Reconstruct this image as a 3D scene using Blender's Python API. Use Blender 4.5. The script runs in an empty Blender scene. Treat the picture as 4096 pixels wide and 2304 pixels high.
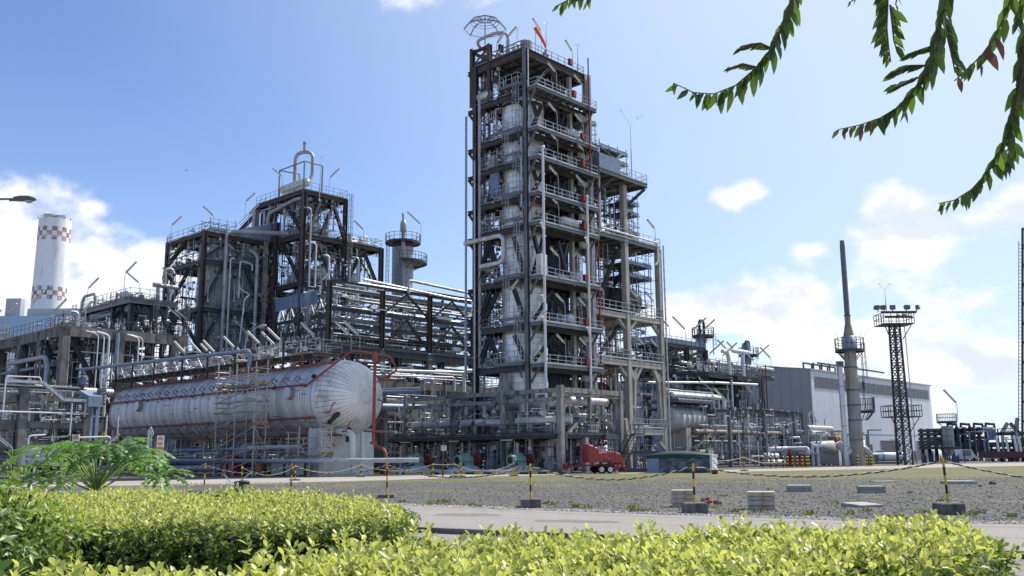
import bpy, math, random
import numpy as np
from mathutils import Vector, Matrix
random.seed(7); RN = np.random.default_rng(11)
D = bpy.data; SC = bpy.context.scene; COL = SC.collection
# ------------------------------------------------------------------ camera
PITCH, ROLL, EYE, FPX = math.radians(10.21), math.radians(0.4), 1.55, 3720.0
_F = np.array([0, math.cos(PITCH), math.sin(PITCH)])
_R0 = np.array([1.0, 0, 0]); _U0 = np.array([0, -math.sin(PITCH), math.cos(PITCH)])
_R = math.cos(ROLL)*_R0 - math.sin(ROLL)*_U0
_U = math.cos(ROLL)*_U0 + math.sin(ROLL)*_R0
CAMP = np.array([0, 0, EYE])
cam = D.cameras.new('camera'); cam.sensor_width = 36; cam.lens = FPX/4096*36
cam.clip_start = 0.1; cam.clip_end = 20000
cam_ob = D.objects.new('camera', cam); COL.objects.link(cam_ob)
cam_ob.matrix_world = Matrix(((_R[0], _U[0], -_F[0], 0), (_R[1], _U[1], -_F[1], 0), (_R[2], _U[2], -_F[2], EYE), (0, 0, 0, 1)))
SC.camera = cam_ob
SC.view_settings.view_transform = 'Standard'; SC.view_settings.look = 'None'
SC.view_settings.exposure = 0.35; SC.view_settings.gamma = 1.0; SC.view_settings.use_curve_mapping = False
SC.cycles.use_denoising = True
SC.cycles.max_bounces = 6; SC.cycles.diffuse_bounces = 3; SC.cycles.glossy_bounces = 3; SC.cycles.transmission_bounces = 4
SC.cycles.transparent_max_bounces = 4; SC.cycles.caustics_reflective = False; SC.cycles.caustics_refractive = False
SC.cycles.sample_clamp_indirect = 4.0
# ------------------------------------------------------------------ sun and sky
SUN_AZ, SUN_EL = math.radians(55), math.radians(50)     # azimuth clockwise from +Y
sd = Vector((math.sin(SUN_AZ)*math.cos(SUN_EL), math.cos(SUN_AZ)*math.cos(SUN_EL), math.sin(SUN_EL)))
sun = D.lights.new('sun', 'SUN'); sun.energy = 5.0; sun.angle = math.radians(0.53); sun.color = (1.0, 0.95, 0.87)
sun_ob = D.objects.new('sun', sun); COL.objects.link(sun_ob)
sun_ob.rotation_euler = (-sd).to_track_quat('-Z', 'Y').to_euler()
sun_ob.location = (60, 30, 90)
W = D.worlds.new('World'); SC.world = W; W.use_nodes = True
def build_world():
    nt = W.node_tree; N = nt.nodes; L = nt.links; N.clear()
    def nd(t, **k):
        n = N.new(t)
        for a, b in k.items(): setattr(n, a, b)
        return n
    def mth(op, a, b=None, c=None, clamp=False):
        n = nd('ShaderNodeMath', operation=op, use_clamp=clamp)
        for i, x in enumerate((a, b, c)):
            if x is None: continue
            if isinstance(x, (int, float)): n.inputs[i].default_value = x
            else: L.new(x, n.inputs[i])
        return n.outputs[0]
    def vm(op, a, b):
        n = nd('ShaderNodeVectorMath', operation=op)
        for i, x in enumerate((a, b)):
            if isinstance(x, (tuple, list)): n.inputs[i].default_value = x
            else: L.new(x, n.inputs[i])
        return n
    sky = nd('ShaderNodeTexSky', sky_type='NISHITA', sun_disc=False)
    sky.sun_elevation = SUN_EL; sky.sun_rotation = SUN_AZ
    sky.air_density = 1.0; sky.dust_density = 0.4; sky.ozone_density = 1.0; sky.altitude = 10
    tc = nd('ShaderNodeTexCoord'); d = tc.outputs['Generated']
    sep = nd('ShaderNodeSeparateXYZ'); L.new(d, sep.inputs[0]); z = sep.outputs[2]
    # large and small cloud noise, flattened towards the horizon like a real cumulus layer
    def noise(scale, detail, off, rough=.55):
        m = nd('ShaderNodeMapping'); m.inputs['Location'].default_value = off; m.inputs['Scale'].default_value = (1, 1, 1.5)
        L.new(d, m.inputs[0])
        n = nd('ShaderNodeTexNoise', noise_dimensions='3D'); n.inputs['Scale'].default_value = scale
        n.inputs['Detail'].default_value = detail; n.inputs['Roughness'].default_value = rough
        L.new(m.outputs[0], n.inputs[0]); return n.outputs[0]
    n1 = noise(9, 10, (3.1, .4, 1.7)); n2 = noise(17, 6, (1.2, 5.5, .3)); n3 = noise(3.1, 4, (7.2, 2.2, .9)); n1s = noise(9, 10, (3.1+.022*sd[0]/1, .4+.01*sd[1], 1.7+.035*sd[2]))
    # cloud masses: (px, py, rx, ry, weight) measured on the photograph, stored as directions
    blobs = []
    for px, py, rx, ry, w in CLOUDS:
        r = _F + _R*(px-2048)/FPX - _U*(py-1152)/FPX; r = r/np.linalg.norm(r)
        sx, sy = FPX/rx, FPX/ry
        dv = vm('SUBTRACT', d, tuple(r)).outputs[0]
        s = nd('ShaderNodeSeparateXYZ'); L.new(dv, s.inputs[0])
        hyp = mth('ADD', mth('MULTIPLY', s.outputs[0], s.outputs[0]), mth('MULTIPLY', s.outputs[1], s.outputs[1]))
        e = mth('ADD', mth('MULTIPLY', hyp, sx*sx), mth('MULTIPLY', mth('MULTIPLY', s.outputs[2], s.outputs[2]), sy*sy))
        g = mth('MULTIPLY', mth('SUBTRACT', 1.0, mth('SQRT', e)), w)
        blobs.append(mth('MAXIMUM', g, -1.0))
    mx = blobs[0]
    for b in blobs[1:]: mx = mth('MAXIMUM', mx, b)
    # general low bank of cumulus all round the horizon
    band = mth('SUBTRACT', .40, mth('MULTIPLY', mth('ABSOLUTE', mth('SUBTRACT', z, .05)), 4.2))
    band = mth('ADD', band, mth('MULTIPLY', mth('SUBTRACT', n3, .5), 1.6))
    band = mth('MAXIMUM', band, -1.0)
    mx = mth('MAXIMUM', mx, mth('SUBTRACT', band, .12))
    f = mth('ADD', mx, mth('ADD', mth('MULTIPLY', mth('SUBTRACT', n1, .5), 2.1), mth('MULTIPLY', mth('SUBTRACT', n2, .5), .9)))
    mr = nd('ShaderNodeMapRange', interpolation_type='SMOOTHSTEP'); L.new(f, mr.inputs[0])
    mr.inputs[1].default_value = -.02; mr.inputs[2].default_value = .42
    cov = mr.outputs[0]
    # cloud body: bright where dense against the sun, bluish grey in the thick lower parts
    sh = nd('ShaderNodeMapRange', interpolation_type='SMOOTHSTEP'); L.new(mth('ADD', mth('MULTIPLY', mth('SUBTRACT', n1s, n1), 9.0), mth('MULTIPLY', f, .45)), sh.inputs[0])
    sh.inputs[1].default_value = -.1; sh.inputs[2].default_value = 1.3
    cc = nd('ShaderNodeMix', data_type='RGBA'); L.new(sh.outputs[0], cc.inputs[0])
    cc.inputs[6].default_value = (9.9, 10.0, 10.3, 1); cc.inputs[7].default_value = (7.7, 8.2, 9.1, 1)
    # bright humid veil towards the sun and the horizon
    dt = vm('DOT_PRODUCT', d, tuple(sd)).outputs[1]
    v1 = nd('ShaderNodeMapRange', interpolation_type='SMOOTHSTEP'); L.new(dt, v1.inputs[0])
    v1.inputs[1].default_value = .36; v1.inputs[2].default_value = 1.0
    v2 = mth('MULTIPLY', mth('POWER', mth('SUBTRACT', 1.0, mth('MAXIMUM', z, 0.0, clamp=True)), 7.0), .62)
    veil = mth('MINIMUM', mth('ADD', mth('MULTIPLY', v1.outputs[0], 1.0), v2), .93)
    mixv = nd('ShaderNodeMix', data_type='RGBA'); L.new(veil, mixv.inputs[0]); hs = nd('ShaderNodeHueSaturation'); hs.inputs['Saturation'].default_value = 1.1; hs.inputs['Value'].default_value = 1.0; L.new(sky.outputs[0], hs.inputs['Color']); wb = nd('ShaderNodeMix', data_type='RGBA', blend_type='MULTIPLY'); wb.inputs[0].default_value = 1; wb.inputs[7].default_value = (1.34, 1.36, 1.62, 1); L.new(hs.outputs[0], wb.inputs[6]); L.new(wb.outputs[2], mixv.inputs[6])
    mixv.inputs[7].default_value = (7.0, 8.3, 9.9, 1)
    mixc = nd('ShaderNodeMix', data_type='RGBA'); L.new(cov, mixc.inputs[0]); L.new(mixv.outputs[2], mixc.inputs[6]); L.new(cc.outputs[2], mixc.inputs[7])
    bg = nd('ShaderNodeBackground'); bg.inputs[1].default_value = .085
    L.new(mixc.outputs[2], bg.inputs[0])
    out = nd('ShaderNodeOutputWorld'); L.new(bg.outputs[0], out.inputs[0])
    W.cycles.sampling_method = 'MANUAL'; W.cycles.sample_map_resolution = 1024
CLOUDS = [(60, 960, 420, 260, 1.0), (390, 1010, 190, 170, .8), (560, 1060, 260, 110, .8), (375, 845, 90, 60, .55), (120, 1180, 420, 120, .9),
          (1690, -10, 190, 60, .45), (2925, 800, 85, 62, .6), (2990, 772, 75, 58, .62), (3660, 940, 280, 150, .85), (3570, 850, 140, 100, .72), (3900, 910, 260, 110, .5),
          (4090, 830, 120, 90, .7), (3260, 1010, 90, 60, .45), (2800, 1260, 260, 110, .8), (3080, 1230, 330, 130, .85), (3480, 1350, 400, 130, .7),
          (3900, 1480, 330, 150, .7), (3480, 1130, 200, 70, .35), (600, 1240, 300, 120, .7)]
build_world()

# ------------------------------------------------------------------ plant grid: u runs right and away, v left and away
PA = math.radians(43.0); ROTZ = math.radians(47.0)
UU = np.array([math.sin(PA), math.cos(PA), 0]); VV = np.array([-math.cos(PA), math.sin(PA), 0]); ZZ = np.array([0, 0, 1.0])
PO = np.array([1.44, 86.4, 0])
def PW(u, v, z=0.0): return PO + UU*u + VV*v + ZZ*z
def _ray(px, py): return _F + _R*(px-2048)/FPX - _U*(py-1152)/FPX
def toplant(P): d = np.asarray(P)-PO; return (float(d@UU), float(d@VV), float(d[2]))
def onV(px, py, b):
    d = _ray(px, py); t = (b-(CAMP-PO)@VV)/(d@VV); q = toplant(CAMP+d*t); return q[0], q[2]
def onU(px, py, a):
    d = _ray(px, py); t = (a-(CAMP-PO)@UU)/(d@UU); q = toplant(CAMP+d*t); return q[1], q[2]
def atY(px, py, Y): d = _ray(px, py); return CAMP+d*(Y/d[1])
def gnd(px, py, h=0.0): d = _ray(px, py); return CAMP+d*((h-EYE)/d[2])

# ------------------------------------------------------------------ materials
MATS = {}
def mat(name, base, rough=.6, metal=0.0, var=.12, vscale=3.0, stain=None, stamt=.4, stscale=1.2, streak=0.0, bump=0.0, bscale=30, rnd=0.0, spec=.4, trans=None):
    m = D.materials.new(name); m.use_nodes = True; nt = m.node_tree; N = nt.nodes; L = nt.links
    b = N['Principled BSDF']; b.inputs['Roughness'].default_value = rough; b.inputs['Metallic'].default_value = metal
    b.inputs['Specular IOR Level'].default_value = spec
    tc = N.new('ShaderNodeTexCoord')
    col = None
    def mix(f, a, c, blend='MIX'):
        n = N.new('ShaderNodeMix'); n.data_type = 'RGBA'; n.blend_type = blend
        if isinstance(f, (int, float)): n.inputs[0].default_value = f
        else: L.new(f, n.inputs[0])
        for i, x in ((6, a), (7, c)):
            if isinstance(x, tuple): n.inputs[i].default_value = (*x, 1)
            else: L.new(x, n.inputs[i])
        return n.outputs[2]
    def noise(sc, det=5, rough_=.6, vec=None):
        n = N.new('ShaderNodeTexNoise'); n.inputs['Scale'].default_value = sc; n.inputs['Detail'].default_value = det; n.inputs['Roughness'].default_value = rough_
        L.new(vec or tc.outputs['Object'], n.inputs[0]); return n.outputs[0]
    def ramp(x, lo, hi):
        r = N.new('ShaderNodeMapRange'); r.interpolation_type = 'SMOOTHSTEP'; L.new(x, r.inputs[0]); r.inputs[1].default_value = lo; r.inputs[2].default_value = hi; return r.outputs[0]
    lo = tuple(c*(1-var) for c in base); hi = tuple(min(1, c*(1+var)) for c in base)
    col = mix(ramp(noise(vscale), .3, .7), lo, hi)
    if stain:
        mp = N.new('ShaderNodeMapping'); mp.inputs['Scale'].default_value = (1, 1, .18 if streak else 1); L.new(tc.outputs['Object'], mp.inputs[0])
        col = mix(ramp(noise(stscale*(3 if streak else 1), 8, .7, mp.outputs[0]), .62-stamt*.4, .78-stamt*.2), col, stain)
    if rnd:
        oi = N.new('ShaderNodeObjectInfo'); r = N.new('ShaderNodeMapRange'); L.new(oi.outputs['Random'], r.inputs[0])
        r.inputs[3].default_value = 1-rnd; r.inputs[4].default_value = 1+rnd
        hs = N.new('ShaderNodeHueSaturation'); L.new(r.outputs[0], hs.inputs['Value']); L.new(col, hs.inputs['Color']); col = hs.outputs[0]
    L.new(col, b.inputs['Base Color'])
    if bump:
        bn = N.new('ShaderNodeBump'); bn.inputs['Strength'].default_value = bump; bn.inputs['Distance'].default_value = .05
        L.new(noise(bscale, 4), bn.inputs['Height']); L.new(bn.outputs[0], b.inputs['Normal'])
    MATS[name] = m; return m
STEEL = mat('dark_steel_paint', (.05, .058, .07), .55, .2, .25, 1.5, (.10, .06, .04), .3, .5)
RUST = mat('brown_steel_paint', (.055, .047, .043), .7, .0, .25, 1.2, (.09, .05, .032), .35, .6)
GREYS = mat('grey_steel_paint', (.15, .162, .175), .5, .3, .2, 2, (.2, .13, .08), .25, .8)
GALV = mat('galvanised_steel', (.42, .44, .46), .42, .6, .15, 3)
GRATE = mat('floor_grating', (.20, .205, .21), .7, .3, .2, 2)
ALU = mat('aluminium_cladding', (.60, .61, .62), .5, .3, .12, .8, (.34, .31, .27), .28, .5, rnd=.13)
ALUW = mat('silver_white_cladding', (.78, .79, .80), .42, .35, .06, .5, (.5, .49, .47), .2, .4, rnd=.05)
ALUD = mat('dull_aluminium_cladding', (.36, .37, .38), .55, .3, .18, .7, (.22, .2, .18), .35, .5, rnd=.1)
SEAM = mat('dark_seam_metal', (.06, .06, .06), .8)  # dark metal seen between the cladding sheets
PIPEW = mat('white_pipe_paint', (.62, .63, .64), .45, 0, .08, 2, (.35, .28, .2), .15, 2)
PIPEG = mat('grey_pipe_paint', (.33, .36, .40), .5, .1, .15, 2, (.2, .15, .1), .2, 1.5)
PIPEB = mat('bluegrey_pipe_paint', (.2, .26, .34), .5, .1, .15, 2)
CONCM = mat('lit_mossy_concrete', (.27, .265, .25), .9, 0, .2, 1.3, (.05, .047, .042), .42, .5, streak=1, bump=.2, bscale=20)  # lighter copy of the concrete for the lit pump frame; moss stains are real
CONC = mat('weathered_concrete', (.175, .17, .158), .9, 0, .25, 1.3, (.05, .047, .042), .42, .5, streak=1, bump=.2, bscale=20)  # base colour darkened for the left structure standing in shade
CONCP = mat('pale_concrete', (.35, .338, .31), .85, 0, .15, .8, (.25, .22, .17), .3, .7, streak=1)
CONCW = mat('painted_concrete', (.62, .63, .6), .8, 0, .1, 1, (.36, .36, .32), .3, .7, streak=1)
RED = mat('red_fire_paint', (.20, .02, .025), .5, 0, .2, 3)
REDP = mat('faded_red_pipe_paint', (.25, .075, .06), .55, 0, .2, 3)
REDC = mat('crimson_cabinet_paint', (.38, .03, .07), .45, 0, .1, 3)
YEL = mat('yellow_paint', (.62, .42, .03), .5, 0, .12, 4)
BLK = mat('black_paint', (.018, .018, .02), .5, 0, .2, 4)
ORG = mat('orange_fabric', (.75, .1, .03), .7)
TEAL = mat('teal_motor_paint', (.20, .33, .285), .4, .1, .1, 3)
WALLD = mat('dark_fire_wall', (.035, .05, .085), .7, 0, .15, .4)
LAMPG = mat('lamp_grey', (.36, .36, .35), .5, .3, .1, 4)
LAMPT = mat('lamp_tube_cover', (.80, .78, .62), .25, 0, .05, 4)
WOOD = mat('scaffold_board', (.30, .22, .15), .85, 0, .3, 3, rnd=.25)
SCAF = mat('scaffold_tube', (.52, .50, .47), .5, .5, .25, 2, (.22, .13, .08), .4, 2)
BOARDB = mat('blue_grey_panel', (.14, .20, .29), .5, .2, .15, 1.5)

# ------------------------------------------------------------------ mesh buffer
class M:
    def __init__(s): s.v = []; s.f = []; s.sm = []
    def add(s, vs, fs, smooth=False):
        o = len(s.v); s.v.extend([tuple(map(float, p)) for p in vs])
        for f in fs: s.f.append(tuple(i+o for i in f)); s.sm.append(smooth)
        return s
    def box(s, x0, x1, y0, y1, z0, z1):
        return s.add([(x0,y0,z0),(x1,y0,z0),(x1,y1,z0),(x0,y1,z0),(x0,y0,z1),(x1,y0,z1),(x1,y1,z1),(x0,y1,z1)],
                     [(0,3,2,1),(4,5,6,7),(0,1,5,4),(1,2,6,5),(2,3,7,6),(3,0,4,7)])
    def _fr(s, p, q, up=None):
        p = np.array(p, float); q = np.array(q, float); d = q-p; l = np.linalg.norm(d); d = d/max(l, 1e-9)
        if up is None: up = (0, 0, 1) if abs(d[2]) < .9 else (0, 1, 0)
        a = np.cross(d, up); a /= max(np.linalg.norm(a), 1e-9); b = np.cross(a, d); return p, q, a, b
    def bar(s, p, q, w, h=None, up=None):
        h = h or w; p, q, a, b = s._fr(p, q, up); a = a*w/2; b = b*h/2
        return s.add([p-a-b, p+a-b, p+a+b, p-a+b, q-a-b, q+a-b, q+a+b, q-a+b],
                     [(0,3,2,1),(4,5,6,7),(0,1,5,4),(1,2,6,5),(2,3,7,6),(3,0,4,7)])
    def ibeam(s, p, q, w, h, t=None, up=None):
        t = t or min(w, h)*.14; p, q, a, b = s._fr(p, q, up)
        pr = [(-w/2,-h/2),(w/2,-h/2),(w/2,-h/2+t),(t/2,-h/2+t),(t/2,h/2-t),(w/2,h/2-t),(w/2,h/2),(-w/2,h/2),(-w/2,h/2-t),(-t/2,h/2-t),(-t/2,-h/2+t),(-w/2,-h/2+t)]
        n = 12; vs = [p+a*x+b*y for x, y in pr]+[q+a*x+b*y for x, y in pr]
        fs = [(i, (i+1) % n, (i+1) % n+n, i+n) for i in range(n)]
        caps = [(0,1,2,11),(5,6,7,8),(3,4,9,10)]
        fs += [tuple(reversed(c)) for c in caps]+[tuple(i+n for i in c) for c in caps]
        return s.add(vs, fs)
    def cone(s, p, q, r0, r1=None, n=12, cap=True):
        r1 = r0 if r1 is None else r1; p, q, a, b = s._fr(p, q)
        an = [2*math.pi*i/n for i in range(n)]
        c = [a*math.cos(t)+b*math.sin(t) for t in an]
        s.add([p+x*r0 for x in c]+[q+x*r1 for x in c], [(i, (i+1) % n, (i+1) % n+n, i+n) for i in range(n)], True)
        if cap:
            if r0 > 0: s.add([p+x*r0 for x in c], [tuple(range(n-1, -1, -1))])
            if r1 > 0: s.add([q+x*r1 for x in c], [tuple(range(n))])
        return s
    def lathe(s, p, d, prof, n=16, smooth=True):
        p = np.array(p, float); p, q, a, b = s._fr(p, p+np.array(d, float)); dd = np.array(d, float)/np.linalg.norm(d)
        vs = []; m = len(prof)
        for h, r in prof:
            for i in range(n):
                t = 2*math.pi*i/n; vs.append(p+dd*h+(a*math.cos(t)+b*math.sin(t))*r)
        fs = [(k*n+i, k*n+(i+1) % n, (k+1)*n+(i+1) % n, (k+1)*n+i) for k in range(m-1) for i in range(n)]
        s.add(vs, fs, smooth)
        if prof[0][1] > 1e-4: s.add(vs[:n], [tuple(range(n-1, -1, -1))])
        if prof[-1][1] > 1e-4: s.add(vs[-n:], [tuple(range(n))])
        return s
    def tube(s, pts, r, n=8, bend=None, bn=4, cap=True):
        P = [np.array(p, float) for p in pts]
        if bend:
            Q = [P[0]]
            for i in range(1, len(P)-1):
                d0 = P[i-1]-P[i]; d1 = P[i+1]-P[i]; l0 = np.linalg.norm(d0); l1 = np.linalg.norm(d1)
                if l0 < 1e-6 or l1 < 1e-6: continue
                k = min(bend, l0*.48, l1*.48); A = P[i]+d0/l0*k; B = P[i]+d1/l1*k
                for j in range(bn+1):
                    t = j/bn; Q.append((1-t)**2*A+2*t*(1-t)*P[i]+t*t*B)
            Q.append(P[-1]); P = Q
        rs = r if isinstance(r, (list, tuple)) else [r]*len(P)
        vs = []; T = []
        for i in range(len(P)):
            t = P[min(i+1, len(P)-1)]-P[max(i-1, 0)]; T.append(t/max(np.linalg.norm(t), 1e-9))
        ref = np.array((0, 0, 1.0)) if abs(T[0][2]) < .9 else np.array((1.0, 0, 0))
        a = np.cross(T[0], ref); a /= np.linalg.norm(a)
        for i, p in enumerate(P):
            a = a-T[i]*(a@T[i]); a /= max(np.linalg.norm(a), 1e-9); b = np.cross(T[i], a)
            for k in range(n):
                t = 2*math.pi*k/n; vs.append(p+(a*math.cos(t)+b*math.sin(t))*rs[i])
        m = len(P)
        s.add(vs, [(j*n+k, j*n+(k+1) % n, (j+1)*n+(k+1) % n, (j+1)*n+k) for j in range(m-1) for k in range(n)], True)
        if cap: s.add(vs[:n], [tuple(range(n-1, -1, -1))]); s.add(vs[-n:], [tuple(range(n))])
        return s
    def prism(s, poly, z0, z1):
        n = len(poly); s.add([(x, y, z0) for x, y in poly]+[(x, y, z1) for x, y in poly],
            [tuple(range(n-1, -1, -1)), tuple(range(n, 2*n))]+[(i, (i+1) % n, (i+1) % n+n, i+n) for i in range(n)]); return s
ORI = {}
def mesh_from(m, name, mats, org=(0, 0, 0)):
    me = D.meshes.new(name); o = np.array(org, float)
    me.from_pydata([tuple(np.array(v)-o) for v in m.v] if any(org) else m.v, [], m.f)
    me.polygons.foreach_set('use_smooth', m.sm)
    for x in (mats if isinstance(mats, (list, tuple)) else [mats]): me.materials.append(x)
    me.update(); return me
def tag(o, label=None, cat=None, group=None, kind=None):
    for k, x in (('label', label), ('category', cat), ('group', group), ('kind', kind)):
        if x: o[k] = x
    return o
def T(name, label, cat, pos, group=None, plant=True, rot=None):
    "an Empty at the thing's base; plant things live on the plant grid"
    o = D.objects.new(name, None); o.empty_display_size = .5; COL.objects.link(o)
    o.location = PW(*pos) if plant else pos
    o.rotation_euler = (0, 0, ROTZ if (plant and rot is None) else (rot or 0))
    ORI[o.name] = tuple(pos) if (plant or rot is None) else (0, 0, 0)
    return tag(o, label, cat, group)
def P(name, m, mt, parent, label=None, kind=None):
    org = ORI[parent.name]; me = mesh_from(m, name, mt, org)
    o = D.objects.new(name, me); COL.objects.link(o); o.parent = parent; ORI[o.name] = org
    return tag(o, label, None, None, kind)
def S(name, m, mt, label=None, cat=None, kind='structure', group=None):
    o = D.objects.new(name, mesh_from(m, name, mt)); COL.objects.link(o); ORI[o.name] = (0, 0, 0); return tag(o, label, cat, group, kind)
def cp(o, d, parent=None):
    c = o.copy(); COL.objects.link(c); c.location = tuple(np.array(o.location)+np.array(d)); c.parent = parent or o.parent; ORI[c.name] = ORI[o.name]; return c
def dup(root, loc, rz=None, label=None):
    r = root.copy(); COL.objects.link(r); r.location = loc
    if rz is not None: r.rotation_euler = (0, 0, rz)
    if label: r['label'] = label
    for ch in list(root.children):
        c = ch.copy(); COL.objects.link(c); c.parent = r
        for g in ch.children:
            k = g.copy(); COL.objects.link(k); k.parent = c
    return r
# ================================================================== ground
def ground_mat(name, cols, moss=None, scale=14, bump=.6, rough=.95, patch=None):
    m = D.materials.new(name); m.use_nodes = True; nt = m.node_tree; N = nt.nodes; L = nt.links
    b = N['Principled BSDF']; b.inputs['Roughness'].default_value = rough; b.inputs['Specular IOR Level'].default_value = .2
    tc = N.new('ShaderNodeTexCoord')
    def nz(t, sc, det=4, ro=.6):
        n = N.new(t); n.inputs['Scale'].default_value = sc
        if t == 'ShaderNodeTexNoise': n.inputs['Detail'].default_value = det; n.inputs['Roughness'].default_value = ro
        L.new(tc.outputs['Object'], n.inputs['Vector']); return n
    def mp(x, a, c):
        r = N.new('ShaderNodeMapRange'); r.interpolation_type = 'SMOOTHSTEP'; L.new(x, r.inputs[0]); r.inputs[1].default_value = a; r.inputs[2].default_value = c; return r.outputs[0]
    def mix(f, a, c, bl='MIX'):
        n = N.new('ShaderNodeMix'); n.data_type = 'RGBA'; n.blend_type = bl
        if isinstance(f, float): n.inputs[0].default_value = f
        else: L.new(f, n.inputs[0])
        for i, x in ((6, a), (7, c)):
            if isinstance(x, tuple): n.inputs[i].default_value = (*x, 1)
            else: L.new(x, n.inputs[i])
        return n.outputs[2]
    vo = nz('ShaderNodeTexVoronoi', scale)
    sp = N.new('ShaderNodeSeparateColor'); L.new(vo.outputs['Color'], sp.inputs[0])
    c = mix(mp(sp.outputs[0], 0, 1), cols[0], cols[1])
    big = nz('ShaderNodeTexNoise', .22, 6, .65); mid = nz('ShaderNodeTexNoise', 1.7, 8, .7)
    c = mix(mp(big.outputs[0], .35, .7), c, cols[2])
    c = mix(mp(mid.outputs[0], .5, .72), c, cols[0])
    if moss:
        g = N.new('ShaderNodeSeparateXYZ'); L.new(tc.outputs['Object'], g.inputs[0])
        far = mp(g.outputs[1], 36, 74)
        a = N.new('ShaderNodeMath'); a.operation = 'MULTIPLY_ADD'; L.new(far, a.inputs[0]); a.inputs[1].default_value = .17; L.new(nz('ShaderNodeTexNoise', .16, 9, .75).outputs[0], a.inputs[2])
        k = mp(a.outputs[0], .52, .68); k2 = mp(nz('ShaderNodeTexNoise', 3.5, 4).outputs[0], .38, .6)
        t = N.new('ShaderNodeMath'); t.operation = 'MULTIPLY'; L.new(k, t.inputs[0]); L.new(k2, t.inputs[1])
        mc = mix(mp(nz('ShaderNodeTexNoise', .6, 3).outputs[0], .35, .65), moss[0], moss[1])
        c = mix(t.outputs[0], c, mc)
    L.new(c, b.inputs['Base Color'])
    if bump:
        bn = N.new('ShaderNodeBump'); bn.inputs['Strength'].default_value = bump; bn.inputs['Distance'].default_value = .04
        L.new(vo.outputs['Distance'], bn.inputs['Height']); L.new(bn.outputs[0], b.inputs['Normal'])
    return m
G_CONC = ground_mat('pale_pavement', ((.36, .32, .28), (.42, .38, .33), (.30, .27, .24)), scale=6, bump=.1)
G_GRAV = ground_mat('gravel', ((.052, .05, .048), (.215, .205, .19), (.11, .105, .098)), moss=((.25, .235, .075), (.17, .185, .06)), scale=15, bump=1.0)
G_ROAD = ground_mat('road_asphalt', ((.24, .225, .205), (.34, .32, .29), (.27, .255, .23)), scale=38, bump=.25)
G_DARK = ground_mat('oily_plant_floor', ((.10, .10, .10), (.17, .165, .155), (.08, .08, .08)), scale=5, bump=.1)
def flat(name, pts, z, mt, label=None):
    m = M(); m.add([(x, y, z) for x, y in pts], [tuple(range(len(pts)))]); return S(name, m, mt)
flat('ground', [(-4000, -400), (4000, -400), (4000, 6000), (-4000, 6000)], 0, G_CONC)
def xy(u, v): p = PW(u, v); return (p[0], p[1])
flat('plant_floor', [(-14, 84.3), (4.4, 78.7), (9, 82.5), (30, 103), (46, 118), (90, 160), (90, 260), (-200, 260), (-60, 52), (-34, 60), (-26, 66), (-17.5, 77.2), (-15, 80)], .004, G_DARK)
flat('gravel_yard', [(-34, 33), (-16, 33), (-7, 31.4), (-3.6, 30.3), (4.3, 24.6), (8.5, 21.6), (11.4, 20.6), (16, 17.5), (40, 12), (140, 20), (150, 160), (52, 104), (34, 92), (20, 84), (11, 79.5), (6, 78.8), (2, 74.5), (-2.6, 70.2), (-8.5, 63), (-16, 56), (-34, 52)], .008, G_GRAV)
flat('road', [(-34, 33), (-16, 33), (-7, 31.4), (-3.6, 30.3), (4.3, 24.6), (8.5, 21.6), (11.4, 20.6), (16, 17.5), (40, 12), (40, 3), (16, 10.2), (8.2, 13.8), (-.3, 18.8), (-3, 20.4), (-8, 22), (-34, 22)], .012, G_ROAD)
flat('verge_gravel', [(-34, 22), (-8, 22), (-3, 20.4), (-.3, 18.8), (8.2, 13.8), (16, 10.2), (40, 3), (40, -10), (-34, -10)], .006, ground_mat('verge_stone', ((.24, .22, .2), (.36, .34, .31), (.2, .19, .17)), scale=20, bump=.7))
km = M()
EDGE = [(-34, 22), (-8, 22), (-3, 20.4), (-.3, 18.8), (8.2, 13.8), (16, 10.2), (40, 3)]
for a, b in zip(EDGE, EDGE[1:]): km.bar((*a, .05), (*b, .05), .16, .12)
S('road_kerb', km, CONC)
FARE = [(-16, 33), (-7, 31.4), (-3.6, 30.3), (4.3, 24.6), (8.5, 21.6), (11.4, 20.6), (16, 17.5), (40, 12)]
TAR = mat('dark_tar_joint', (.05, .048, .045), .8, 0, .3, 3)
for k, (line, off, w) in enumerate(((FARE, -.9, .018), (EDGE[1:], .55, .05), (FARE, -3.2, .012))):
    m = M(); pp = []
    for a, b in zip(line, line[1:]):
        for j in range(8): t_ = j/8; pp.append((a[0]+(b[0]-a[0])*t_+RN.normal(0, .03), a[1]+(b[1]-a[1])*t_+off*1.25+RN.normal(0, .05)))
    for a, b in zip(pp, pp[1:]): m.add([(a[0], a[1]-w, .016), (b[0], b[1]-w, .016), (b[0], b[1]+w, .016), (a[0], a[1]+w, .016)], [(0, 1, 2, 3)])
    S('road_crack', m, TAR)
m = M()
for x, y, a, b in ((1.5, 22.6, 1.1, .5), (6.8, 19.2, 1.6, .45), (-1.2, 25.4, .9, .6)):
    n = 18; m.add([(x+a*math.cos(6.283*i/n)*RN.uniform(.75, 1.15), y+b*math.sin(6.283*i/n)*RN.uniform(.75, 1.15)-.3*a*math.cos(6.283*i/n), .0158) for i in range(n)], [tuple(range(n))])
S('road_patch', m, ground_mat('patched_asphalt', ((.17, .165, .155), (.23, .22, .2), (.2, .19, .175)), scale=40, bump=.2))
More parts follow.
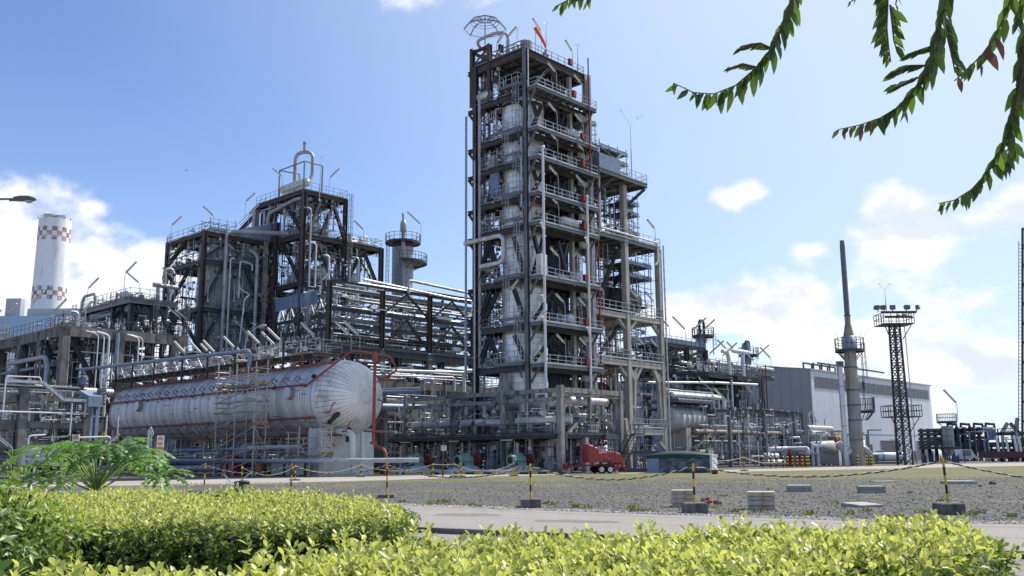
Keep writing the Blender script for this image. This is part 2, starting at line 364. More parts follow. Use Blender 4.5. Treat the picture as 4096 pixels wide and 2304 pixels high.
# painted kerb of the process area, block by block
KA = (-14.0, 84.2); KL = 19.2; KR = math.atan2(-5.6, 18.4)
kb = T('painted_kerb', 'low black and yellow kerb along the pump area edge', 'kerb', (KA[0], KA[1], 0), plant=False, rot=KR)
for i, mt in enumerate((YEL, BLK)):
    m = M(); m.box(i*.8, i*.8+.79, -.14, .14, 0, .16); o = P('kerb_block', m, mt, kb)
    for k in range(1, 12): cp(o, (1.6*k, 0, 0))
# ------------------------------------------------------------------ loose stones
def stones(name, n, sampler, smin, smax, mt, label):
    base = np.array([(1,0,0),(-1,0,0),(0,1,0),(0,-1,0),(0,0,1),(0,0,-1)], float)
    tri = np.array([(0,2,4),(2,1,4),(1,3,4),(3,0,4),(2,0,5),(1,2,5),(3,1,5),(0,3,5)])
    V = np.empty((n, 6, 3)); 
    for i in range(n):
        x, y = sampler(); s = RN.uniform(smin, smax); a = RN.uniform(0, 6.28); c, k = math.cos(a), math.sin(a)
        b = base*(RN.uniform(.6, 1.3, (6, 1)))*np.array([s, s*RN.uniform(.5, 1), s*RN.uniform(.35, .7)])
        V[i, :, 0] = b[:, 0]*c-b[:, 1]*k+x; V[i, :, 1] = b[:, 0]*k+b[:, 1]*c+y; V[i, :, 2] = b[:, 2]+.012+s*.12
    F = (tri[None]+6*np.arange(n)[:, None, None]).reshape(-1, 3)
    me = D.meshes.new(name); me.from_pydata(V.reshape(-1, 3).tolist(), [], F.tolist()); me.materials.append(mt)
    at = me.attributes.new('shade', 'FLOAT', 'FACE'); at.data.foreach_set('value', np.repeat(RN.uniform(0, 1, n), 8))
    o = D.objects.new(name, me); COL.objects.link(o); tag(o, label, None, None, 'stuff'); return o
def stone_mat(name, a, b):
    m = D.materials.new(name); m.use_nodes = True; N = m.node_tree.nodes; L = m.node_tree.links
    at = N.new('ShaderNodeAttribute'); at.attribute_name = 'shade'; x = N.new('ShaderNodeMix'); x.data_type = 'RGBA'
    L.new(at.outputs['Fac'], x.inputs[0]); x.inputs[6].default_value = (*a, 1); x.inputs[7].default_value = (*b, 1)
    p = N['Principled BSDF']; L.new(x.outputs[2], p.inputs['Base Color']); p.inputs['Roughness'].default_value = .9; return m
def road_far(x):
    P_ = [(-34, 33), (-16, 33), (-7, 31.4), (-3.6, 30.3), (4.3, 24.6), (8.5, 21.6), (11.4, 20.6), (16, 17.5), (40, 12)]
    for a, b in zip(P_, P_[1:]):
        if a[0] <= x <= b[0]: return a[1]+(b[1]-a[1])*(x-a[0])/(b[0]-a[0])
def s_near():
    while True:
        Y = 17+42*RN.uniform()**1.3; X = RN.uniform(-.36, .6)*Y
        r = road_far(X)
        if r and Y > r+.2: return X, Y
def s_strip():
    X = RN.uniform(-8, 17); return X, road_far(X)+abs(RN.normal(0, .5))-.05
stones('gravel_stone', 16000, s_near, .018, .05, stone_mat('gravel_stone', (.06, .058, .056), (.32, .31, .29)), 'loose grey gravel stones over the yard')
stones('pebble_strip', 7000, s_strip, .02, .055, stone_mat('pale_pebble', (.26, .23, .19), (.56, .52, .46)), 'pale pebbles washed along the far edge of the road')
# small weed tufts
def tufts(name, spots, mt, label, hmin=.04, hmax=.14):
    m = M()
    for x, y, r, n in spots:
        for _ in range(n):
            a = RN.uniform(0, 6.28); d = r*math.sqrt(RN.uniform()); px_, py_ = x+d*math.cos(a), y+d*math.sin(a)*.6
            h = RN.uniform(hmin, hmax); b = RN.uniform(0, 6.28); w = .012; l = RN.uniform(.02, .09)
            ca, sa = math.cos(b), math.sin(b)
            m.add([(px_-sa*w, py_+ca*w, 0), (px_+sa*w, py_-ca*w, 0), (px_+ca*l*.5+sa*w, py_+sa*l*.5-ca*w, h*.7), (px_+ca*l, py_+sa*l, h)], [(0, 1, 2), (0, 2, 3)])
    o = S(name, m, mt, label, kind='stuff'); return o
sp = [(X, road_far(X)+RN.uniform(.1, 4.5), RN.uniform(.08, .28), 40) for X in RN.uniform(-6, 15, 42)]
sp += [(x+RN.normal(0, .8), y+RN.normal(0, .8), RN.uniform(.1, .4), 40) for x, y in ((9.5, 29), (11.5, 33), (14, 31), (16.5, 37), (8, 34), (13, 26), (18, 33), (6, 40), (11, 42))]
GRASSM = mat('weed_green', (.26, .29, .07), .8, 0, .3, 3)
tufts('weed_tufts', sp, GRASSM, 'small weed tufts scattered in the gravel yard')
# ================================================================== barrier posts and ropes
def barrier_post(pos, top, lab, base=(.30, .30), bh=.29, r=.031, lean=0.0, grp='barrier posts along the road edge', cyl=False):
    t = T('barrier_post', lab, 'barrier post', pos, grp, plant=False)
    x, y, z = pos
    if bh:
        m = M(); a, b = base
        c = .025
        m.add([(x-a, y-b, z), (x+a, y-b, z), (x+a, y+b, z), (x-a, y+b, z), (x-a, y-b, z+bh-c), (x+a, y-b, z+bh-c), (x+a, y+b, z+bh-c), (x-a, y+b, z+bh-c),
               (x-a+c, y-b+c, z+bh), (x+a-c, y-b+c, z+bh), (x+a-c, y+b-c, z+bh), (x-a+c, y+b-c, z+bh)],
              [(0,1,5,4),(1,2,6,5),(2,3,7,6),(3,0,4,7),(4,5,9,8),(5,6,10,9),(6,7,11,10),(7,4,8,11),(8,9,10,11)])
        P('concrete_base', m, CONC, t)
    n = 5; h = (top-bh)/n
    for k in range(n):
        m = M(); z0 = z+bh+h*k; m.cone((x+lean*(k/n), y, z0), (x+lean*((k+1)/n), y, z0+h), r, r, 12)
        P('painted_band', m, YEL if (n-1-k) % 2 == 0 else BLK, t)
    return t, (x+lean, y, z+top-.08)
def helix_strand(m, pts, r, R, pitch, ph):
    Q = []; s = 0; A = np.array(pts, float); L_ = np.r_[0, np.cumsum(np.linalg.norm(np.diff(A, axis=0), axis=1))]
    n = max(8, int(L_[-1]/pitch*8))
    for i in range(n+1):
        d = L_[-1]*i/n; p = np.array([np.interp(d, L_, A[:, k]) for k in range(3)])
        q = np.array([np.interp(min(d+.05, L_[-1]), L_, A[:, k]) for k in range(3)])-np.array([np.interp(max(d-.05, 0), L_, A[:, k]) for k in range(3)])
        q /= np.linalg.norm(q); a = np.cross(q, (0, 0, 1)); a /= np.linalg.norm(a); b = np.cross(a, q); w = 2*math.pi*d/pitch+ph
        Q.append(p+(a*math.cos(w)+b*math.sin(w))*R)
    m.tube(Q, r, 5)
ROPEY = mat('pale_rope', (.55, .5, .3), .8, 0, .15, 6); ROPEW = mat('white_rope', (.6, .58, .5), .8, 0, .1, 6)
def rope(a, b, sag, lab, r=.015, pitch=.34, dark=BLK, grp='ropes strung between the barrier posts'):
    pts = [(a[0]+(b[0]-a[0])*t, a[1]+(b[1]-a[1])*t, a[2]+(b[2]-a[2])*t-sag*4*t*(1-t)) for t in np.linspace(0, 1, 25)]
    o = T('barrier_rope', lab, 'rope', tuple(pts[12]), grp, plant=False)
    for mt, ph in ((dark, 0), (ROPEY if dark is BLK else ROPEW, math.pi)):
        m = M(); helix_strand(m, pts, r, r*.85, pitch, ph); P('rope_strand', m, mt, o)
posts = []
for px_, py_, top, lab, ln in ((815, 1975, 1.32, 'black and yellow post behind the far hedge beside the bicycle handlebar', 0), (1163, 1983, 1.3, 'black and yellow post behind the far hedge, between bicycle and tank pier', 0),
                          (1547, 1992, 1.31, 'black and yellow post on pale block at the right end of the far hedge', 0), (2123, 2035, 1.31, 'black and yellow post on the dark block at the middle of the road edge', 0),
                          (2780, 2055, 1.31, 'black and yellow post on black block beside the nearest left slab stack', 0), (3797, 2058, 1.42, 'leaning black and yellow post at the far right of the road edge', -.04)):
    g = gnd(px_, py_); posts.append(barrier_post((g[0], g[1], 0), top, lab, base=(.30, .26) if px_ != 1547 else (.32, .25), bh=.29 if px_ > 1600 else .14, lean=ln))
rl = ['pale black twisted rope sagging behind the bicycle', 'twisted rope sagging from the tank pier post to the hedge end post', 'twisted rope sagging in front of the teal motors',
      'twisted rope sagging in front of the red covered trailer', 'twisted rope sagging in front of the small slab stacks']
for i in range(5): rope(posts[i][1], posts[i+1][1], (.34, .36, .40, .37, .33)[i], rl[i])
e = posts[0][1]; rope((e[0]-6, e[1]+1, 1.2), e, .3, 'twisted rope running left behind the papaya plant')
e = posts[5][1]; rope(e, (e[0]+6.5, e[1]-4, e[2]-.05), .55, 'twisted rope with a knotted end leaving the frame at right')
# far row of thin posts along the plant edge
far = []
for px_, py_, lab in ((1732, 1908, 'thin far post left of the notice sign by the pumps'), (1817, 1907, 'thin far post in front of the middle teal motor'), (1844, 1907, 'thin far post just right of the middle teal motor'),
                 (2055, 1904, 'thin far post in front of the right teal motor'), (1444, 1908, 'thin far post beside the big tank pier'), (1180, 1922, 'thin far post in front of the pale blue cabinet'), (965, 1930, 'thin far post left of the tall scaffold tower foot'),
                 (2977, 1884, 'thin far post right of the plastic wrapped crate')):
    g = gnd(px_, py_); far.append(barrier_post((g[0], g[1], 0), 1.03 if px_ < 2500 else 1.35, lab, base=(.34, .2), bh=.10, r=.045 if px_ < 2500 else .06, grp='thin posts along the plant edge')[1])
fl = ['pale rope between the left pair of far posts', 'pale rope in front of the middle motor', '', 'long pale rope sagging across the pump area']
rope(far[0], far[1], .06, 'pale rope taut left of the middle motor', .014, .2, ROPEY, 'pale ropes along the plant edge')
rope(far[1], far[3], .55, 'pale rope sagging between middle and right motors', .014, .2, ROPEY, 'pale ropes along the plant edge')
rope(far[4], far[0], .5, 'pale rope sagging between the tank pier and the notice sign', .014, .2, ROPEY, 'pale ropes along the plant edge')
rope(far[5], far[4], .5, 'pale rope sagging in front of the tank pier', .014, .2, BLK, 'pale ropes along the plant edge')
rope(far[6], far[5], .55, 'pale rope sagging under the tall scaffold', .014, .2, BLK, 'pale ropes along the plant edge')
e = far[7]; rope((e[0]-4.2, e[1]-2, e[2]-.05), e, .3, 'pale rope from the wrapped crate to the far right post', .02, .3, ROPEY, 'pale ropes along the plant edge')
rope(e, (e[0]+4.6, e[1]+3, e[2]-.3), .4, 'pale rope drooping towards the red cabinet at right', .02, .3, ROPEY, 'pale ropes along the plant edge')
# ================================================================== slabs, bricks
SLAB = mat('beige_concrete_slab', (.50, .46, .37), .9, 0, .15, 2, (.34, .2, .11), .35, 1.5, rnd=.12, bump=.2)
SLABG = mat('grey_concrete_slab', (.38, .37, .34), .9, 0, .2, 2, (.2, .18, .15), .3, 1.5, rnd=.1, bump=.2)
def slab_stack(px_, py_, w, d, n, h, rot, mt, lab, tilt=0):
    g = gnd(px_, py_); names = {1: ['only'], 2: ['lower', 'upper'], 4: ['bottom', 'second', 'third', 'top'], 3: ['bottom', 'middle', 'top']}[n]
    for k in range(n):
        m = M(); c = .012; z1 = h-.012
        m.add([(-w, -d, 0), (w, -d, 0), (w, d, 0), (-w, d, 0), (-w, -d, z1-c), (w, -d, z1-c), (w, d, z1-c), (-w, d, z1-c), (-w+c, -d+c, z1), (w-c, -d+c, z1), (w-c, d-c, z1), (-w+c, d-c, z1)],
              [(0,3,2,1),(0,1,5,4),(1,2,6,5),(2,3,7,6),(3,0,4,7),(4,5,9,8),(5,6,10,9),(6,7,11,10),(7,4,8,11),(8,9,10,11)])
        o = S('concrete_slab', m, mt, (f'{names[k]} ' if n > 1 else '')+lab, 'slab', None, 'concrete slabs in the gravel yard')
        o.location = (g[0]+RN.uniform(-.012, .012), g[1]+.3+RN.uniform(-.012, .012), .012+k*h); o.rotation_euler = (tilt, 0, rot+RN.uniform(-.03, .03))
slab_stack(2742, 2030, .34, .30, 4, .125, math.radians(-8), SLAB, 'beige slab of the stack behind the post on black block')
slab_stack(3058, 2041, .37, .30, 4, .125, math.radians(-14), SLAB, 'beige slab of the tall strapped stack at centre right of yard')
slab_stack(3204, 1968, .48, .36, 2, .135, math.radians(-12), SLABG, 'grey slab of the small far stack right of the tall one')
slab_stack(3497, 1973, .48, .36, 2, .135, math.radians(-10), SLABG, 'grey slab of the small stack below the light tower')
slab_stack(3463, 2030, .42, .40, 1, .10, math.radians(20), SLABG, 'pale single slab lying flat behind the near hedge', .05)
slab_stack(3845, 1937, .72, .55, 1, .16, math.radians(-8), SLABG, 'pale thick slab lying right of the leaning post')
slab_stack(3545, 1930, .65, .4, 1, .07, math.radians(5), SLABG, 'thin grey slab lying flat in the mossy strip')
BRK = mat('broken_red_brick', (.34, .13, .09), .9, 0, .25, 4, rnd=.2)
for i, (px_, py_, a) in enumerate(((2812, 2008, .2), (2832, 2003, .9), (2842, 2013, -.4), (2865, 2017, .6), (2828, 2018, 1.4), (2876, 2019, .1))):
    g = gnd(px_, py_); m = M(); w, d, h = RN.uniform(.05, .08), RN.uniform(.05, .09), RN.uniform(.08, .12)
    m.add([(-w, -d, 0), (w, -d*.9, 0), (w*.9, d, 0), (-w, d*.8, 0), (-w*.9, -d, h), (w, -d, h*.8), (w*.85, d*.9, h*.95), (-w, d, h*.85)], [(0,3,2,1),(4,5,6,7),(0,1,5,4),(1,2,6,5),(2,3,7,6),(3,0,4,7)])
    o = S('broken_brick', m, BRK, ['small red brick piece nearest the beige slab stack, at its right', 'farthest back of the broken red brick pieces', 'upper middle piece of the broken red bricks', 'second broken red brick piece from the right', 'frontmost left piece of the broken red bricks', 'rightmost piece of the broken red bricks'][i], 'brick', None, 'broken bricks beside the slab stack'); o.location = (g[0], g[1], .01); o.rotation_euler = (0, 0, a)
ROCK = mat('dark_rock', (.07, .07, .075), .9, 0, .3, 3)
for px_, py_, s, lab in ((3972, 1938, .19, 'dark lump of rock right of the thick pale slab'), (3921, 1947, .09, 'small dark stone in front of the dark rock'), (3576, 1950, .05, 'tiny reddish stone lying below the light tower')):
    g = gnd(px_, py_); m = M(); m.lathe((0, 0, 0), (0, 0, 1), [(0, s*.9), (s*.4, s), (s*.8, s*.55), (s*.95, .001)], 7, False)
    m.v = [(x*RN.uniform(.8, 1.2), y*RN.uniform(.8, 1.2), z) for x, y, z in m.v]
    o = S('rock', m, ROCK, lab, 'rock', None); o.location = (g[0], g[1], .01)
# ================================================================== plant builders
def rail(t, pts, z, h=.85, mt=GREYS, sp=1.1, toe=True, name='railing'):
    m = M()
    for (a, b) in zip(pts, pts[1:]):
        a = np.array(a, float); b = np.array(b, float); l = np.linalg.norm(b-a); n = max(1, round(l/sp))
        for k in range(n+1):
            p = a+(b-a)*k/n; m.bar((*p, z), (*p, z+h), .045)
        for hh in (h, h*.52): m.bar((*a, z+hh), (*b, z+hh), .04)
        if toe: m.bar((*a, z+.08), (*b, z+.08), .015, .13)
    return P(name, m, mt, t)
def deck(t, u0, u1, v0, v1, z, bm=STEEL, bh=.42, grate=GRATE, hole=None, edges='udlr', joist=1.5, th=.05):
    m = M()
    if hole:
        a, b, c, d = hole
        for q in ((u0, u1, v0, c), (u0, u1, d, v1), (u0, a, c, d), (b, u1, c, d)):
            if q[1]-q[0] > .05 and q[3]-q[2] > .05: m.box(*q, z-th, z)
    else: m.box(u0, u1, v0, v1, z-th, z)
    P('deck_grating', m, grate, t)
    zb = z-th-bh/2-.002; w = bh*.5
    E_ = {'d': ((u0, v0), (u1, v0)), 'u': ((u0, v1), (u1, v1)), 'l': ((u0, v0), (u0, v1)), 'r': ((u1, v0), (u1, v1))}
    for k in edges:
        a, b = E_[k]; m = M(); s = .002*('udlr'.index(k)); m.ibeam((*a, zb-s), (*b, zb-s), w, bh); P('deck_beam', m, bm, t)
    if joist:
        m = M(); n = max(1, int((u1-u0)/joist))
        for k in range(1, n):
            x = u0+(u1-u0)*k/n; m.ibeam((x, v0+.1, z-th-.12), (x, v1-.1, z-th-.12), .12, .22)
        n = max(1, int((v1-v0)/joist/1.6))
        for k in range(1, n):
            y = v0+(v1-v0)*k/n; m.ibeam((u0+.1, y, z-th-.36), (u1-.1, y, z-th-.36), .14, .22)
        if m.v: P('deck_joists', m, bm, t)
def col(t, u, v, z0, z1, w=.5, mt=STEEL, name='steel_column', up=(1, 0, 0)):
    m = M(); m.ibeam((u, v, z0), (u, v, z1), w, w, w*.12, up=up); return P(name, m, mt, t)
def ccol(t, u, v, z0, z1, w=.9, mt=CONCP, name='concrete_column'):
    m = M(); c = w*.08; h = w/2
    m.prism([(u-h+c, v-h), (u+h-c, v-h), (u+h, v-h+c), (u+h, v+h-c), (u+h-c, v+h), (u-h+c, v+h), (u-h, v+h-c), (u-h, v-h+c)], z0, z1); return P(name, m, mt, t)
def cbeam(t, p, q, w, h, mt=CONCP, name='concrete_beam'):
    m = M(); m.bar(p, q, w, h); return P(name, m, mt, t)
def brace(t, p, q, w=.32, mt=STEEL, name='brace'):
    m = M(); m.ibeam(p, q, w, w); return P(name, m, mt, t)
def ladder(t, u, v, z0, z1, d=(0, -1), cage=True, mt=GREYS, w=.42):
    m = M(); d = np.array(d, float); s = np.array((-d[1], d[0]))*w/2
    for k in (1, -1): m.bar((u+s[0]*k, v+s[1]*k, z0), (u+s[0]*k, v+s[1]*k, z1+.8), .05)
    z = z0+.3
    while z < z1: m.bar((u-s[0], v-s[1], z), (u+s[0], v+s[1], z), .03); z += .32
    if cage:
        z = z0+1.6; A = [math.pi*i/6 for i in range(7)]; R = .42
        pts = lambda zz, r=R: [(u+s[0]/(w/2)*r*math.cos(a)+d[0]*r*1.15*math.sin(a), v+s[1]/(w/2)*r*math.cos(a)+d[1]*r*1.15*math.sin(a), zz) for a in A]
        k = 0; zs = []
        while z < z1+.8:
            p = pts(z, R*1.2 if k == 0 else R)
            for a, b in zip(p, p[1:]): m.bar(a, b, .05, .02)
            zs.append(z); z += .85; k += 1
        if len(zs) > 1:
            p0, p1 = pts(zs[0], R*1.2), pts(zs[-1])
            for i in (1, 2, 3, 4, 5): m.bar(p0[i], p1[i], .035, .015)
    return P('ladder', m, mt, t)
def pipe(t, pts, r, mt=PIPEG, bend=None, n=8, name='pipe', rings=0):
    m = M(); m.tube(pts, r, n, bend if bend is not None else r*2.6, 4)
    if rings:
        A = np.array(pts, float)
        for a, b in zip(A, A[1:]):
            l = np.linalg.norm(b-a); k = int(l/rings)
            for j in range(1, k): p = a+(b-a)*j/k; d = (b-a)/l*.03; m.cone(p-d, p+d, r*1.05, r*1.05, n, False)
    return P(name, m, mt, t)
def clad_rings(t, u, v, z0, z1, R, dz=.62, N=14, mt=ALU, name='cladding_sheet_ring', gap=.026, core=True):
    if core:
        m = M(); m.cone((u, v, z0), (u, v, z1), R-.05, R-.05, 28, True); P('column_shell', m, SEAM, t)
    def ring(ph):
        m = M(); g = gap/R/2; S_ = 3
        for i in range(N):
            a0 = 2*math.pi*(i+ph)/N+g; a1 = 2*math.pi*(i+1+ph)/N-g; A = np.linspace(a0, a1, S_+1); k = (i % 2)*.008
            o = [(u+(R+k)*math.cos(a), v+(R+k)*math.sin(a)) for a in A]
            q = [(u+(R-.05)*math.cos(a), v+(R-.05)*math.sin(a)) for a in A]
            h = dz-gap
            vs = [(*p, z0) for p in o]+[(*p, z0+h) for p in o]+[(*p, z0) for p in q]+[(*p, z0+h) for p in q]; n = S_+1
            m.add(vs[:2*n], [(j, j+1, j+1+n, j+n) for j in range(S_)], True)
            m.add(vs, [(3*n+j, 3*n+j+1, n+j+1, n+j) [::-1] for j in range(S_)]+[(2*n+j, 2*n+j+1, j+1, j) for j in range(S_)])
        return m
    k = int((z1-z0)/dz)
    a = P(name, ring(0), mt, t); b = P(name, ring(.5), mt, t); b.location = np.array(b.location)+np.array((0, 0, dz))
    for i in range(2, k): cp((a, b)[i % 2], (0, 0, dz*(i-(i % 2))))
def hvessel(t, p, d, L, r, mt=ALU, name='vessel', cap=.45, n=16, bands=4):
    m = M(); prof = [(-r*cap, .001), (-r*cap*.85, r*.5), (-r*cap*.5, r*.82), (0, r)]
    for k in range(1, bands): x = L*k/bands; prof += [(x-.03, r), (x-.02, r*1.025), (x+.02, r*1.025), (x+.03, r)]
    prof += [(L, r), (L+r*cap*.5, r*.82), (L+r*cap*.85, r*.5), (L+r*cap, .001)]
    m.lathe(p, d, prof, n); return P(name, m, mt, t)
def valve(t, p, s=.3, mt=PIPEG):
    m = M(); u, v, z = p
    m.cone((u-s, v, z), (u+s, v, z), s*.4, s*.4, 8); m.cone((u, v, z), (u, v, z+s*1.3), s*.22, s*.18, 6); m.cone((u, v, z+s*1.3), (u, v, z+s*1.4), s*.6, s*.6, 10)
    for k in (-1, 1): m.cone((u+k*s-.03, v, z), (u+k*s+.03, v, z), s*.6, s*.6, 8)
    return P('valve', m, mt, t)
PM = [ALU, ALUD, PIPEG, PIPEG, PIPEB, PIPEW, GALV, STEEL]
def clutter(t, u0, u1, v0, v1, z0, z1, n, face='dl', big=.16, rs=None, vert=.5, eq=.3):
    "pipework, valves and small vessels filling a bay; vertical risers, runs along u and v with elbows at both ends"
    R_ = random.Random(rs if rs is not None else int(u0*97+v0*31+z0*7))
    for _ in range(n):
        r = R_.choice((.04, .05, .06, .08, .1, big*.6)); mt = R_.choice(PM); k = R_.random()
        u = R_.uniform(u0, u1); v = R_.uniform(v0, v1); z = R_.uniform(z0+.4, z1-.3)
        if k < vert:
            zt = R_.choice((z1, z1-.4, z)); 
            if zt-z0 < 1: zt = z1
            du = R_.choice((-1, 1))*R_.uniform(.8, 3); dv = 0
            if R_.random() < .5: du, dv = 0, du
            pts = [(u, v, z0)]+[(u, v, zt)]
            if zt < z1-.3: pts.append((min(max(u+du, u0), u1), min(max(v+dv, v0), v1), zt))
            pipe(t, pts, r, mt, n=6)
        elif k < 1-eq:
            if R_.random() < .5: a, b = (u0, v, z), (R_.uniform(u0+(u1-u0)*.4, u1), v, z); e = (b[0], b[1], R_.choice((z0, z1)))
            else: a, b = (u, v0, z), (u, R_.uniform(v0+(v1-v0)*.4, v1), z); e = (b[0], b[1], R_.choice((z0, z1)))
            pipe(t, [a, b, e] if R_.random() < .7 else [a, b], r, mt, n=6)
        elif k < 1-eq*.45: valve(t, (u, v, z0+R_.uniform(.5, 1.2)), R_.uniform(.18, .32), R_.choice((PIPEG, GREYS, RED if R_.random() < .25 else PIPEG)))
        elif k < 1-eq*.2:
            m = M(); a, b, c = R_.uniform(.2, .5), R_.uniform(.2, .5), R_.uniform(.5, 1.3); m.box(u-a, u+a, v-b, v+b, z0, z0+c); P('equipment_box', m, R_.choice((GREYS, PIPEG, PIPEB)), t)
        else: hvessel(t, (u, v, z0+.9), R_.choice(((1, 0, 0), (0, 1, 0))), R_.uniform(1.2, 2.4), R_.uniform(.3, .55), R_.choice((ALU, ALUD)))
def text(body, size, mt, parent, loc, name='lettering', rot=(math.pi/2, 0, 0), align='CENTER', bold=0.0):
    cu = D.curves.new(name, 'FONT'); cu.body = body; cu.size = size; cu.extrude = .003; cu.align_x = align; cu.align_y = 'CENTER'; cu.offset = bold; cu.resolution_u = 2
    tmp = D.objects.new(name, cu); me = D.meshes.new_from_object(tmp); D.objects.remove(tmp); me.materials.clear(); me.materials.append(mt)
    o = D.objects.new(name, me); COL.objects.link(o); o.parent = parent; o.location = loc; o.rotation_euler = rot; return o
def fine(t, u0, u1, v0, v1, z0, z1, n, rs, vert=.5):
    "thin conduits, drains and little fittings, too small to pick apart one by one"
    R_ = random.Random(rs)
    for mt in (STEEL, PIPEG, PIPEW, GALV):
        m = M()
        for _ in range(int(n*.36)):
            u, v, z = R_.uniform(u0, u1), R_.uniform(v0, v1), R_.uniform(z0, z1); r = R_.uniform(.02, .055); k = R_.random(); L_ = R_.uniform(.5, 3.2)
            d = (0, 0, 1) if k < vert else ((1, 0, 0) if k < (1+vert)/2 else (0, 1, 0)); q = [min(max(a+b*L_, lo), hi) for a, b, lo, hi in zip((u, v, z), d, (u0, v0, z0), (u1, v1, z1))]
            m.cone((u, v, z), q, r, r, 5, False)
            if R_.random() < .45: e = list(q); i = R_.choice((0, 1, 2)); e[i] += R_.uniform(-1, 1); m.cone(q, e, r, r, 5, False)
            if R_.random() < .4: s = R_.uniform(.06, .16); m.box(u-s, u+s, v-s, v+s, z-s, z+s*1.5)
        P('small_piping', m, mt, t, None, 'stuff')
# --- tube lamps: pole, bent neck, long lamp head
_lamp = {}
def lamp(pos, d, lab, pole=1.9, grp='tube lamps on bent poles', sc=1.0, plant=True, L=1.25):
    key = (pole, sc, L)
    u, v, z = pos
    yaw = math.atan2(d[1], d[0])+(ROTZ if plant else 0)
    loc = tuple(PW(u, v, z)) if plant else pos
    if key in _lamp:
        return dup(_lamp[key], loc, yaw, lab)
    t = T('tube_lamp', lab, 'lamp', loc, grp, plant=False, rot=yaw); t.location = loc
    c, s_ = math.cos(math.radians(40)), math.sin(math.radians(40)); r = .03*sc
    m = M(); m.tube([(0, 0, 0), (0, 0, pole*.72), (.06*sc, 0, pole*.9), (.06*sc+.22*c, 0, pole*.9+.22*s_)], r, 6, .15); P('lamp_pole', m, LAMPG, t)
    a = np.array((.06*sc+.16*c, 0, pole*.9+.16*s_)); dd = np.array((c, 0, s_)); nn = np.array((-s_, 0, c))
    m = M(); m.bar(a+nn*.05, a+dd*L*sc+nn*.05, .17*sc, .08*sc, up=tuple(nn)); m.bar(a-dd*.03, a+dd*.1, .19*sc, .11*sc, up=tuple(nn)); m.bar(a+dd*(L*sc-.08), a+dd*(L*sc+.04), .19*sc, .11*sc, up=tuple(nn)); P('lamp_housing', m, LAMPG, t)
    m = M(); m.bar(a+dd*.1-nn*.05*sc, a+dd*(L*sc-.08)-nn*.05*sc, .13*sc, .08*sc, up=tuple(nn)); P('lamp_cover', m, LAMPT, t)
    _lamp[key] = t; return t
def lightning_rod(pos, h, lab, kind=1, plant=True):
    t = T('lightning_rod', lab, 'lightning rod', pos, 'lightning rods with spiked tops', plant=plant); u, v, z = pos
    m = M(); m.cone((u, v, z), (u, v, z+h*.5), .06, .05, 6); m.cone((u, v, z+h*.5), (u, v, z+h*.88), .035, .02, 6); P('rod', m, GALV, t)
    m = M(); R_ = random.Random(int(u*10)+3); tips = [(0, 0, 1)] if kind == 1 else [(-.75, 0, .65), (.75, 0, .65)]
    for a in tips:
        q = np.array((u, v, z+h*.88))
        if kind == 2: q2 = q+np.array(a)*.28*h; m.cone(q, q2, .018, .018, 5); q = q2
        for k in range(12):
            d = np.array((R_.uniform(-1, 1), R_.uniform(-1, 1), R_.uniform(.05, .8))); d /= np.linalg.norm(d); m.cone(q, q+d*.11*h, .008, .004, 3)
    P('spikes', m, GALV, t); return t
def scaffold(name, lab, u0, u1, v0, v1, zs, nu, nv, boards=(), mt=SCAF, z0=0, over=.9, grp=None, diag=True, r=.042):
    t = T(name, lab, 'scaffold', ((u0+u1)/2, (v0+v1)/2, z0), grp); R_ = random.Random(int(u0*13+v0*5+99))
    U_ = np.linspace(u0, u1, nu+1); V_ = np.linspace(v0, v1, nv+1); top = zs[-1]
    pts = [(u, v) for u in U_ for v in V_ if u in (U_[0], U_[-1]) or v in (V_[0], V_[-1])]
    for u, v in pts:
        m = M(); m.cone((u, v, z0), (u, v, top+over+R_.uniform(-.3, .4)), r, r, 6); P('standard', m, mt, t)
    for z in zs:
        m = M()
        for v in (v0, v1): m.cone((u0-.3, v, z), (u1+.3, v, z), r*.9, r*.9, 6); m.cone((u0-.2, v, z+.5), (u1+.25, v, z+.5), r*.8, r*.8, 6)
        for u in U_: m.cone((u, v0-.3, z+.06), (u, v1+.3, z+.06), r*.9, r*.9, 6)
        P('ledger', m, mt, t)
    for i, z in enumerate(zs):
        if boards == 'all' or z in boards:
            w = .24; k = 0; v = v0+.05
            while v+w < v1+.1:
                m = M(); m.box(u0-.25, u1+.25, v, v+w-.02, z+.12, z+.17); P('plank', m, WOOD if mt is SCAF else STEEL, t); v += w
            m = M(); m.box(u0-.2, u1+.2, v0-.06, v0-.02, z+.18, z+.42); P('toe_board', m, WOOD if mt is SCAF else BOARDB, t)
    if diag:
        for a, b in zip([z0]+list(zs), zs):
            m = M(); s = R_.random() < .5
            m.cone((u0 if s else u1, v0-.05, a), (u1 if s else u0, v0-.05, b), r*.8, r*.8, 6); m.cone((u0-.05, v0 if s else v1, a), (u0-.05, v1 if s else v0, b), r*.8, r*.8, 6); P('diagonal', m, mt, t)
    return t
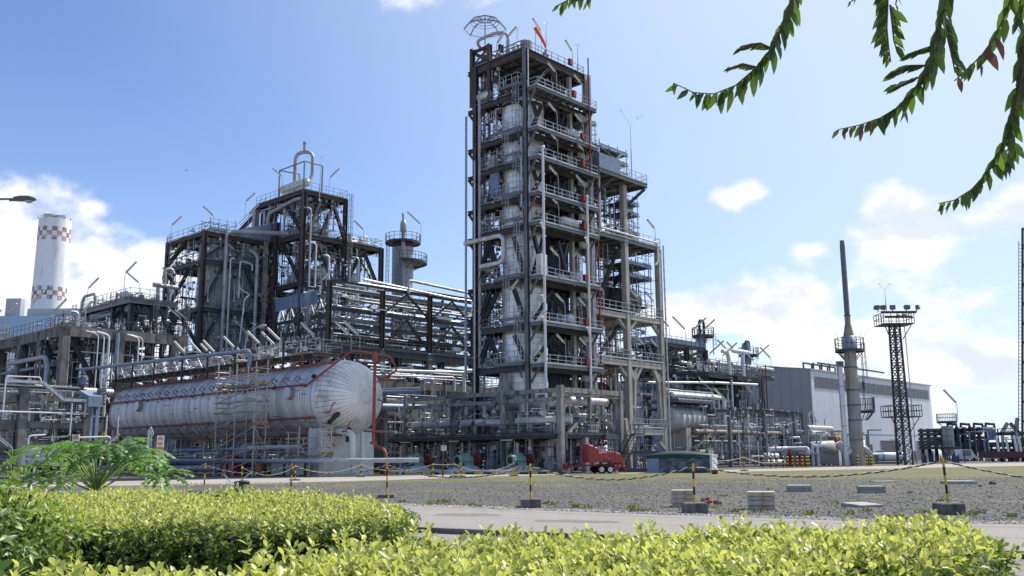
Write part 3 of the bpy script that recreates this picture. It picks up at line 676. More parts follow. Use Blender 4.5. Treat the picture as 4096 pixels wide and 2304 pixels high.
# ================================================================== the tall process tower
TF = [9.9, 13.8, 18.2, 23.4, 26.3, 29.9, 32.8, 37.0, 41.3]
TU, TV = 9.4, 6.9
def tower():
    t = T('process_tower', 'tallest steel framed process tower with stacked balconies and two clad columns', 'process tower', (0, 0, 0))
    for u, v, mt, w in ((0, 0, GREYS, .4), (0, TV, RUST, .48), (TU, TV, STEEL, .4)): col(t, u, v, 0, 41.3, w, mt)
    col(t, TU, 0, 0, 41.3, .42, CONCP, up=(0, 1, 0)); col(t, 7.15, .3, 0, 41.0, .4, CONCP, up=(0, 1, 0)); col(t, 4.6, TV, 0, 41.0, .45, STEEL)
    m = M(); m.box(.08, .2, -.30, -.24, 9, 41.1); P('lit_flange_strip', m, GALV, t)  # pale strip stands for the sunlit flange of the corner column
    hole = (.35, 5.6, .45, 5.6)
    for i, z in enumerate(TF):
        last = i == len(TF)-1
        deck(t, 0, TU, 0, TV, z, bm=RUST if i not in (0, 1) else STEEL, bh=.55 if not last else .8, hole=None if last else hole, joist=1.3)
        # stub brackets on the far left
        m = M(); m.ibeam((0, TV, z-.5), (0, TV+1.1, z-.5), .3, .4); m.bar((0, TV+.2, z-1.6), (0, TV+1.0, z-.6), .2); P('bracket', m, RUST, t)
        rail(t, [(-.1, TV), (-.1, .3)], z)
        if not last: rail(t, [(0, TV), (TU, TV)], z)
    # left side half balconies round the column, with caged ladders between them
    for i, z in enumerate(TF[:-1]):
        big_ = i % 2 == 1
        v0, v1, d = (.15, 2.5, -.95) if big_ else (.1, 3.6, -.8)
        zz = z+(.55 if big_ else .25)
        m = M(); m.box(d, -.4, v0, v1, zz-.1, zz); m.bar((d+.06, v0, zz-.2), (d+.06, v1, zz-.2), .1, .2); m.bar((d, v0+.05, zz-.2), (-.4, v0+.05, zz-.2), .1, .2); P('side_balcony', m, GREYS, t)
        brace(t, (d+.1, v0+.4, zz-.2), (-.3, v0+.4, zz-1.5), .12, GREYS, 'strut')
        rail(t, [(-.4, v0), (d, v0), (d, v1), (-.4, v1)], zz, .95, GALV, .8, False)
        if i < len(TF)-2: ladder(t, d+.35, (v1-.5 if i % 2 else v0+.6), zz, TF[i+1]+.6, (-1, 0), True, GALV)
    # front balconies, their joists and struts
    for i, z in enumerate(TF[:-1]):
        s = 1.55 if z > 15 else 1.7
        deck(t, -.05, TU-.1, -s, -.35, z, bm=GREYS, bh=.3, joist=0, edges='dlr', th=.045)
        m = M()
        for k in range(9): u = .5+k*1.05; m.ibeam((u, -s+.08, z-.17), (u, -.35, z-.17), .1, .2)
        P('balcony_joists', m, GREYS, t)
        for u in (.05, TU-.4): brace(t, (u, -s+.25, z-.25), (u, -.3, z-1.75), .17, GREYS, 'strut')
        rail(t, [(0, -.3), (0, -s), (TU-.1, -s), (TU-.1, -.4)], z, .85, GALV)
        m = M(); m.bar((TU-1.9, -.55, z-.95), (TU+.2, -.1, z-.95), .35, .55); P('haunch_beam', m, CONCP, t)
    # bracing of the two faces
    for a, b in ((0, 1), (1, 2), (3, 4), (5, 6), (7, 8)):
        za, zb = TF[a], TF[b]-1.0; 
        brace(t, (3.6, 0, zb), (.9, 0, za+.4), .28); brace(t, (3.6, 0, zb), (6.6, 0, za+.4), .28)
        for (p, q) in (((.9, za+.4), (1.45, za+1.3)), ((6.6, za+.4), (6.05, za+1.3))):
            pass
    for a, b in ((2, 3), (4, 5), (6, 7)):
        za, zb = TF[a], TF[b]-1.0; zm = za+(zb-za)*.55
        for s_ in (1.7, 5.3):
            brace(t, (s_, 0, zm), (s_-.9 if s_ < 3 else s_+.9, 0, za+.1), .34); brace(t, (s_, 0, zm), (s_-.7, 0, zb), .3); brace(t, (s_, 0, zm), (s_+.7, 0, zb), .3)
    for a, b in ((0, 1), (1, 2), (2, 3)):
        za, zb = TF[a], TF[b]-1.0
        brace(t, (0, 5.0, zb), (0, 6.6, za), .38); brace(t, (0, 5.0, zb), (0, 3.6, za+.3), .36) if a != 1 else brace(t, (0, 3.9, zb), (0, 6.3, za), .34)
        brace(t, (0, 1.7, zb), (0, .5, za+.6), .34)
    for a in (4, 5, 6, 7): brace(t, (0, 6.9, TF[a]-2.1), (0, 5.6, TF[a]-.6), .26, RUST); brace(t, (0, 0, TF[a]-2.1), (0, 1.3, TF[a]-.6), .26, RUST)
    for a in (0, 2, 4, 6): brace(t, (TU, .3, TF[a]), (TU, TV-.3, TF[a+1]), .3); brace(t, (.3, TV, TF[a]), (4.4, TV, TF[a+1]-1), .3); brace(t, (9.2, TV, TF[a+1]), (4.8, TV, TF[a+2]-1), .3)
    # A-frame legs under the lowest deck
    for q in ((.2, 5.1), (.2, 1.3)): cbeam(t, (0, 3.1, 9.2), (0, q[1], 1.5), .5, .5, CONCP, 'leg_strut')
    m = M(); m.box(6.0, 9.2, 2.5, 2.75, 0, 41); P('fire_wall', m, WALLD, t)
    for k in range(1, 4):
        m = M(); m.box(6.0+k*.8-.02, 6.0+k*.8+.02, 2.47, 2.498, 0, 41); P('wall_joint', m, PIPEB, t)
    # vertical service pipes on the faces
    for u, v, r, mt, z0, z1 in ((.0, 6.3, .2, ALUD, 10, 38.5), (-.5, TV+.9, .12, PIPEG, 9, 36), (-.45, 6.6, .1, GALV, 2, 31), (.5, 6.0, .08, PIPEG, 10, 37), (.9, 6.6, .1, PIPEG, 3, 40), (1.6, 6.5, .12, ALUD, 10, 38),
                            (-.42, .25, .1, GALV, 25, 32), (9.7, -.3, .05, GALV, 2, 41)): pipe(t, [(u, v, z0), (u, v, z1)], r, mt, rings=1.4)
    m = M()
    for s_ in (-.2, .2): m.bar((TU+.1+s_, -.52, 2), (TU+.1+s_, -.52, 41.2), .05, .12)
    z = 2.3
    while z < 41: m.bar((TU-.1, -.52, z), (TU+.3, -.52, z), .04); z += .6
    for k in range(3): m.cone((TU+k*.1, -.56, 2), (TU+k*.1, -.56, 41), .03, .03, 6)
    P('cable_ladder', m, GALV, t)
    # loop of thick pipe on the left face (two storeys) and the roof loop
    pipe(t, [(-.55, 7.9, 22.6), (-.55, 2.55, 22.6), (-.55, 2.55, 19.9), (-.55, 5.9, 19.9), (.7, 5.9, 19.7), (.7, 4.3, 19.7), (.7, 4.3, 18.2)], .23, ALU, .75, 12, 'insulated_pipe', .6)
    pipe(t, [(-.55, 7.9, 22.6), (.8, 7.9, 22.6)], .23, ALU, n=12, name='insulated_pipe')
    for i, z in enumerate(TF[:-1]):
        zt = TF[i+1]-1.1
        clutter(t, .3, 1.0, 4.2, 6.6, z, zt, 4, vert=.45, rs=i+40); clutter(t, 1.2, 9.0, 5.7, 6.7, z, zt, 4, rs=i+60, vert=.3); clutter(t, 5.7, 9.0, 3.0, 6.5, z, zt, 4, rs=i+80, big=.25); clutter(t, 4.2, 6.5, -1.0, .2, z, z+1.1, 2, vert=.05, eq=.9, rs=i+90)
    for k, (z, u, a) in enumerate(((26.6, .9, 0), (23.7, .9, 0), (9.9, 1.0, 0), (9.9, 6.2, 1))):  # hazard stripes on brace feet
        s_ = 1 if not a else -1
        for j in range(3): 
            m = M(); m.bar((u+.1*s_*j*2, -.22, z+.5+j*.28), (u+.1*s_*(j*2+1), -.22, z+.64+j*.28), .12, .3); P('hazard_stripe', m, YEL if j % 2 == 0 else BLK, t)
    for i, z in enumerate(TF[:-1]): fine(t, .2, 1.0, 3.8, 6.8, z, TF[i+1]-.9, 40, i+300); fine(t, 5.6, 9.2, .4, 2.3, z, TF[i+1]-.8, 24, i+320); fine(t, .5, 9, 5.8, 6.8, z, TF[i+1]-.8, 24, i+340)
    return t
TW = tower()
def column(name, lab, u, v, z0, z1, R, mt=ALU, dome=True, group=None, dz=.62, N=14):
    t = T(name, lab, 'column vessel', (u, v, z0), group); clad_rings(t, u, v, z0, z1, R, dz, N, mt)
    if dome:
        m = M(); m.lathe((u, v, z1), (0, 0, 1), [(0, R), (R*.25, R*.95), (R*.45, R*.75), (R*.58, R*.45), (R*.64, .15), (R*.9, .15)], 28); P('dome_head', m, mt, t)
    m = M()
    for a in range(3): 
        z = z0+(z1-z0)*(.22+.28*a); m.lathe((u, v, z), (0, 0, 1), [(-.06, R*1.01), (-.05, R+.07), (.05, R+.07), (.06, R*1.01)], 28)
    P('stiffening_band', m, GALV, t); return t
column('distillation_column', 'big clad distillation column inside the tall tower near its front corner', 2.85, 2.95, 6.5, 36.6, 2.15, ALUW)
m = M(); m.cone((3.2, 3.2, 0), (3.2, 3.2, 6.5), 2.0, 2.0, 28); sk = S('column_skirt', m, CONCW, 'pale concrete skirt under the big clad column', 'skirt', None)
sk.location = PW(0, 0); sk.rotation_euler = (0, 0, ROTZ)
# roof gear
def roof_gear():
    z = 41.3; q = onU(2033, 132, .8); RL1 = (.8, q[0], z+.1); RL2 = (.8, q[0], q[1]); q = onU(1985, 130, .8); RL3 = (.8, q[0], q[1]); q = onU(1900, 166, -.2); RL4 = (-.2, q[0], q[1])
    t = T('roof_pipe_loop', 'thick silver pipe loop arching over the roof of the tall tower', 'pipe', (0, 6, z))
    pipe(t, [RL1, RL2, RL3, RL4, (RL4[0]+1.6, RL4[1]+.2, RL4[2]-.5), (RL4[0]+5.5, RL4[1]-.6, RL4[2]-.9)], .17, PIPEG, .8, 12, 'insulated_pipe', .7)
    t = T('roof_steel_frame', 'dark steel frame rising behind the left corner of the tall tower roof', 'steel frame', (0, 6.5, z))
    for u, v, h in ((.1, 7.5, 43.5), (.1, 5.0, 43.3), (1.8, 5.0, 43.8), (1.8, 7.5, 43.5)): col(t, u, v, 37, h, .42, RUST)
    for z_ in (41.6, 43.1): m = M(); m.ibeam((.1, 5, z_), (.1, 7.5, z_), .22, .3); m.ibeam((.1, 7.5, z_), (1.8, 7.5, z_), .22, .3); P('beam', m, RUST, t)
    brace(t, (.1, 5.1, 41.6), (.1, 7.4, 43.1), .12); brace(t, (.1, 7.4, 41.6), (.1, 5.1, 43.1), .12)
    rail(TW, [(0, .2), (0, 5)], z, .85); rail(TW, [(0, .1), (TU, .1)], z, .9, GREYS); rail(TW, [(TU, .1), (TU, 6.9)], z, .9, GREYS)
    clutter(TW, .6, 4.6, .8, 5.0, z, z+1.5, 14, vert=.1, eq=.8, rs=7)
    m = M(); m.cone((1.2, .9, z), (1.2, .9, z+1.25), .6, .6, 14); m.cone((3.2, 3.0, z), (3.2, 3.0, z+1.1), .7, .7, 14); P('roof_drum', m, ALUD, TW)
    # windsock
    t = T('windsock', 'bright orange drooping windsock on the tall tower roof', 'windsock', (1.5, -.1, z)); m = M(); m.cone((1.5, -.1, z), (1.5, -.1, z+2.7), .035, .03, 6); P('pole', m, GALV, t)
    m = M(); m.tube([(1.5, -.1, z+2.55), (1.62, -.2, z+2.25), (2.0, -.35, z+1.75), (2.35, -.45, z+1.2), (2.6, -.5, z+.7)], [.21, .2, .17, .14, .1], 12, cap=False); P('fabric_sleeve', m, ORG, t)
    m = M(); m.lathe((1.5, -.1, z+2.55), (-.35, .3, .9), [(-.02, .21), (-.02, .23), (.02, .23), (.02, .21)], 14); P('hoop', m, GALV, t)
    # umbrella shaped lightning array on a mast
    u0, v0 = .4, 5.6; zc, R_ = onU(1940, 100, .4)[1]-.2, 2.6; v0 = onU(1940, 100, .4)[0]
    t = T('lightning_umbrella', 'umbrella shaped wire lightning array on a mast above the tall tower', 'lightning array', (u0, v0, z))
    m = M(); m.cone((u0, v0, z), (u0, v0, zc+1.1), .06, .05, 6); P('mast', m, STEEL, t)
    pr = [(.35, .75), (1.0, .95), (1.9, .6), (2.6, -.25)]; n = 8; ang = [2*math.pi*i/n for i in range(n)]
    q = lambda r, h, a: (u0+r*.85*math.cos(a), v0+r*.85*math.sin(a), zc+h*.85)
    for a in ang:
        m = M()
        for (r, h), (r2, h2) in zip(pr, pr[1:]): m.bar(q(r, h, a), q(r2, h2, a), .05)
        for (r, h), (r2, h2) in zip(pr, pr[1:]): m.bar(q(r, h-.22, a), q(r2, h2-.16, a), .03); m.bar(q(r, h, a), q(r2, h2-.16, a), .03)
        P('rib', m, GREYS, t)
    for r, h in pr+[(1.5, .78)]:
        m = M()
        for a, b in zip(ang, ang[1:]+ang[:1]): m.bar(q(r, h, a), q(r, h, b), .04)
        P('hoop', m, GREYS, t)
    m = M()
    for k in range(5):
        r, h = 1.9+.17*k, .6-.2*k
        for a, b in zip(ang, ang[1:]+ang[:1]): m.bar(q(r+.1, h-.25, a), q(r+.1, h-.25, b), .012)
    P('barbed_wire', m, GALV, t)
    lightning_rod((3.6, .3, z), 4.2, 'lightning rod above the right roof edge of the tall tower, nearest the windsock'); lightning_rod((8.6, .2, z), 3.6, 'lightning rod at the far right end of the tall tower roof'); lightning_rod((2.6, 3.4, z), 4.4, 'lightning rod behind the silver pipe loop on the tall tower roof')
roof_gear()
# cabinets, lamps and pipes hung on the tower
for i, z in enumerate(TF[1:]+[9.9]):
    u = 6.4 if z < 36 else 5.2
    if z > 41: u = 6.5
    m = M(); v = -1.72 if z < 40 else -.25
    m.box(u, u+.46, v-.16, v+.12, z+.2, z+.85); m.box(u+.04, u+.42, v-.19, v-.16, z+.24, z+.81)
    o = S('hose_cabinet', m, RED, f"red hose cabinet on the {['second', 'third', 'fourth', 'fifth', 'sixth', 'seventh', 'eighth', 'roof', 'lowest'][i]} balcony rail of the tall tower, counting upward", 'cabinet', None, 'red hose cabinets on the tall tower')
    o.location = PW(0, 0); o.rotation_euler = (0, 0, ROTZ)
nm = ['lowest', 'second', 'third', 'fourth', 'fifth', 'sixth', 'seventh', 'eighth']
for i, z in enumerate(TF[:-1]):
    lamp((2.9 if z > 15 else 3.6, -1.6, z), (-1, .25), f'left tube lamp on the {nm[i]} balcony of the tall tower, counting upward', 2.3, sc=1.0, L=1.15)
    lamp((7.0, -1.6, z), (-1, .25), f'right tube lamp on the {nm[i]} balcony of the tall tower, counting upward', 2.3, sc=1.0, L=1.15)
lamp((2.6, .1, 41.3), (-1, 0), 'tube lamp beside the orange windsock', 2.9, L=1.35); lamp((7.6, .1, 41.3), (-1, 0), 'tube lamp at the right end of the tall tower roof', 2.3)
lamp((.3, 4.2, 41.3), (0, -1), 'tube lamp on the roof left of the silver pipe loop', 2.0); lamp((.2, 2.7, 41.3), (.3, -1), 'small tube lamp under the roof pipe loop', 2.2)
lamp((-.5, 1.9, 15.6), (.1, -1), 'tube lamp on the left side of the tall tower, low down', 1.6)
for u, lab in ((.35, 'left'), (7.0, 'right')):
    t = T('vent_pipe', f'{lab} white vertical pipe running up the tall tower balconies', 'pipe', (u, -1.78, 0), 'white risers on the tall tower')
    pipe(t, [(u, -1.85, 3), (u, -1.85, 30.6 if u < 1 else 27)], .125, PIPEW, n=12, name='riser')
    for z in (13.0, 22.0) if u > 1 else (13.4, 22.3, 15.4):
        m = M(); m.tube([(u, -1.85, z), (u-.5, -2.0, z+.7)], .1, 10); m.cone((u-.5, -2.0, z+.7), (u-.55, -2.02, z+.77), .16, .16, 12); P('branch_inlet', m, PIPEW, t)
    m = M(); m.lathe((u, -1.85, 30.6 if u < 1 else 27), (0, 0, 1), [(0, .18), (.15, .17), (.24, .02)], 12); P('cap', m, PIPEW, t)
t = T('fire_riser', 'thin red fire riser beside the right edge of the tall tower', 'pipe', (10.6, -.3, 0)); pipe(t, [(10.7, -.3, 2), (10.7, -.3, 34)], .09, RED); 
for z in (9, 16.5, 21.5): m = M(); m.cone((10.7, -.3, z), (11.6, -.3, z), .08, .08, 8); m.cone((10.7, -.3, z-.2), (10.7, -.3, z+.2), .13, .13, 8); P('branch', m, RED, t)
t = T('fire_riser', 'thin red fire riser on the upper right balconies of the tall tower', 'pipe', (7.7, -1.7, 29)); pipe(t, [(7.9, -1.7, 29.9), (7.9, -1.7, 42.2)], .07, RED)
for z, v0, lab in ((18.25, -1.3, 'white cabinet on the third balcony of the tall tower'), (27, .9, '')):
    if lab:
        m = M(); m.box(.45, 1.35, -1.35, -.75, 18.2, 20.3); m.box(.5, 1.3, -1.38, -1.352, 18.3, 20.2); o = S('control_cabinet', m, PIPEW, lab, 'cabinet', None); o.location = PW(0, 0); o.rotation_euler = (0, 0, ROTZ)
m = M(); m.box(.0, .2, 3.7, 4.9, 27.0, 29.3); o = S('sheet_panel', m, BOARDB, 'blue grey sheet panel standing on a left deck of the tall tower', 'panel', None); o.location = PW(0, 0); o.rotation_euler = (0, 0, ROTZ)
# ================================================================== concrete frame right of the tower
def cframe():
    t = T('concrete_structure', 'pale concrete frame with open floors attached right of the tall tower', 'process structure', (15.6, 0, 0))
    FZ = [(4.3, 15.8, 22.0), (11.4, 10.0, 22.0), (16.4, 10.0, 22.0), (24.5, 10.0, 22.0), (31.0, 10.0, 18.6)]
    for u, v, h in ((15.7, 0, 30.5), (22.0, 0, 24.3), (15.7, 7.2, 30.5), (22.0, 7.2, 24.3)): ccol(t, u, v, 0, h, .64)
    ccol(t, 9.95, .05, 0, 24.3, .5)
    for z, a, b in FZ:
        steel = z > 20
        if steel: deck(t, a, b, -.3 if z < 30 else -1.2, 7.2, z, bm=GREYS, bh=.42, joist=1.6)
        else:
            m = M(); m.box(a, b, .3, 6.9, z-.25, z); P('floor_slab', m, CONCP, t)
            for p, q in (((a, -.05, z-.42), (15.3, -.05, z-.42)), ((16.1, -.05, z-.42), (21.6, -.05, z-.42)), ((a, 7.2, z-.42), (22, 7.2, z-.42)), ((22, .45, z-.42), (22, 6.8, z-.42)), ((15.7, .45, z-.42), (15.7, 6.8, z-.42))):
                if q[0]-p[0] > .5 or q[1]-p[1] > .5: cbeam(t, p, q, .45, .55)
            for u in (15.2, 16.2, 21.5):
                s_ = -1 if u in (15.2, 21.5) else 1
                if z > 5: cbeam(t, (u-.1*s_, 0, z-1.7), (u+s_*1.1, 0, z-.75), .35, .35, name='haunch')
        rail(t, [(a+.2, -.35 if z < 30 else -1.2), (b, -.35 if z < 30 else -1.2), (b, 7.0)], z, .95, GALV)
    for u in (16.7, 21.2):   # splayed concrete struts under the first high floor
        k = 1 if u < 18 else -1
        cbeam(t, (u+k*.1, -.05, 10.2), (u+k*.05-.5*k, -.05, 2.5), .34, .34, name='splayed_strut'); cbeam(t, (u, -.05, 9.2), (u-1.0, -.05, 10.8), .35, .35, name='splayed_strut'); cbeam(t, (u, -.05, 9.2), (u+1.3, -.05, 10.8), .35, .35, name='splayed_strut')
    cbeam(t, (14.4, -.3, 5.2), (15.3, -.3, .2), .4, .5, name='splayed_strut')
    for p, q in (((15.2, .3, 23.8), (10.8, .3, 16.6)), ((15.2, .3, 15.4), (11.4, .3, 11.8)), ((15.3, 3, 30.2), (11.5, 3, 24.8)), ((21.6, 4, 23.6), (16.2, 4, 16.6)), ((12.8, -1.1, 30.6), (10.0, -.5, 28.2)), ((18.4, -1.0, 30.4), (16.3, -.2, 28.4))): brace(t, p, q, .3)
    for z, z1, n in ((.2, 10.6, 16), (4.3, 10.5, 12), (11.4, 15.6, 18), (16.4, 23.6, 16), (24.5, 30.2, 12)):
        clutter(t, 10.6, 15.2, 1.0, 6.6, z, z1, n, big=.3, rs=int(z*10)); clutter(t, 16.4, 21.4, .8, 6.6, z, z1 if z < 20 else 26, n if z < 20 else 6, big=.25, rs=int(z*10)+5)
    hvessel(t, (11.0, 3.0, 13.3), (1, 0, 0), 2.0, .75, ALUD); hvessel(t, (16.6, 3.5, 18.9), (0, 1, 0), 3.0, 1.5, STEEL); hvessel(t, (17.0, 3.0, 18.4), (1, 0, 0), 4.0, 1.4, STEEL)
    hvessel(t, (10.5, 4.0, 7.6), (1, 0, 0), 5.5, 1.7, STEEL, 'dark_drum')
    hvessel(t, (10.6, 2.0, 32.6), (1, 0, 0), 4.5, .95, ALU)
    m = M(); m.box(10.0, 13.6, -1.25, -1.18, 31.0, 32.6); m.box(9.95, 10.02, -1.2, 1, 31, 32.6); P('wind_screen', m, BOARDB, t)
    pipe(t, [(11.0, -.4, 33.6), (11.0, -.4, 24.9), (21.4, -.4, 24.9), (21.4, -.4, 22.8), (20.9, -.4, 22.3)], .11, PIPEW, .3, name='pale_pipe')
    m = M(); m.cone((22.62, -.35, .5), (22.62, -.35, 24.8), .09, .09, 8); z = 1
    while z < 24: m.cone((22.62, -.35, z), (22.62, -.35, z+.1), .13, .13, 8); z += 1.1
    P('conduit', m, GALV, t)
    ladder(t, 21.3, -.2, 11.4, 16, (0, -1), False)
    for z, z1 in ((.2, 4), (4.4, 11), (11.5, 15.8), (16.5, 23.8), (24.6, 30)): fine(t, 10.4, 15.2, .2, 4, z, z1, 60, int(z*7)); fine(t, 16.3, 21.6 if z < 20 else 19, .2, 4, z, z1, 60, int(z*7)+3)
    return t
CF = cframe()
SST = mat('dark_scaffold_steel', (.12, .14, .16), .5, .5, .2, 3)
scaffold('scaffold', 'topmost narrow dark scaffold at the right shoulder of the tall tower', 10.1, 12.3, 1, 3.4, [33.0, 34.2, 35.6, 36.6], 2, 1, [34.2, 36.6], SST, 31.1, grp='dark scaffolds inside the process structures')
scaffold('scaffold', 'dark scaffold with boarded lifts round the small silver drum, upper right', 12.0, 16.8, .2, 3.8, [31.6, 32.8, 34.0], 3, 2, 'all', SST, 31.1, grp='dark scaffolds inside the process structures')
scaffold('scaffold', 'dark scaffold filling the open bay behind the tall concrete column', 10.6, 15.0, 2, 6, [25.5, 26.7, 27.9, 29.1], 4, 2, [29.1], SST, 24.6, grp='dark scaffolds inside the process structures')
scaffold('scaffold', 'dark three lift scaffold standing right of the tall concrete column', 16.6, 19.2, 0.6, 3, [25.4, 26.4, 27.6, 28.8], 3, 2, [25.4, 27.6, 28.8], SST, 24.6, grp='dark scaffolds inside the process structures')
scaffold('scaffold', 'dark scaffold in the upper right bay of the concrete frame', 16.6, 21.3, .6, 4, [17.8, 19.2, 20.6, 22.0], 4, 2, [20.6, 22.0], SST, 16.5, grp='dark scaffolds inside the process structures')
for p, d, lab in (((21.2, -.3, 24.5), (-1, .2), 'tube lamp on the top right corner of the concrete frame'), ((12.0, -.3, 11.4), (-1, .2), 'tube lamp on the middle floor of the concrete frame, left bay'), ((18.5, -.3, 11.4), (-1, .2), 'tube lamp on the middle floor of the concrete frame, centre'),
                  ((21.0, -.3, 11.4), (-1, .2), 'tube lamp on the middle floor of the concrete frame, right end'), ((20.5, -.3, 16.4), (-1, .2), 'tube lamp on the upper floor of the concrete frame, right end'), ((17.6, -.3, 16.4), (-1, .2), 'tube lamp on the upper floor of the concrete frame, centre'),
                  ((11.5, -.3, 16.4), (-1, .2), 'tube lamp on the upper floor of the concrete frame, left bay'), ((13.6, -.5, 31.0), (1, -.2), 'tube lamp on the highest small deck of the concrete frame'), ((16.9, -.3, 4.3), (-1, .2), 'tube lamp on the low floor of the concrete frame'), ((21.6, -.5, .3), (-1, 0), 'tube lamp at the foot of the concrete frame')):
    lamp(p, d, lab, 1.9 if p[2] != 24.5 else 2.2)
lightning_rod((16.2, -.9, 31.0), 7.0, 'forked lightning rod on the upper right deck', 2); lightning_rod((18.6, .2, 24.5), 7.2, 'forked lightning rod above the right end of the concrete frame', 2)
# ================================================================== pump frame
def pumps():
    a, b = -2.2, -5.7
    zt = onU(2231, 1550, a)[1]; vs = [b]+[onU(x, 1580, a)[0] for x in (2012, 1812, 1625)]; uR = onV(2478, 1560, b)[0]; zd = onU(2230, 1735, a)[1]
    t = T('pump_structure', 'low mossy concrete pipe frame over the teal pump motors, in front of the tower', 'pipe frame', (a, b, 0))
    for v in vs: ccol(t, a, v, 0, zt+.2, .54 if v == b else .44, CONCM)
    m = M(); m.prism([(a-.55, b-.55), (a+.55, b-.55), (a+.55, b+.55), (a-.55, b+.55)], 0, .45); P('column_foot', m, CONC, t)
    for v in vs[1:]: ccol(t, 2.6, v, 0, zt, .4, CONCM)
    ccol(t, uR, b, 0, zt+.1, .48, CONCM); ccol(t, a+3.4, b+.1, 0, zd-.3, .55, CONCM); ccol(t, uR, 0.5, 0, zt, .4, CONCM)
    for i, (v0, v1) in enumerate(zip(vs, vs[1:])):
        cbeam(t, (a, v0+.4, zt-.2), (a, v1-.4, zt-.2), .34, .36, CONCM); cbeam(t, (a-.45, v0+.3, zt-1.0), (a-.45, v1-.3, zt-1.0), .26, .32, CONCM)
        cbeam(t, (2.6, v0+.4, zt-.3), (2.6, v1-.3, zt-.3), .35, .42, CONCM)
        brace(t, (a, v1-.5, zt-1.6), (a, v1-1.3, zt-.5), .2, CONCM); brace(t, (a+.1, v0+.5, zt-2.1), (a+.1, v0+.3, zd), .2, RUST) if i == 0 else None
    for v in vs[1:]: cbeam(t, (a+.4, v, zt-.25), (2.3, v, zt-.25), .35, .42, CONCM)
    cbeam(t, (a+.4, b, zt-.2), (uR-.3, b, zt-.2), .4, .45, CONCM); cbeam(t, (a+.4, b, zt-.62), (uR-.3, b, zt-.62), .3, .2, CONCM)
    cbeam(t, (a+4.0, b-.25, zt-.1), (a+4.0, b+1.6, zt-.1), .5, .38, CONCM); brace(t, (a+4.0, b-.05, zt-2.6), (a+4.0, b-.05, zt-.4), .28, CONCM)
    cbeam(t, (a+.4, b+1.4, zt-.5), (uR-.2, b+1.6, zt-.5), .3, .4, CONCM)
    for u, k in ((a+.5, 1), (uR-.4, -1)): brace(t, (u, b, zt-1.2), (u+.8*k, b, zt-.45), .28, CONCM)
    brace(t, (uR-3.0, b+.3, zt-2.2), (uR-.6, b+.3, zd+.3), .22, CONCP); brace(t, (a+1.2, vs[1], zt-.5), (a-.1, vs[1]+3.0, zt-2.0), .2, CONCM)
    # working deck
    deck(t, a-.5, 4.0, b+.2, vs[-1]+5, zd, bm=STEEL, bh=.34, joist=1.5); deck(t, 4.02, uR+.5, b-.1, b+4, zd, bm=GREYS, bh=.34, joist=1.5, edges='dr')
    rail(t, [(a-.5, vs[-1]+5), (a-.5, b+.5)], zd, .95, STEEL); rail(t, [(a+.5, b-.05), (uR+.4, b-.05)], zd, .95, STEEL)
    # stair down at the right end
    m = M()
    for k in range(11): m.box(uR+.5, uR+1.4, b-.2-k*.0, b-.2, 0, 0) if False else m.box(uR+.9+k*-.0-.02-k*.22, uR+1.15-k*.22, b-1.2, b-.3, zd-.3-k*.28, zd-.26-k*.28)
    for v in (b-1.22, b-.28): m.bar((uR+1.2, v, zd-.1), (uR-1.5, v, .1), .05, .22); m.bar((uR+1.2, v, zd+.85), (uR-1.5, v, 1.05), .045); 
    for k in range(4): m.bar((uR+1.2-k*.9, b-1.22, zd-.1-k*1.05), (uR+1.2-k*.9, b-1.22, zd+.85-k*1.05), .045)
    P('stair', m, STEEL, t)
    m = M(); m.box(uR+.4, uR+1.9, b-1.3, b+.2, zd-.12, zd); P('stair_landing', m, GRATE, t); rail(t, [(uR+.4, b-1.3), (uR+1.9, b-1.3), (uR+1.9, b+.2)], zd, .95, STEEL)
    # header and looped exchangers
    zp = onU(1900, 1628, -.3)[1]
    pipe(t, [(-.3, vs[-1]-1.0, zp), (-.3, b+2.6, zp)], .34, ALUD, n=16, name='header_pipe', rings=.8)
    pipe(t, [(.2, b+1.0, zp+.15), (uR-.9, b+1.0, zp+.15)], .36, ALU, n=16, name='header_pipe', rings=.8)
    m = M(); m.cone((uR-.9, b+1.0, zp-.6), (uR-.85, b+1.0, zp-.6), .01); m.cone((uR-.92, b+1.0, zp+.15), (uR-.86, b+1.0, zp+.15), .4, .4, 16); m.lathe((uR-1.4, b+1.0, zp-.9), (1, 0, 0), [(0, .2), (.02, .5), (.1, .5), (.12, .45)], 16); P('blind_flange', m, PIPEW, t)
    pipe(t, [(.8, vs[-1], zp-1.2), (.8, b+3, zp-1.2)], .28, ALUD, n=14, name='header_pipe', rings=.9); hvessel(t, (2.2, b+1.9, zp-1.25), (1, 0, 0), 2.4, .42, ALU); hvessel(t, (1.4, 3.0, zp-1.15), (0, 1, 0), 2.2, .5, PIPEB); hvessel(t, (1.2, 10.2, zp-1.3), (0, 1, 0), 2.2, .45, PIPEG)
    zl = zd+1.25
    for k, v in enumerate([onU(x, 1695, -1.2)[0] for x in (1650, 1850, 2068)]):
        pipe(t, [(-.3, v+.3, zp), (-.3, v+.3, zl-.9)], .3, ALUD, n=14, name='drop_pipe', rings=.6)
        pipe(t, [(-1.0, v, zl), (-1.2, v-2.2, zl), (-.2, v-4.0, zl), (.4, v-5.2, zl)], .38, ALU, 1.2, 16, 'loop_pipe', .55)
        m = M(); m.lathe((-1.0, v, zl), (0, 1, 0), [(0, .38), (.2, .35), (.33, .22), (.38, .02)], 16); P('loop_end', m, ALU, t)
        pipe(t, [(-1.1, v-1.6, zl-.3), (-1.1, v-1.6, 1.4)], .28, ALUD, n=14, name='drop_pipe', rings=.6)
        pipe(t, [(-.6, v-5.0, zd-.4), (-.6, v-3.4, zd-.45), (-.6, v-3.4, .9)], .28, ALU, .9, 14, 'suction_elbow', .4)
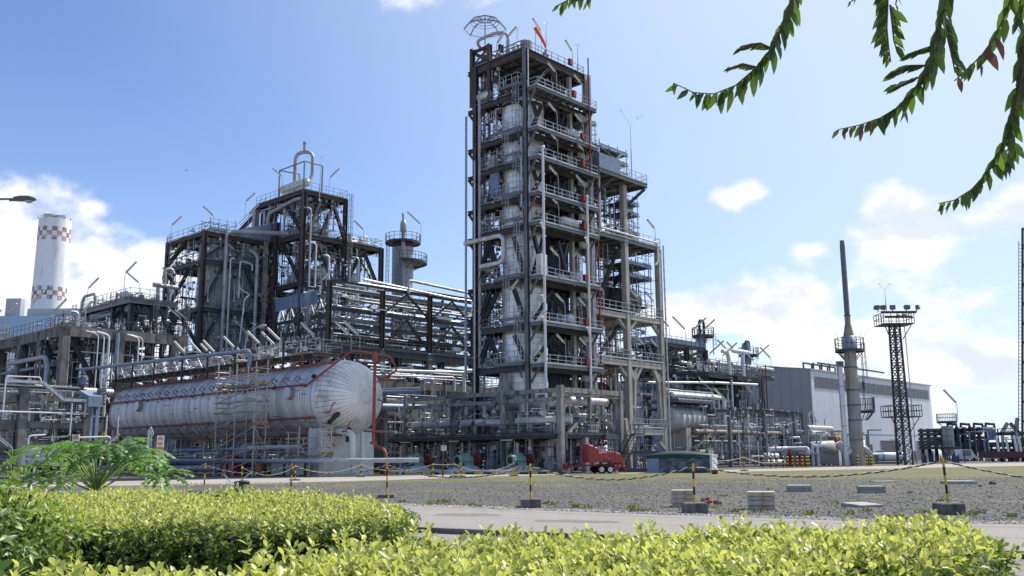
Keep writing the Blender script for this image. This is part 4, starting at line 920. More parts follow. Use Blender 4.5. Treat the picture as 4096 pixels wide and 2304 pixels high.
        m = M(); m.lathe((-.6, v-3.4, 0), (0, 0, 1), [(0, .6), (1.0, .6), (1.3, .38), (1.5, .34)], 14); m.lathe((-1.1, v-1.6, 0), (0, 0, 1), [(0, .55), (.9, .55), (1.2, .36), (1.45, .33)], 14); P('pump_casing', m, PIPEG, t)
        m = M(); m.cone((-1.8, v-1.5, zl+.5), (-1.2, v-1.8, zl+.95), .06, .06, 6); m.lathe((-1.0, v-2.8, zl+.5), (.2, -.3, .5), [(0, .34), (.3, .34), (.42, .2), (.48, .02)], 12); P('pressure_valve', m, PIPEW, t)
        for j in range(5): valve(t, (-1.5+j*.22, v-1.0-j*.5, zd+.3), .2, GREYS)
        pipe(t, [(-1.9, v+.8, .1), (-1.9, v+.8, 2.6), (-1.4, v+.4, 2.9), (-1.4, v+.4, zd-.4)], .22, ALU, .4, 10, 'discharge_pipe', .4)
        pipe(t, [(-1.7, v-.5, .1), (-1.7, v-.5, 2.7)], .16, ALU, n=10, name='discharge_pipe', rings=.5)
        for j in range(6):
            q = v-2.0+j*.75; pipe(t, [(-1.5-.1*j, q, .1), (-1.5-.1*j, q, 1.2+.2*j), (-1.5-.1*j+1.2, q, 1.2+.2*j)], .05, PIPEG, .15, 6)
    m = M()
    for k in range(9):
        v = b+1.5+k*2.4; m.box(a-.42, a-.30, v, v+.35, zt-2.0, zt-1.25)
    P('spring_hanger', m, LAMPG, t)
    clutter(t, a+.9, 3.5, b+1, vs[-1]+4, .1, zd-.3, 50, big=.2, rs=501); clutter(t, 3, uR, b+.6, b+4, .1, zd-.3, 26, big=.25, rs=502); clutter(t, 0, 4.5, b+2, vs[-1], zd, zt-.6, 30, big=.3, rs=503)
    fine(t, a-.2, 3.5, b+.5, vs[-1]+4, .2, zd-.4, 300, 51, .6); fine(t, a-.3, 3.5, b+.5, vs[-1]+3, zd, zt-.7, 200, 52, .4); fine(t, 0, uR, b+.3, b+4, .2, zt-.6, 160, 53)
    # three motors on plinths
    labs = ('teal pump motor with round fan cover, leftmost of the three', 'teal pump motor with round fan cover, middle of the three', 'teal pump motor with round fan cover, rightmost of the three')
    for k, x in enumerate((1628, 1828, 2040)):
        p = atY(x, 1842, 84.5-k*1.6); q = toplant(p); u, v, z = q; z = 1.15
        mt_ = T('pump_motor', labs[k], 'motor', (u, v, 0), 'teal pump motors')
        m = M(); m.lathe((u, v, z), (1, 0, 0), [(.45, .36), (.5, .42), (1.65, .42), (1.7, .36), (1.8, .3), (1.9, .12), (2.3, .1)], 16)
        for a_ in range(10):
            t_ = 2*math.pi*a_/10; m.bar((u+.55, v+.44*math.cos(t_), z+.44*math.sin(t_)), (u+1.6, v+.44*math.cos(t_), z+.44*math.sin(t_)), .05, .08)
        m.box(u+.5, u+1.6, v-.5, v-.35, z-.45, z-.2); m.box(u+.7, u+1.3, v-.2, v+.2, z+.4, z+.62); P('motor_body', m, TEAL, mt_)
        m = M(); m.lathe((u, v, z), (1, 0, 0), [(0, .30), (-.02, .44), (.0, .47), (.42, .47), (.44, .42)], 18); P('fan_cover', m, TEAL, mt_)
        m = M(); m.cone((u-.03, v, z), (u-.01, v, z), .31, .31, 18); m.cone((u-.1, v, z), (u-.03, v, z), .08, .1, 10); P('fan_opening', m, BLK, mt_)
        m = M(); m.box(u+2.0, u+2.3, v-.25, v+.25, z-.2, z+.2); m.lathe((u+2.3, v, z), (1, 0, 0), [(0, .5), (.1, .55), (.25, .5)], 14); P('coupling_guard', m, RED, mt_)
        m = M(); m.add([(u-.5, v-.8, .35), (u+2.2, v-.8, .35), (u+2.2, v+.8, .35), (u-.5, v+.8, .35), (u+.2, v-.5, z-.45), (u+1.8, v-.5, z-.45), (u+1.8, v+.5, z-.45), (u+.2, v+.5, z-.45)], [(0,1,5,4),(1,2,6,5),(2,3,7,6),(3,0,4,7),(4,5,6,7)]); P('pedestal', m, PIPEG, mt_)
        m = M(); m.box(u-1.6, u+3.6, v-1.0, v+1.0, 0, .35); P('plinth', m, CONCW, mt_)
        text('28A-0'+str(3-k), .2, BLK, mt_, (-.42, 0, .5), 'tag_number', (math.radians(60), 0, math.radians(-90)))
    for x, y, v in ((1690, 1770, 6), ): pass
    return t, zt, zd
PF, ZT, ZD = pumps()
for x, y, lab in ((2268, 1752, 'yellowish tube lamp on the near corner column of the pump frame'), ): 
    q = toplant(atY(x, 1800, 80.3)); lamp((q[0], q[1], 2.0), (.9, -.2), lab, 1.5)
for i, (u, v) in enumerate(((-2.6, 1), (-2.6, 8), (-2.6, 15))):
    m = M(); m.bar((u, v, ZD-.45), (u, v-1.4, ZD-.45), .22, .1); m2 = S('strip_light', m, LAMPT, ('right', 'middle', 'left')[i]+' pale strip light slung under the pump frame deck', 'lamp', None, 'strip lights under the pump frame deck'); m2.location = PW(0, 0); m2.rotation_euler = (0, 0, ROTZ)
# ================================================================== horizontal tank
TKU, TKZ, TKR, TV0, TV1 = -15.8, 6.45, 3.2, 6.7, 44.6
TKM = mat('tank_cladding', (.60, .61, .62), .5, .3, .12, .6, (.24, .225, .205), .38, .45, rnd=.2)
TKM2 = mat('sunlit_dome_cladding', (.76, .75, .73), .5, .15, .08, .8, (.34, .32, .3), .3, .5, rnd=.07)  # same sheets whitened and warmed, sunlight put into the dome colour
def tank():
    t = T('storage_tank', 'huge horizontal aluminium clad tank with ribbed dome end on white piers', 'tank', (TKU, TV0, 0))
    m = M(); m.lathe((TKU, TV0-2, TKZ), (0, 1, 0), [(0, TKR*.7), (2, TKR-.07), (TV1-TV0+2, TKR-.07)], 40); P('tank_shell', m, SEAM, t)
    w = .36; n = int((TV1-TV0)/w); N = 44
    def ring(v0, wd, R, steps=1):
        m = M(); prof = []
        s = wd/steps
        for k in range(steps):
            e = .016 if k % 2 else 0
            prof += [(k*s+.012, R+e), ((k+1)*s-.03, R+e), ((k+1)*s-.018, R-.05)]
        m.lathe((TKU, v0, TKZ), (0, 1, 0), [(0, R-.05)]+prof, N); m.f = [f for f in m.f if len(f) == 4]; m.sm = [True]*len(m.f); return m
    r0 = P('cladding_band', ring(TV0, w, TKR), TKM, t)
    for k in range(1, n): 
        c = cp(r0, (0, w*k, 0)); c.rotation_euler = (0, 0, 0)
    for k, v in enumerate((6.75, 13.6, 20.2, 27.5, 34.2, 40.8, 44)):
        P('wide_band', ring(v, .5, TKR+.06, 1), TKM, t)
    # overlapping cladding sheets: circumferential joint strips at irregular places
    R_ = random.Random(5)
    for k in range(70):
        v = R_.uniform(TV0, TV1-1.2); a = R_.uniform(math.radians(110), math.radians(250)); m = M(); wd = R_.choice((.7, 1.0, 1.4))
        A = [a-.01, a+.012]
        for A_ in ((a-.008, a+.008),):
            q = [(TKU+(TKR+.03)*math.cos(x), TKZ+(TKR+.03)*math.sin(x)) for x in A_]
            m.add([(q[0][0], v, q[0][1]), (q[1][0], v, q[1][1]), (q[1][0], v+wd, q[1][1]), (q[0][0], v+wd, q[0][1])], [(0, 1, 2, 3)])
        m.sm = [False]*len(m.f); P('sheet_joint', m, SEAM, t)
    # domes of radial gores
    D_ = 2.92; NG = 44
    for end, v0, sg in ((0, TV0, -1), (1, TV1, 1)):
        prof = [(D_*math.sin(x), TKR*math.cos(x)**.9) for x in np.linspace(0, 1.44, 11)]
        for i in range(NG if end == 0 else 0):
            a0 = 2*math.pi*i/NG+.005; a1 = 2*math.pi*(i+1)/NG-.005; m = M(); vs = []
            for j, (h, r) in enumerate(prof):
                for a in np.linspace(a0, a1, 3): vs.append((TKU+r*math.cos(a), v0+sg*h, TKZ+r*math.sin(a)))
            fs = [(3*j+k, 3*j+k+1, 3*j+k+4, 3*j+k+3) for j in range(10) for k in range(2)]
            m.add(vs, fs, True); P('dome_gore', m, TKM2, t)
        m = M(); m.lathe((TKU, v0, TKZ), (0, sg, 0), [(h, max(r-.035, .01)) for h, r in prof], 40); P('dome_core', m, SEAM if end == 0 else ALUD, t)
    m = M(); m.lathe((TKU, TV0-D_*.97, TKZ), (0, -1, 0), [(-.3, .6), (.12, .6), (.2, .5), (.28, .26), (.31, .02)], 20); P('dome_cap', m, PIPEW, t)
    m = M(); m.box(TKU-.5, TKU+.5, TV0-D_-.165, TV0-D_-.15, TKZ-.012, TKZ+.012) ; P('cap_seam', m, SEAM, t)
    for v in (onU(1163, 1587, -19)[0], onU(560, 1628, -19)[0]):
        a = math.radians(173); c, s_ = math.cos(a), math.sin(a); m = M(); m.cone((TKU+c*3.0, v, TKZ+s_*3.0), (TKU+c*3.6, v, TKZ+s_*3.6), .52, .52, 20); P('manhole_neck', m, ALUD, t)
        m = M(); m.cone((TKU+c*3.6, v, TKZ+s_*3.6), (TKU+c*3.66, v, TKZ+s_*3.66), .5, .5, 20); P('manhole_cover', m, PIPEW, t)
    for v in (7.5, 42.0):
        m = M(); m.box(TKU-2.2, TKU+3.1, v-.9, v+1.2, 0, 3.9); P('pier', m, CONCW, t)
        m = M(); m.box(TKU-2.25, TKU+3.15, v-.95, v+1.25, 3.2, 3.28); P('pier_ledge', m, CONCW, t)
    for v, a, L in ((4.9, 215, .8), (5.2, 255, .8), (7.4, 150, .5)):
        c, s_ = math.cos(math.radians(a)), math.sin(math.radians(a)); m = M(); m.cone((TKU+c*2.4, v, TKZ+s_*2.4), (TKU+c*(3.0+L), v-.3, TKZ+s_*(3.0+L)), .2, .2, 10); P('nozzle_stub', m, BLK, t)
    for u in (TKU-1.5, TKU+1.5): pipe(t, [(u, 3.6, .2+.9), (u, 3.6, 3.4), (u, 5.5, 3.6)], .28, CONCW, .5, 10, 'drain_pipe') if u < TKU else pipe(t, [(TKU-.2, 3.9, 1.4), (TKU-.2, 3.9, 3.6)], .24, PIPEW, .4, 10, 'drain_pipe')
    return t
TK = tank()
def sprinklers():
    t = T('sprinkler_piping', 'faded red sprinkler piping with nozzles running along the big tank', 'sprinkler piping', (TKU-3.4, TV0, 0))
    R = TKR+.32; pos = lambda a, r=R: (TKU+r*math.cos(math.radians(a)), TKZ+r*math.sin(math.radians(a)))
    for a, v0, v1 in ((127, 5.2, 47.5), (163, 7.4, 48.5), (209, 6.6, 47), (242, 4.8, 46.5), (62, 6, 45)):
        u, z = pos(a)
        pipe(t, [(u, v0, z), (u, v1, z)], .085, REDP, n=8, name='red_pipe')
        m = M(); v = v0+.8
        while v < v1: m.cone((u, v-.1, z), (u, v+.1, z), .14, .14, 8); v += 4.1
        P('pipe_coupling', m, REDP, t)
        v = v0+.9; up = 1 if math.sin(math.radians(a)) > -.1 else -1
        m = M(); c, s_ = math.cos(math.radians(a)), math.sin(math.radians(a)); 
        p0 = np.array((u, v, z)); p1 = p0+np.array((c*.4-.1, .34, .5*up)); p2 = p1+np.array((-c*.1, -.34, .22*up)); p3 = p2+np.array((-c*.16, -.1, -.18))
        m.tube([p0, p1, p2, p3], .04, 6, .05, 2); m.cone(p3, p3+np.array((-c*.08, 0, -.1)), .09, .05, 6)
        o = P('spray_nozzle', m, REDP, t); k = 1; s2 = 1.75
        while v+s2*k < v1-.5: cp(o, (0, s2*k, 0)); k += 1
    u1, z1 = pos(127); u2, z2 = pos(163)
    vf = 3.4
    ur = onV(1497, 1600, 3.0)[0]; vf = 3.0
    pipe(t, [(u2, 7.4, z2), (u1-.2, 5.0, z1-.1), (u1+.6, 4.2, 10.05), (ur-1.8, 3.3, 10.1), (ur, 3.0, 9.95), (ur+1.7, 3.0, 9.8), (ur+2.4, 3.0, 8.7), (ur+2.3, 5.5, 7.9)], .09, REDP, .35, 8, 'red_pipe')
    pipe(t, [(ur, vf, 10.0), (ur, vf, 2.4), (ur+.35, vf-1.2, 2.1), (ur+.35, vf-1.2, 0)], .14, REDP, .6, 10, 'fire_main')
    m = M(); m.cone((ur, vf, 9.3), (ur, vf, 10.1), .26, .26, 10); m.cone((ur, vf, 2.55), (ur, vf, 2.75), .28, .28, 10); P('flange', m, REDP, t)
    for p in (((ur, vf, 5.2), (ur+.9, vf+1, 4.9)), ((ur-1, vf, 3.6), (ur+1.6, vf-.1, 3.55)), ((ur+.9, vf+.6, 7.9), (ur+3.2, vf+1, 8.0))): pipe(t, [*p], .1, REDP, n=8, name='red_pipe')
    for q in ((4.2, 5.5), (3.9, 4.0), (3.6, 7.6)):
        m = M(); m.tube([(ur+.8, q[0], q[1]), (ur+1.2, q[0]-.2, q[1]+.8), (ur+1.6, q[0]-.3, q[1]+.6), (ur+1.5, q[0]-.4, q[1]+.2)], .06, 6, .1, 2); P('spray_nozzle', m, REDP, t)
    for a, v in ((205, 4.3), (240, 3.8), (222, 5.0)):
        u, z = pos(a, 3.3); m = M(); m.tube([(u, v+1.2, z), (u-.35, v, z+.0), (u-.25, v-.4, z+.75), (u+.1, v-.2, z+.8)], .055, 6, .08, 2); P('spray_nozzle', m, REDP, t)
    m = M()
    for k in range(9): v = 8+k*4.7; u, z = pos(242); m.bar((u+.1, v, z), (u+.4, v, z+.5), .1); u, z = pos(163); m.bar((u, v, z), (u+.35, v, z-.1), .09, .2)
    P('pipe_bracket', m, BLK, t)
sprinklers()
LWL = ['short tube lamp above the tank walkway, left of the scaffold tower top', 'tube lamp over the tank, second of the leftmost trio', 'tube lamp over the tank just left of the curved street lamp', 'tube lamp over the tank just right of the curved street lamp', 'lower tube lamp of the pair over the tank middle',
       'upper tube lamp of the pair over the tank middle', 'tall tube lamp below the blue grey board', 'big bright tube lamp, left of the pair over the tank dome', 'big bright tube lamp, right of the pair over the tank dome', 'low tube lamp near the scaffold tower top', 'leftmost tube lamp above the tank walkway']
# walkway bridge over the tank with pipes, trusses and lamps
def walkway():
    u0, u1 = -18.3, -15.6; z = 10.6
    t = T('tank_walkway', 'scaffold walkway with brown rails running along the top of the big tank', 'walkway', (u0, 8, z))
    v = 8.0
    while v < 48: m = M(); m.ibeam((u0, v, z-.5), (u1, v, z-.5), .3, .24); P('cross_beam', m, GREYS, t); v += 1.6
    k = 0; 
    for w in range(8):
        m = M(); m.box(u0+.1+w*.32, u0+.38+w*.32, 7.6, 26, z-.36, z-.31); P('walk_board', m, WOOD, t)
    m = M(); m.box(u0, u1, 26.1, 48, z-.38, z-.32); P('walk_grating', m, GRATE, t)
    rail(t, [(u0, 26), (u0, 7.6), (u1, 7.6), (u1, 26)], z-.3, 1.1, SCAF, 2.2, False); rail(t, [(u0, 26), (u0, 48)], z-.3, 1.0, GALV, 1.5, False)
    fine(t, u0, u1, 9, 46, z-.3, z+1.2, 220, 55, .4); v = 26.5; m = M()
    while v < 47:
        for a, b in (((u0, v, z-.4), (u0, v+1.2, z+.9)), ((u0, v+1.2, z+.9), (u0, v+2.4, z-.4)), ((u0, v, z-.4), (u1, v, z+.6)), ((u1, v, z-.4), (u1, v+1.2, z+.9))): m.bar(a, b, .07)
        v += 2.4
    m.bar((u0, 26.5, z+.9), (u0, 47, z+.9), .08); m.bar((u1, 26.5, z+.9), (u1, 47, z+.9), .08); P('truss_bracing', m, GALV, t)
    for v in (12, 20, 25, 30, 36, 41, 45): m = M(); m.bar((u0-.3, v, TKZ+2.6), (u0-.3, v, z+1.2), .14); P('support_post', m, BLK, t)
    t = T('overhead_pipe', 'long blue grey pipe running above the tank towards the left structure', 'pipe', (-19.3, 17, 11)); pipe(t, [(-19.3, 53, 11.75), (-19.3, 17.5, 11.05), (-19.0, 16.8, 11.05), (-19.0, 16.8, 9.5)], .18, PIPEB, .5, 12, name='pipe_run', rings=3)
    for i, (x, y) in enumerate(((806, 1414), (861, 1412), (945, 1396), (1042, 1378), (1101, 1385), (1125, 1366), (1263, 1345), (1405, 1345), (1440, 1352), (850, 1425), (742, 1410))):
        uu = -16.8-.12*(i % 3); v_, z_ = onU(x, y, uu); pl = z_-z+.5
        lamp((uu, v_, z-.3), (-.35, 1), LWL[i], max(1.2, round(pl, 1)), sc=1.0, L=1.85)
walkway()
# scaffolds by the tank
scaffold('scaffold_tower', 'tall slender tube scaffold tower standing in front of the big tank', -22.0, -20.9, 10.7, 16.8, [1.3, 2.2, 4.0, 5.3, 6.2, 7.4, 8.4], 1, 2, [4.0, 7.4], SCAF, 0, 1.0, r=.06)
m = M(); 
ladder(T('scaffold_ladder', 'pale ladder leaning inside the tall tube scaffold', 'ladder', (-20.6, 12.6, 0)), -20.6, 12.6, 0, 3.8, (-1, 0), False, GALV, .4)
scaffold('scaffold_tower', 'low tube scaffold with one boarded lift against the tank pier', -20.3, -19.4, 3.6, 8.2, [1.5, 2.2, 3.0], 1, 3, [1.5], SCAF, 0, .7, r=.05)
# street lamp in front of the tank
def street_lamp():
    b = gnd(958, 1897); Y = b[1]; p = lambda x, y: tuple(atY(x, y, Y))
    t = T('street_lamp', 'slender grey street lamp with curved arm in front of the tank', 'street lamp', tuple(b), plant=False)
    m = M(); q = p(967, 1420); m.tube([(b[0], b[1], 0), (b[0], b[1], 3.2)], .13, 10); m.tube([(b[0], b[1], 3.2), (b[0], b[1], q[2])], .075, 8)
    P('pole', m, GALV, t); m = M(); a = np.array((b[0], b[1], q[2])); m.tube([a, a+(0, 0, 1.2), a+(.35, 0, 2.2), a+(1.2, 0, 2.75)], .05, 8, .6, 5); P('curved_arm', m, GALV, t)
    m = M(); e = a+np.array((1.2, 0, 2.75)); m.lathe(e-np.array((.05, 0, .02)), (1, 0, .12), [(0, .05), (.1, .12), (.45, .17), (.75, .12), (.85, .02)], 10); P('lamp_head', m, LAMPG, t)
street_lamp()
lightning_rod((onU(985, 1320, -15)[0]*0-15.2, onU(985, 1320, -15.2)[0], 9.5), 4.8, 'forked spiky lightning rod rising from the tank top', 2)
# things under and beside the tank
def boxthing(name, lab, cat, u0, u1, v0, v1, z0, z1, mt, door=True, grp=None, legs=0, cap=True):
    t = T(name, lab, cat, ((u0+u1)/2, (v0+v1)/2, 0), grp); m = M(); c = .03
    m.box(u0, u1, v0, v1, z0, z1); P('body', m, mt, t)
    if cap: m = M(); m.box(u0-.06, u1+.06, v0-.06, v1+.06, z1, z1+.06); P('cover', m, mt, t)
    if door:
        m = M(); k = max(1, int((v1-v0)/.9)); 
        for j in range(k): a = v0+(v1-v0)*j/k; b = v0+(v1-v0)*(j+1)/k; m.box(u0-.03, u0-.002, a+.05, b-.05, z0+.08, z1-.08)
        k = max(1, int((u1-u0)/.9))
        for j in range(k): a = u0+(u1-u0)*j/k; b = u0+(u1-u0)*(j+1)/k; m.box(a+.05, b-.05, v0-.03, v0-.002, z0+.08, z1-.08)
        P('door', m, mt, t)
        m = M(); m.box(u0-.06, u0-.03, v0+.15, v0+.2, (z0+z1)/2-.1, (z0+z1)/2+.1); P('handle', m, BLK, t)
    if legs:
        for a in (u0+.05, u1-.05):
            for b in (v0+.05, v1-.05): m = M(); m.bar((a, b, 0), (a, b, z0), .08); P('leg', m, mt, t)
    return t
GRN = mat('greygreen_cabinet', (.24, .28, .25), .55, .1, .1, 1); PALB = mat('pale_blue_cabinet', (.42, .48, .52), .5, .1, .08, 1)
q = onU(500, 1800, -17.5); q2 = onU(722, 1800, -17.5); boxthing('equipment_cabinet', 'large grey green cabinet under the left end of the tank', 'cabinet', -17.5, -15.8, q2[0]+1.0, q[0]-2, .9, 3.4, GRN, legs=1)
q = onU(1085, 1880, -20); q2 = onU(1175, 1880, -20); boxthing('equipment_cabinet', 'low pale blue cabinet left of the tank pier', 'cabinet', -20, -19, q2[0], q[0], .1, 1.25, PALB)
q = onU(890, 1860, -19.3); q2 = onU(937, 1860, -19.3); boxthing('fire_cabinet', 'crimson fire cabinet behind the tall scaffold tower foot', 'cabinet', -19.3, -18.5, q2[0], q[0], .05, 1.65, REDC)
for i, (x, y0, y1, w, mt, lab) in enumerate(((1038, 1853, 1893, .9, ORG, 'orange drum unit under the tank'), (1080, 1862, 1880, .5, YEL, 'yellow box unit right of the orange drum'))):
    v_, z_ = onU(x, y1, -18.6); t = T('drum', lab, 'drum', (-18.6, v_, 0)); m = M(); m.cone((-18.6, v_, .35), (-18.6, v_, .35+w), w*.4, w*.4, 14); P('drum_body', m, mat(f'drum_paint_{i}', (.7, .2, .02) if i == 0 else (.6, .4, .03), .5), t); m = M(); m.box(-19, -18.2, v_-.4, v_+.4, 0, .35); P('stand', m, BLK, t)
ub = T('under_tank_piping', 'tangle of grey pipes, pumps and valves beneath the big tank', 'piping', (TKU, 25, 0)); fine(ub, -19, -14, 9, 46, .1, 3.2, 260, 54); clutter(ub, -18.6, -13.5, 9, 46, .1, 3.0, 110, big=.25, rs=900, eq=.35, vert=.3)
for z, u, r in ((.55, -18.9, .3), (1.3, -18.6, .22), (2.3, -17.6, .2)): pipe(ub, [(u, 20, z), (u, 47, z)], r, PIPEB, n=10)
pipe(ub, [(-18.6, 19, 2.4), (-18.6, 9, 2.4)], .2, PIPEW, n=10); hvessel(ub, (-18.4, 17.2, 2.1), (0, 1, 0), 2.0, .75, PIPEG)
m = M(); m.box(-9.6, -9.2, 9, 52, 0, 5.6); lw = S('backdrop_wall', m, CONC, 'dark stained backdrop wall added behind the piping under the tank', 'wall', 'thing'); lw.location = PW(0, 0); lw.rotation_euler = (0, 0, ROTZ)  # invented dark backdrop closing the bright gap under the tank
t = T('stair', 'dark steel stair behind the tall scaffold under the tank', 'stair', (-18.9, 20, 0)); m = M()
for k in range(11): m.box(-19.3, -18.4, 17.6+k*.32, 17.9+k*.32, 3.0-k*.27, 3.04-k*.27)
for u in (-19.35, -18.35): m.bar((u, 17.5, 3.0), (u, 21.2, .05), .05, .2); m.bar((u, 17.5, 3.9), (u, 21.2, .95), .045); [m.bar((u, 17.6+j*1.2, 2.9-j*.97), (u, 17.6+j*1.2, 3.85-j*.97), .04) for j in range(4)]
P('flight', m, STEEL, t)
t = T('ground_pipe', 'long bright white pipe running low past the tank pier to a blunt end', 'pipe', (-20.6, 3, 1.1)); v_, z_ = onU(1560, 1847, -18.4); pipe(t, [(-21.4, 18, 1.25), (-20.6, 3.3, 1.25), (-14.2, -1.0, 1.25)], .18, PIPEG, .3, 12, name='pipe_run'); 
for k in range(5): m = M(); v_ = 16-k*2.7; m.bar((-21.25+k*.15, v_, 0), (-21.25+k*.15, v_, 1.0), .14); P('pipe_support', m, BLK, t)
# ================================================================== left process structure (two joined blocks)
SHEET = mat('pale_cladding_wall', (.36, .41, .48), .5, .2, .12, .6)
def left_block():
    t = T('process_structure', 'dark steel structure with tall clad reactor and blue wall, left block behind the tank', 'process structure', (-.5, 60.5, 0))
    u0, v0, v1, u1 = -.5, 60.5, 71.2, 10.3
    for u, v, mt, w in ((u0, v0, RUST, .6), (u0, v1, RUST, .55), (u1, v1, STEEL, .5), (u1-1.0, v0, CONCP, .6)): col(t, u, v, 0, 33, w, mt)
    FZ = [16.0, 22.2, 29.0, 33.0]
    for i, z in enumerate(FZ):
        deck(t, u0, u1, v0, v1, z, bm=RUST if i == 3 else STEEL, bh=.55, hole=None if i == 3 else (1.0, 9.6, 61.2, 66.5), joist=1.8)
        rail(t, [(u1, v0-.1), (u0-.1, v0-.1), (u0-.1, v1)], z, 1.15, GREYS, 1.5)
    for z in (29.0, 22.2): brace(t, (u0, v1-.2, z-5), (u0, v1-2.4, z-1.0), .35, RUST); brace(t, (u0, v1-.2, z-5), (u0, v1+.9, z-.9), .3)
    brace(t, (u0, v1, 29.3), (u0, v1-5.5, 32.2), .45, RUST); brace(t, (u0, v1, 22.5), (u0, v1-3.6, 25.2), .45); brace(t, (u0, v1-3.6, 25.2), (u0, v1-.6, 28.1), .4); brace(t, (u0, v1-3.6, 25.2), (u0, v1-7.2, 28.3), .4); brace(t, (u0, v0, 16.5), (u0, v1-5, 21.4), .4); brace(t, (u0, v1, 16.5), (u0, v1-4, 21.4), .4)
    for z in (16.3, 22.5): brace(t, (u0+.3, v0, z), (u0+3.0, v0, z+5.7), .4); brace(t, (u1-1.2, v0, z), (u1-4.0, v0, z+5.7), .4)
    brace(t, (u0+.3, v0, 29.3), (u0+4.2, v0, 32.3), .4)
    m = M(); m.box(5.2, 9.2, 61.9, 62.1, 8, 32.3); P('cladding_wall', m, SHEET, t)
    for k in range(1, 5): m = M(); m.box(5.2+k*.8-.025, 5.2+k*.8+.025, 61.86, 61.898, 8, 32.3); P('wall_joint', m, PIPEB, t)
    pipe(t, [(2.6, 60.0, 8), (2.6, 60.0, 33.2), (4, 60.0, 33.4)], .25, ALUD, n=12, name='riser', rings=1.5); pipe(t, [(3.4, 60.0, 33.4), (10.2, 56.0, 33.6)], .34, ALUD, n=12, name='insulated_pipe', rings=1.2)
    pipe(t, [(7.7, 60.0, 12.0), (7.7, 60.0, 30.6), (6.6, 60.6, 31.4)], .26, ALUD, .8, 12, 'riser', 1.3); pipe(t, [(7.7, 60, 12.6), (9.5, 59.5, 11.2), (13, 57, 10.8)], .25, ALUD, .8, 12, 'riser')
    for pts in ([(3.4, 60, 10.2), (3.4, 60, 29.5), (4.0, 60, 29.6)], [(5.0, 60.1, 24.0), (5.0, 60.1, 29.4), (7.0, 60.1, 29.2), (7.0, 60.1, 28.2)], [(5.0, 60.1, 27), (5.0, 60.1, 25.4), (6.8, 60, 24.6), (5.9, 60, 24.0), (5.4, 60, 17.5)], [(3.4, 60, 11), (3.6, 60, 9.4), (10, 59, 8.9), (14, 57.5, 8.4)]): pipe(t, pts, .12, PIPEW, .5, 8)
    m = M(); m.tube([(9.0, 60.6, 32), (9.0, 60.6, 28.7), (10.2, 60.6, 28.0), (10.2, 60.6, 18.6), (8.2, 60.6, 17.4)], .09, 6, .3); P('red_pipe', m, RED, t)
    for k, z in enumerate(FZ[:-1]): clutter(t, .2, 9, v0+.2, v0+1.2, z, FZ[k+1]-1, 12, rs=700+k, vert=.55, eq=.25); clutter(t, .2, 9, 67, 70.5, z, FZ[k+1]-1, 10, rs=720+k, big=.3)
    clutter(t, .5, 8, 61, 70, 33, 34.4, 16, vert=.05, eq=.85, rs=730)
    for k, z in enumerate(FZ[:-1]): fine(t, u0, u1, v0-.3, v0+1.5, z, FZ[k+1]-.8, 110, 400+k); fine(t, u0-.2, u0+1, 62, 71, z, FZ[k+1]-.8, 70, 410+k)
    ladder(t, u0-.5, v1-1.6, 29.2, 33, (-1, 0), True); m = M()
    # stair and cabin on the roof climbing to the next block
    for k in range(16): m.box(7.8, 9.2, 62.5+.0+k*.0, 63.0, 33.2+k*.0, 33.2) if False else m.box(8.6+k*.27, 8.9+k*.27, 66.6, 68.0, 35.4+k*.33, 35.45+k*.33)
    for v in (66.6, 68.0): m.bar((8.5, v, 35.2), (13.0, v, 40.6), .08, .3); m.bar((8.5, v, 36.4), (13.0, v, 41.7), .06)
    P('stair_flight', m, RUST, t)
    m = M(); m.add([(6.8, 61.2, 33), (11, 61.2, 33), (11, 61.2, 36.6), (9.6, 61.2, 35.7), (6.8, 61.2, 34.9), (6.8, 66, 33), (11, 66, 33), (11, 66, 36.6), (9.6, 66, 35.7), (6.8, 66, 34.9)], [(0,1,2,3,4),(9,8,7,6,5),(0,4,9,5),(4,3,8,9),(3,2,7,8),(2,1,6,7)]); P('roof_housing', m, SHEET, t)
    scaffold('scaffold', 'small dark scaffold on the roof of the left structure', 2.2, 6.2, 64, 66.5, [34.2, 35.4], 3, 1, [34.2], SST, 33.1, .6, grp='dark scaffolds inside the process structures')
    return t
left_block()
column('reactor_column', 'tall clad reactor column inside the left structure', 3.2, 63.6, 6, 31.8, 2.5, ALUD, dz=.8)
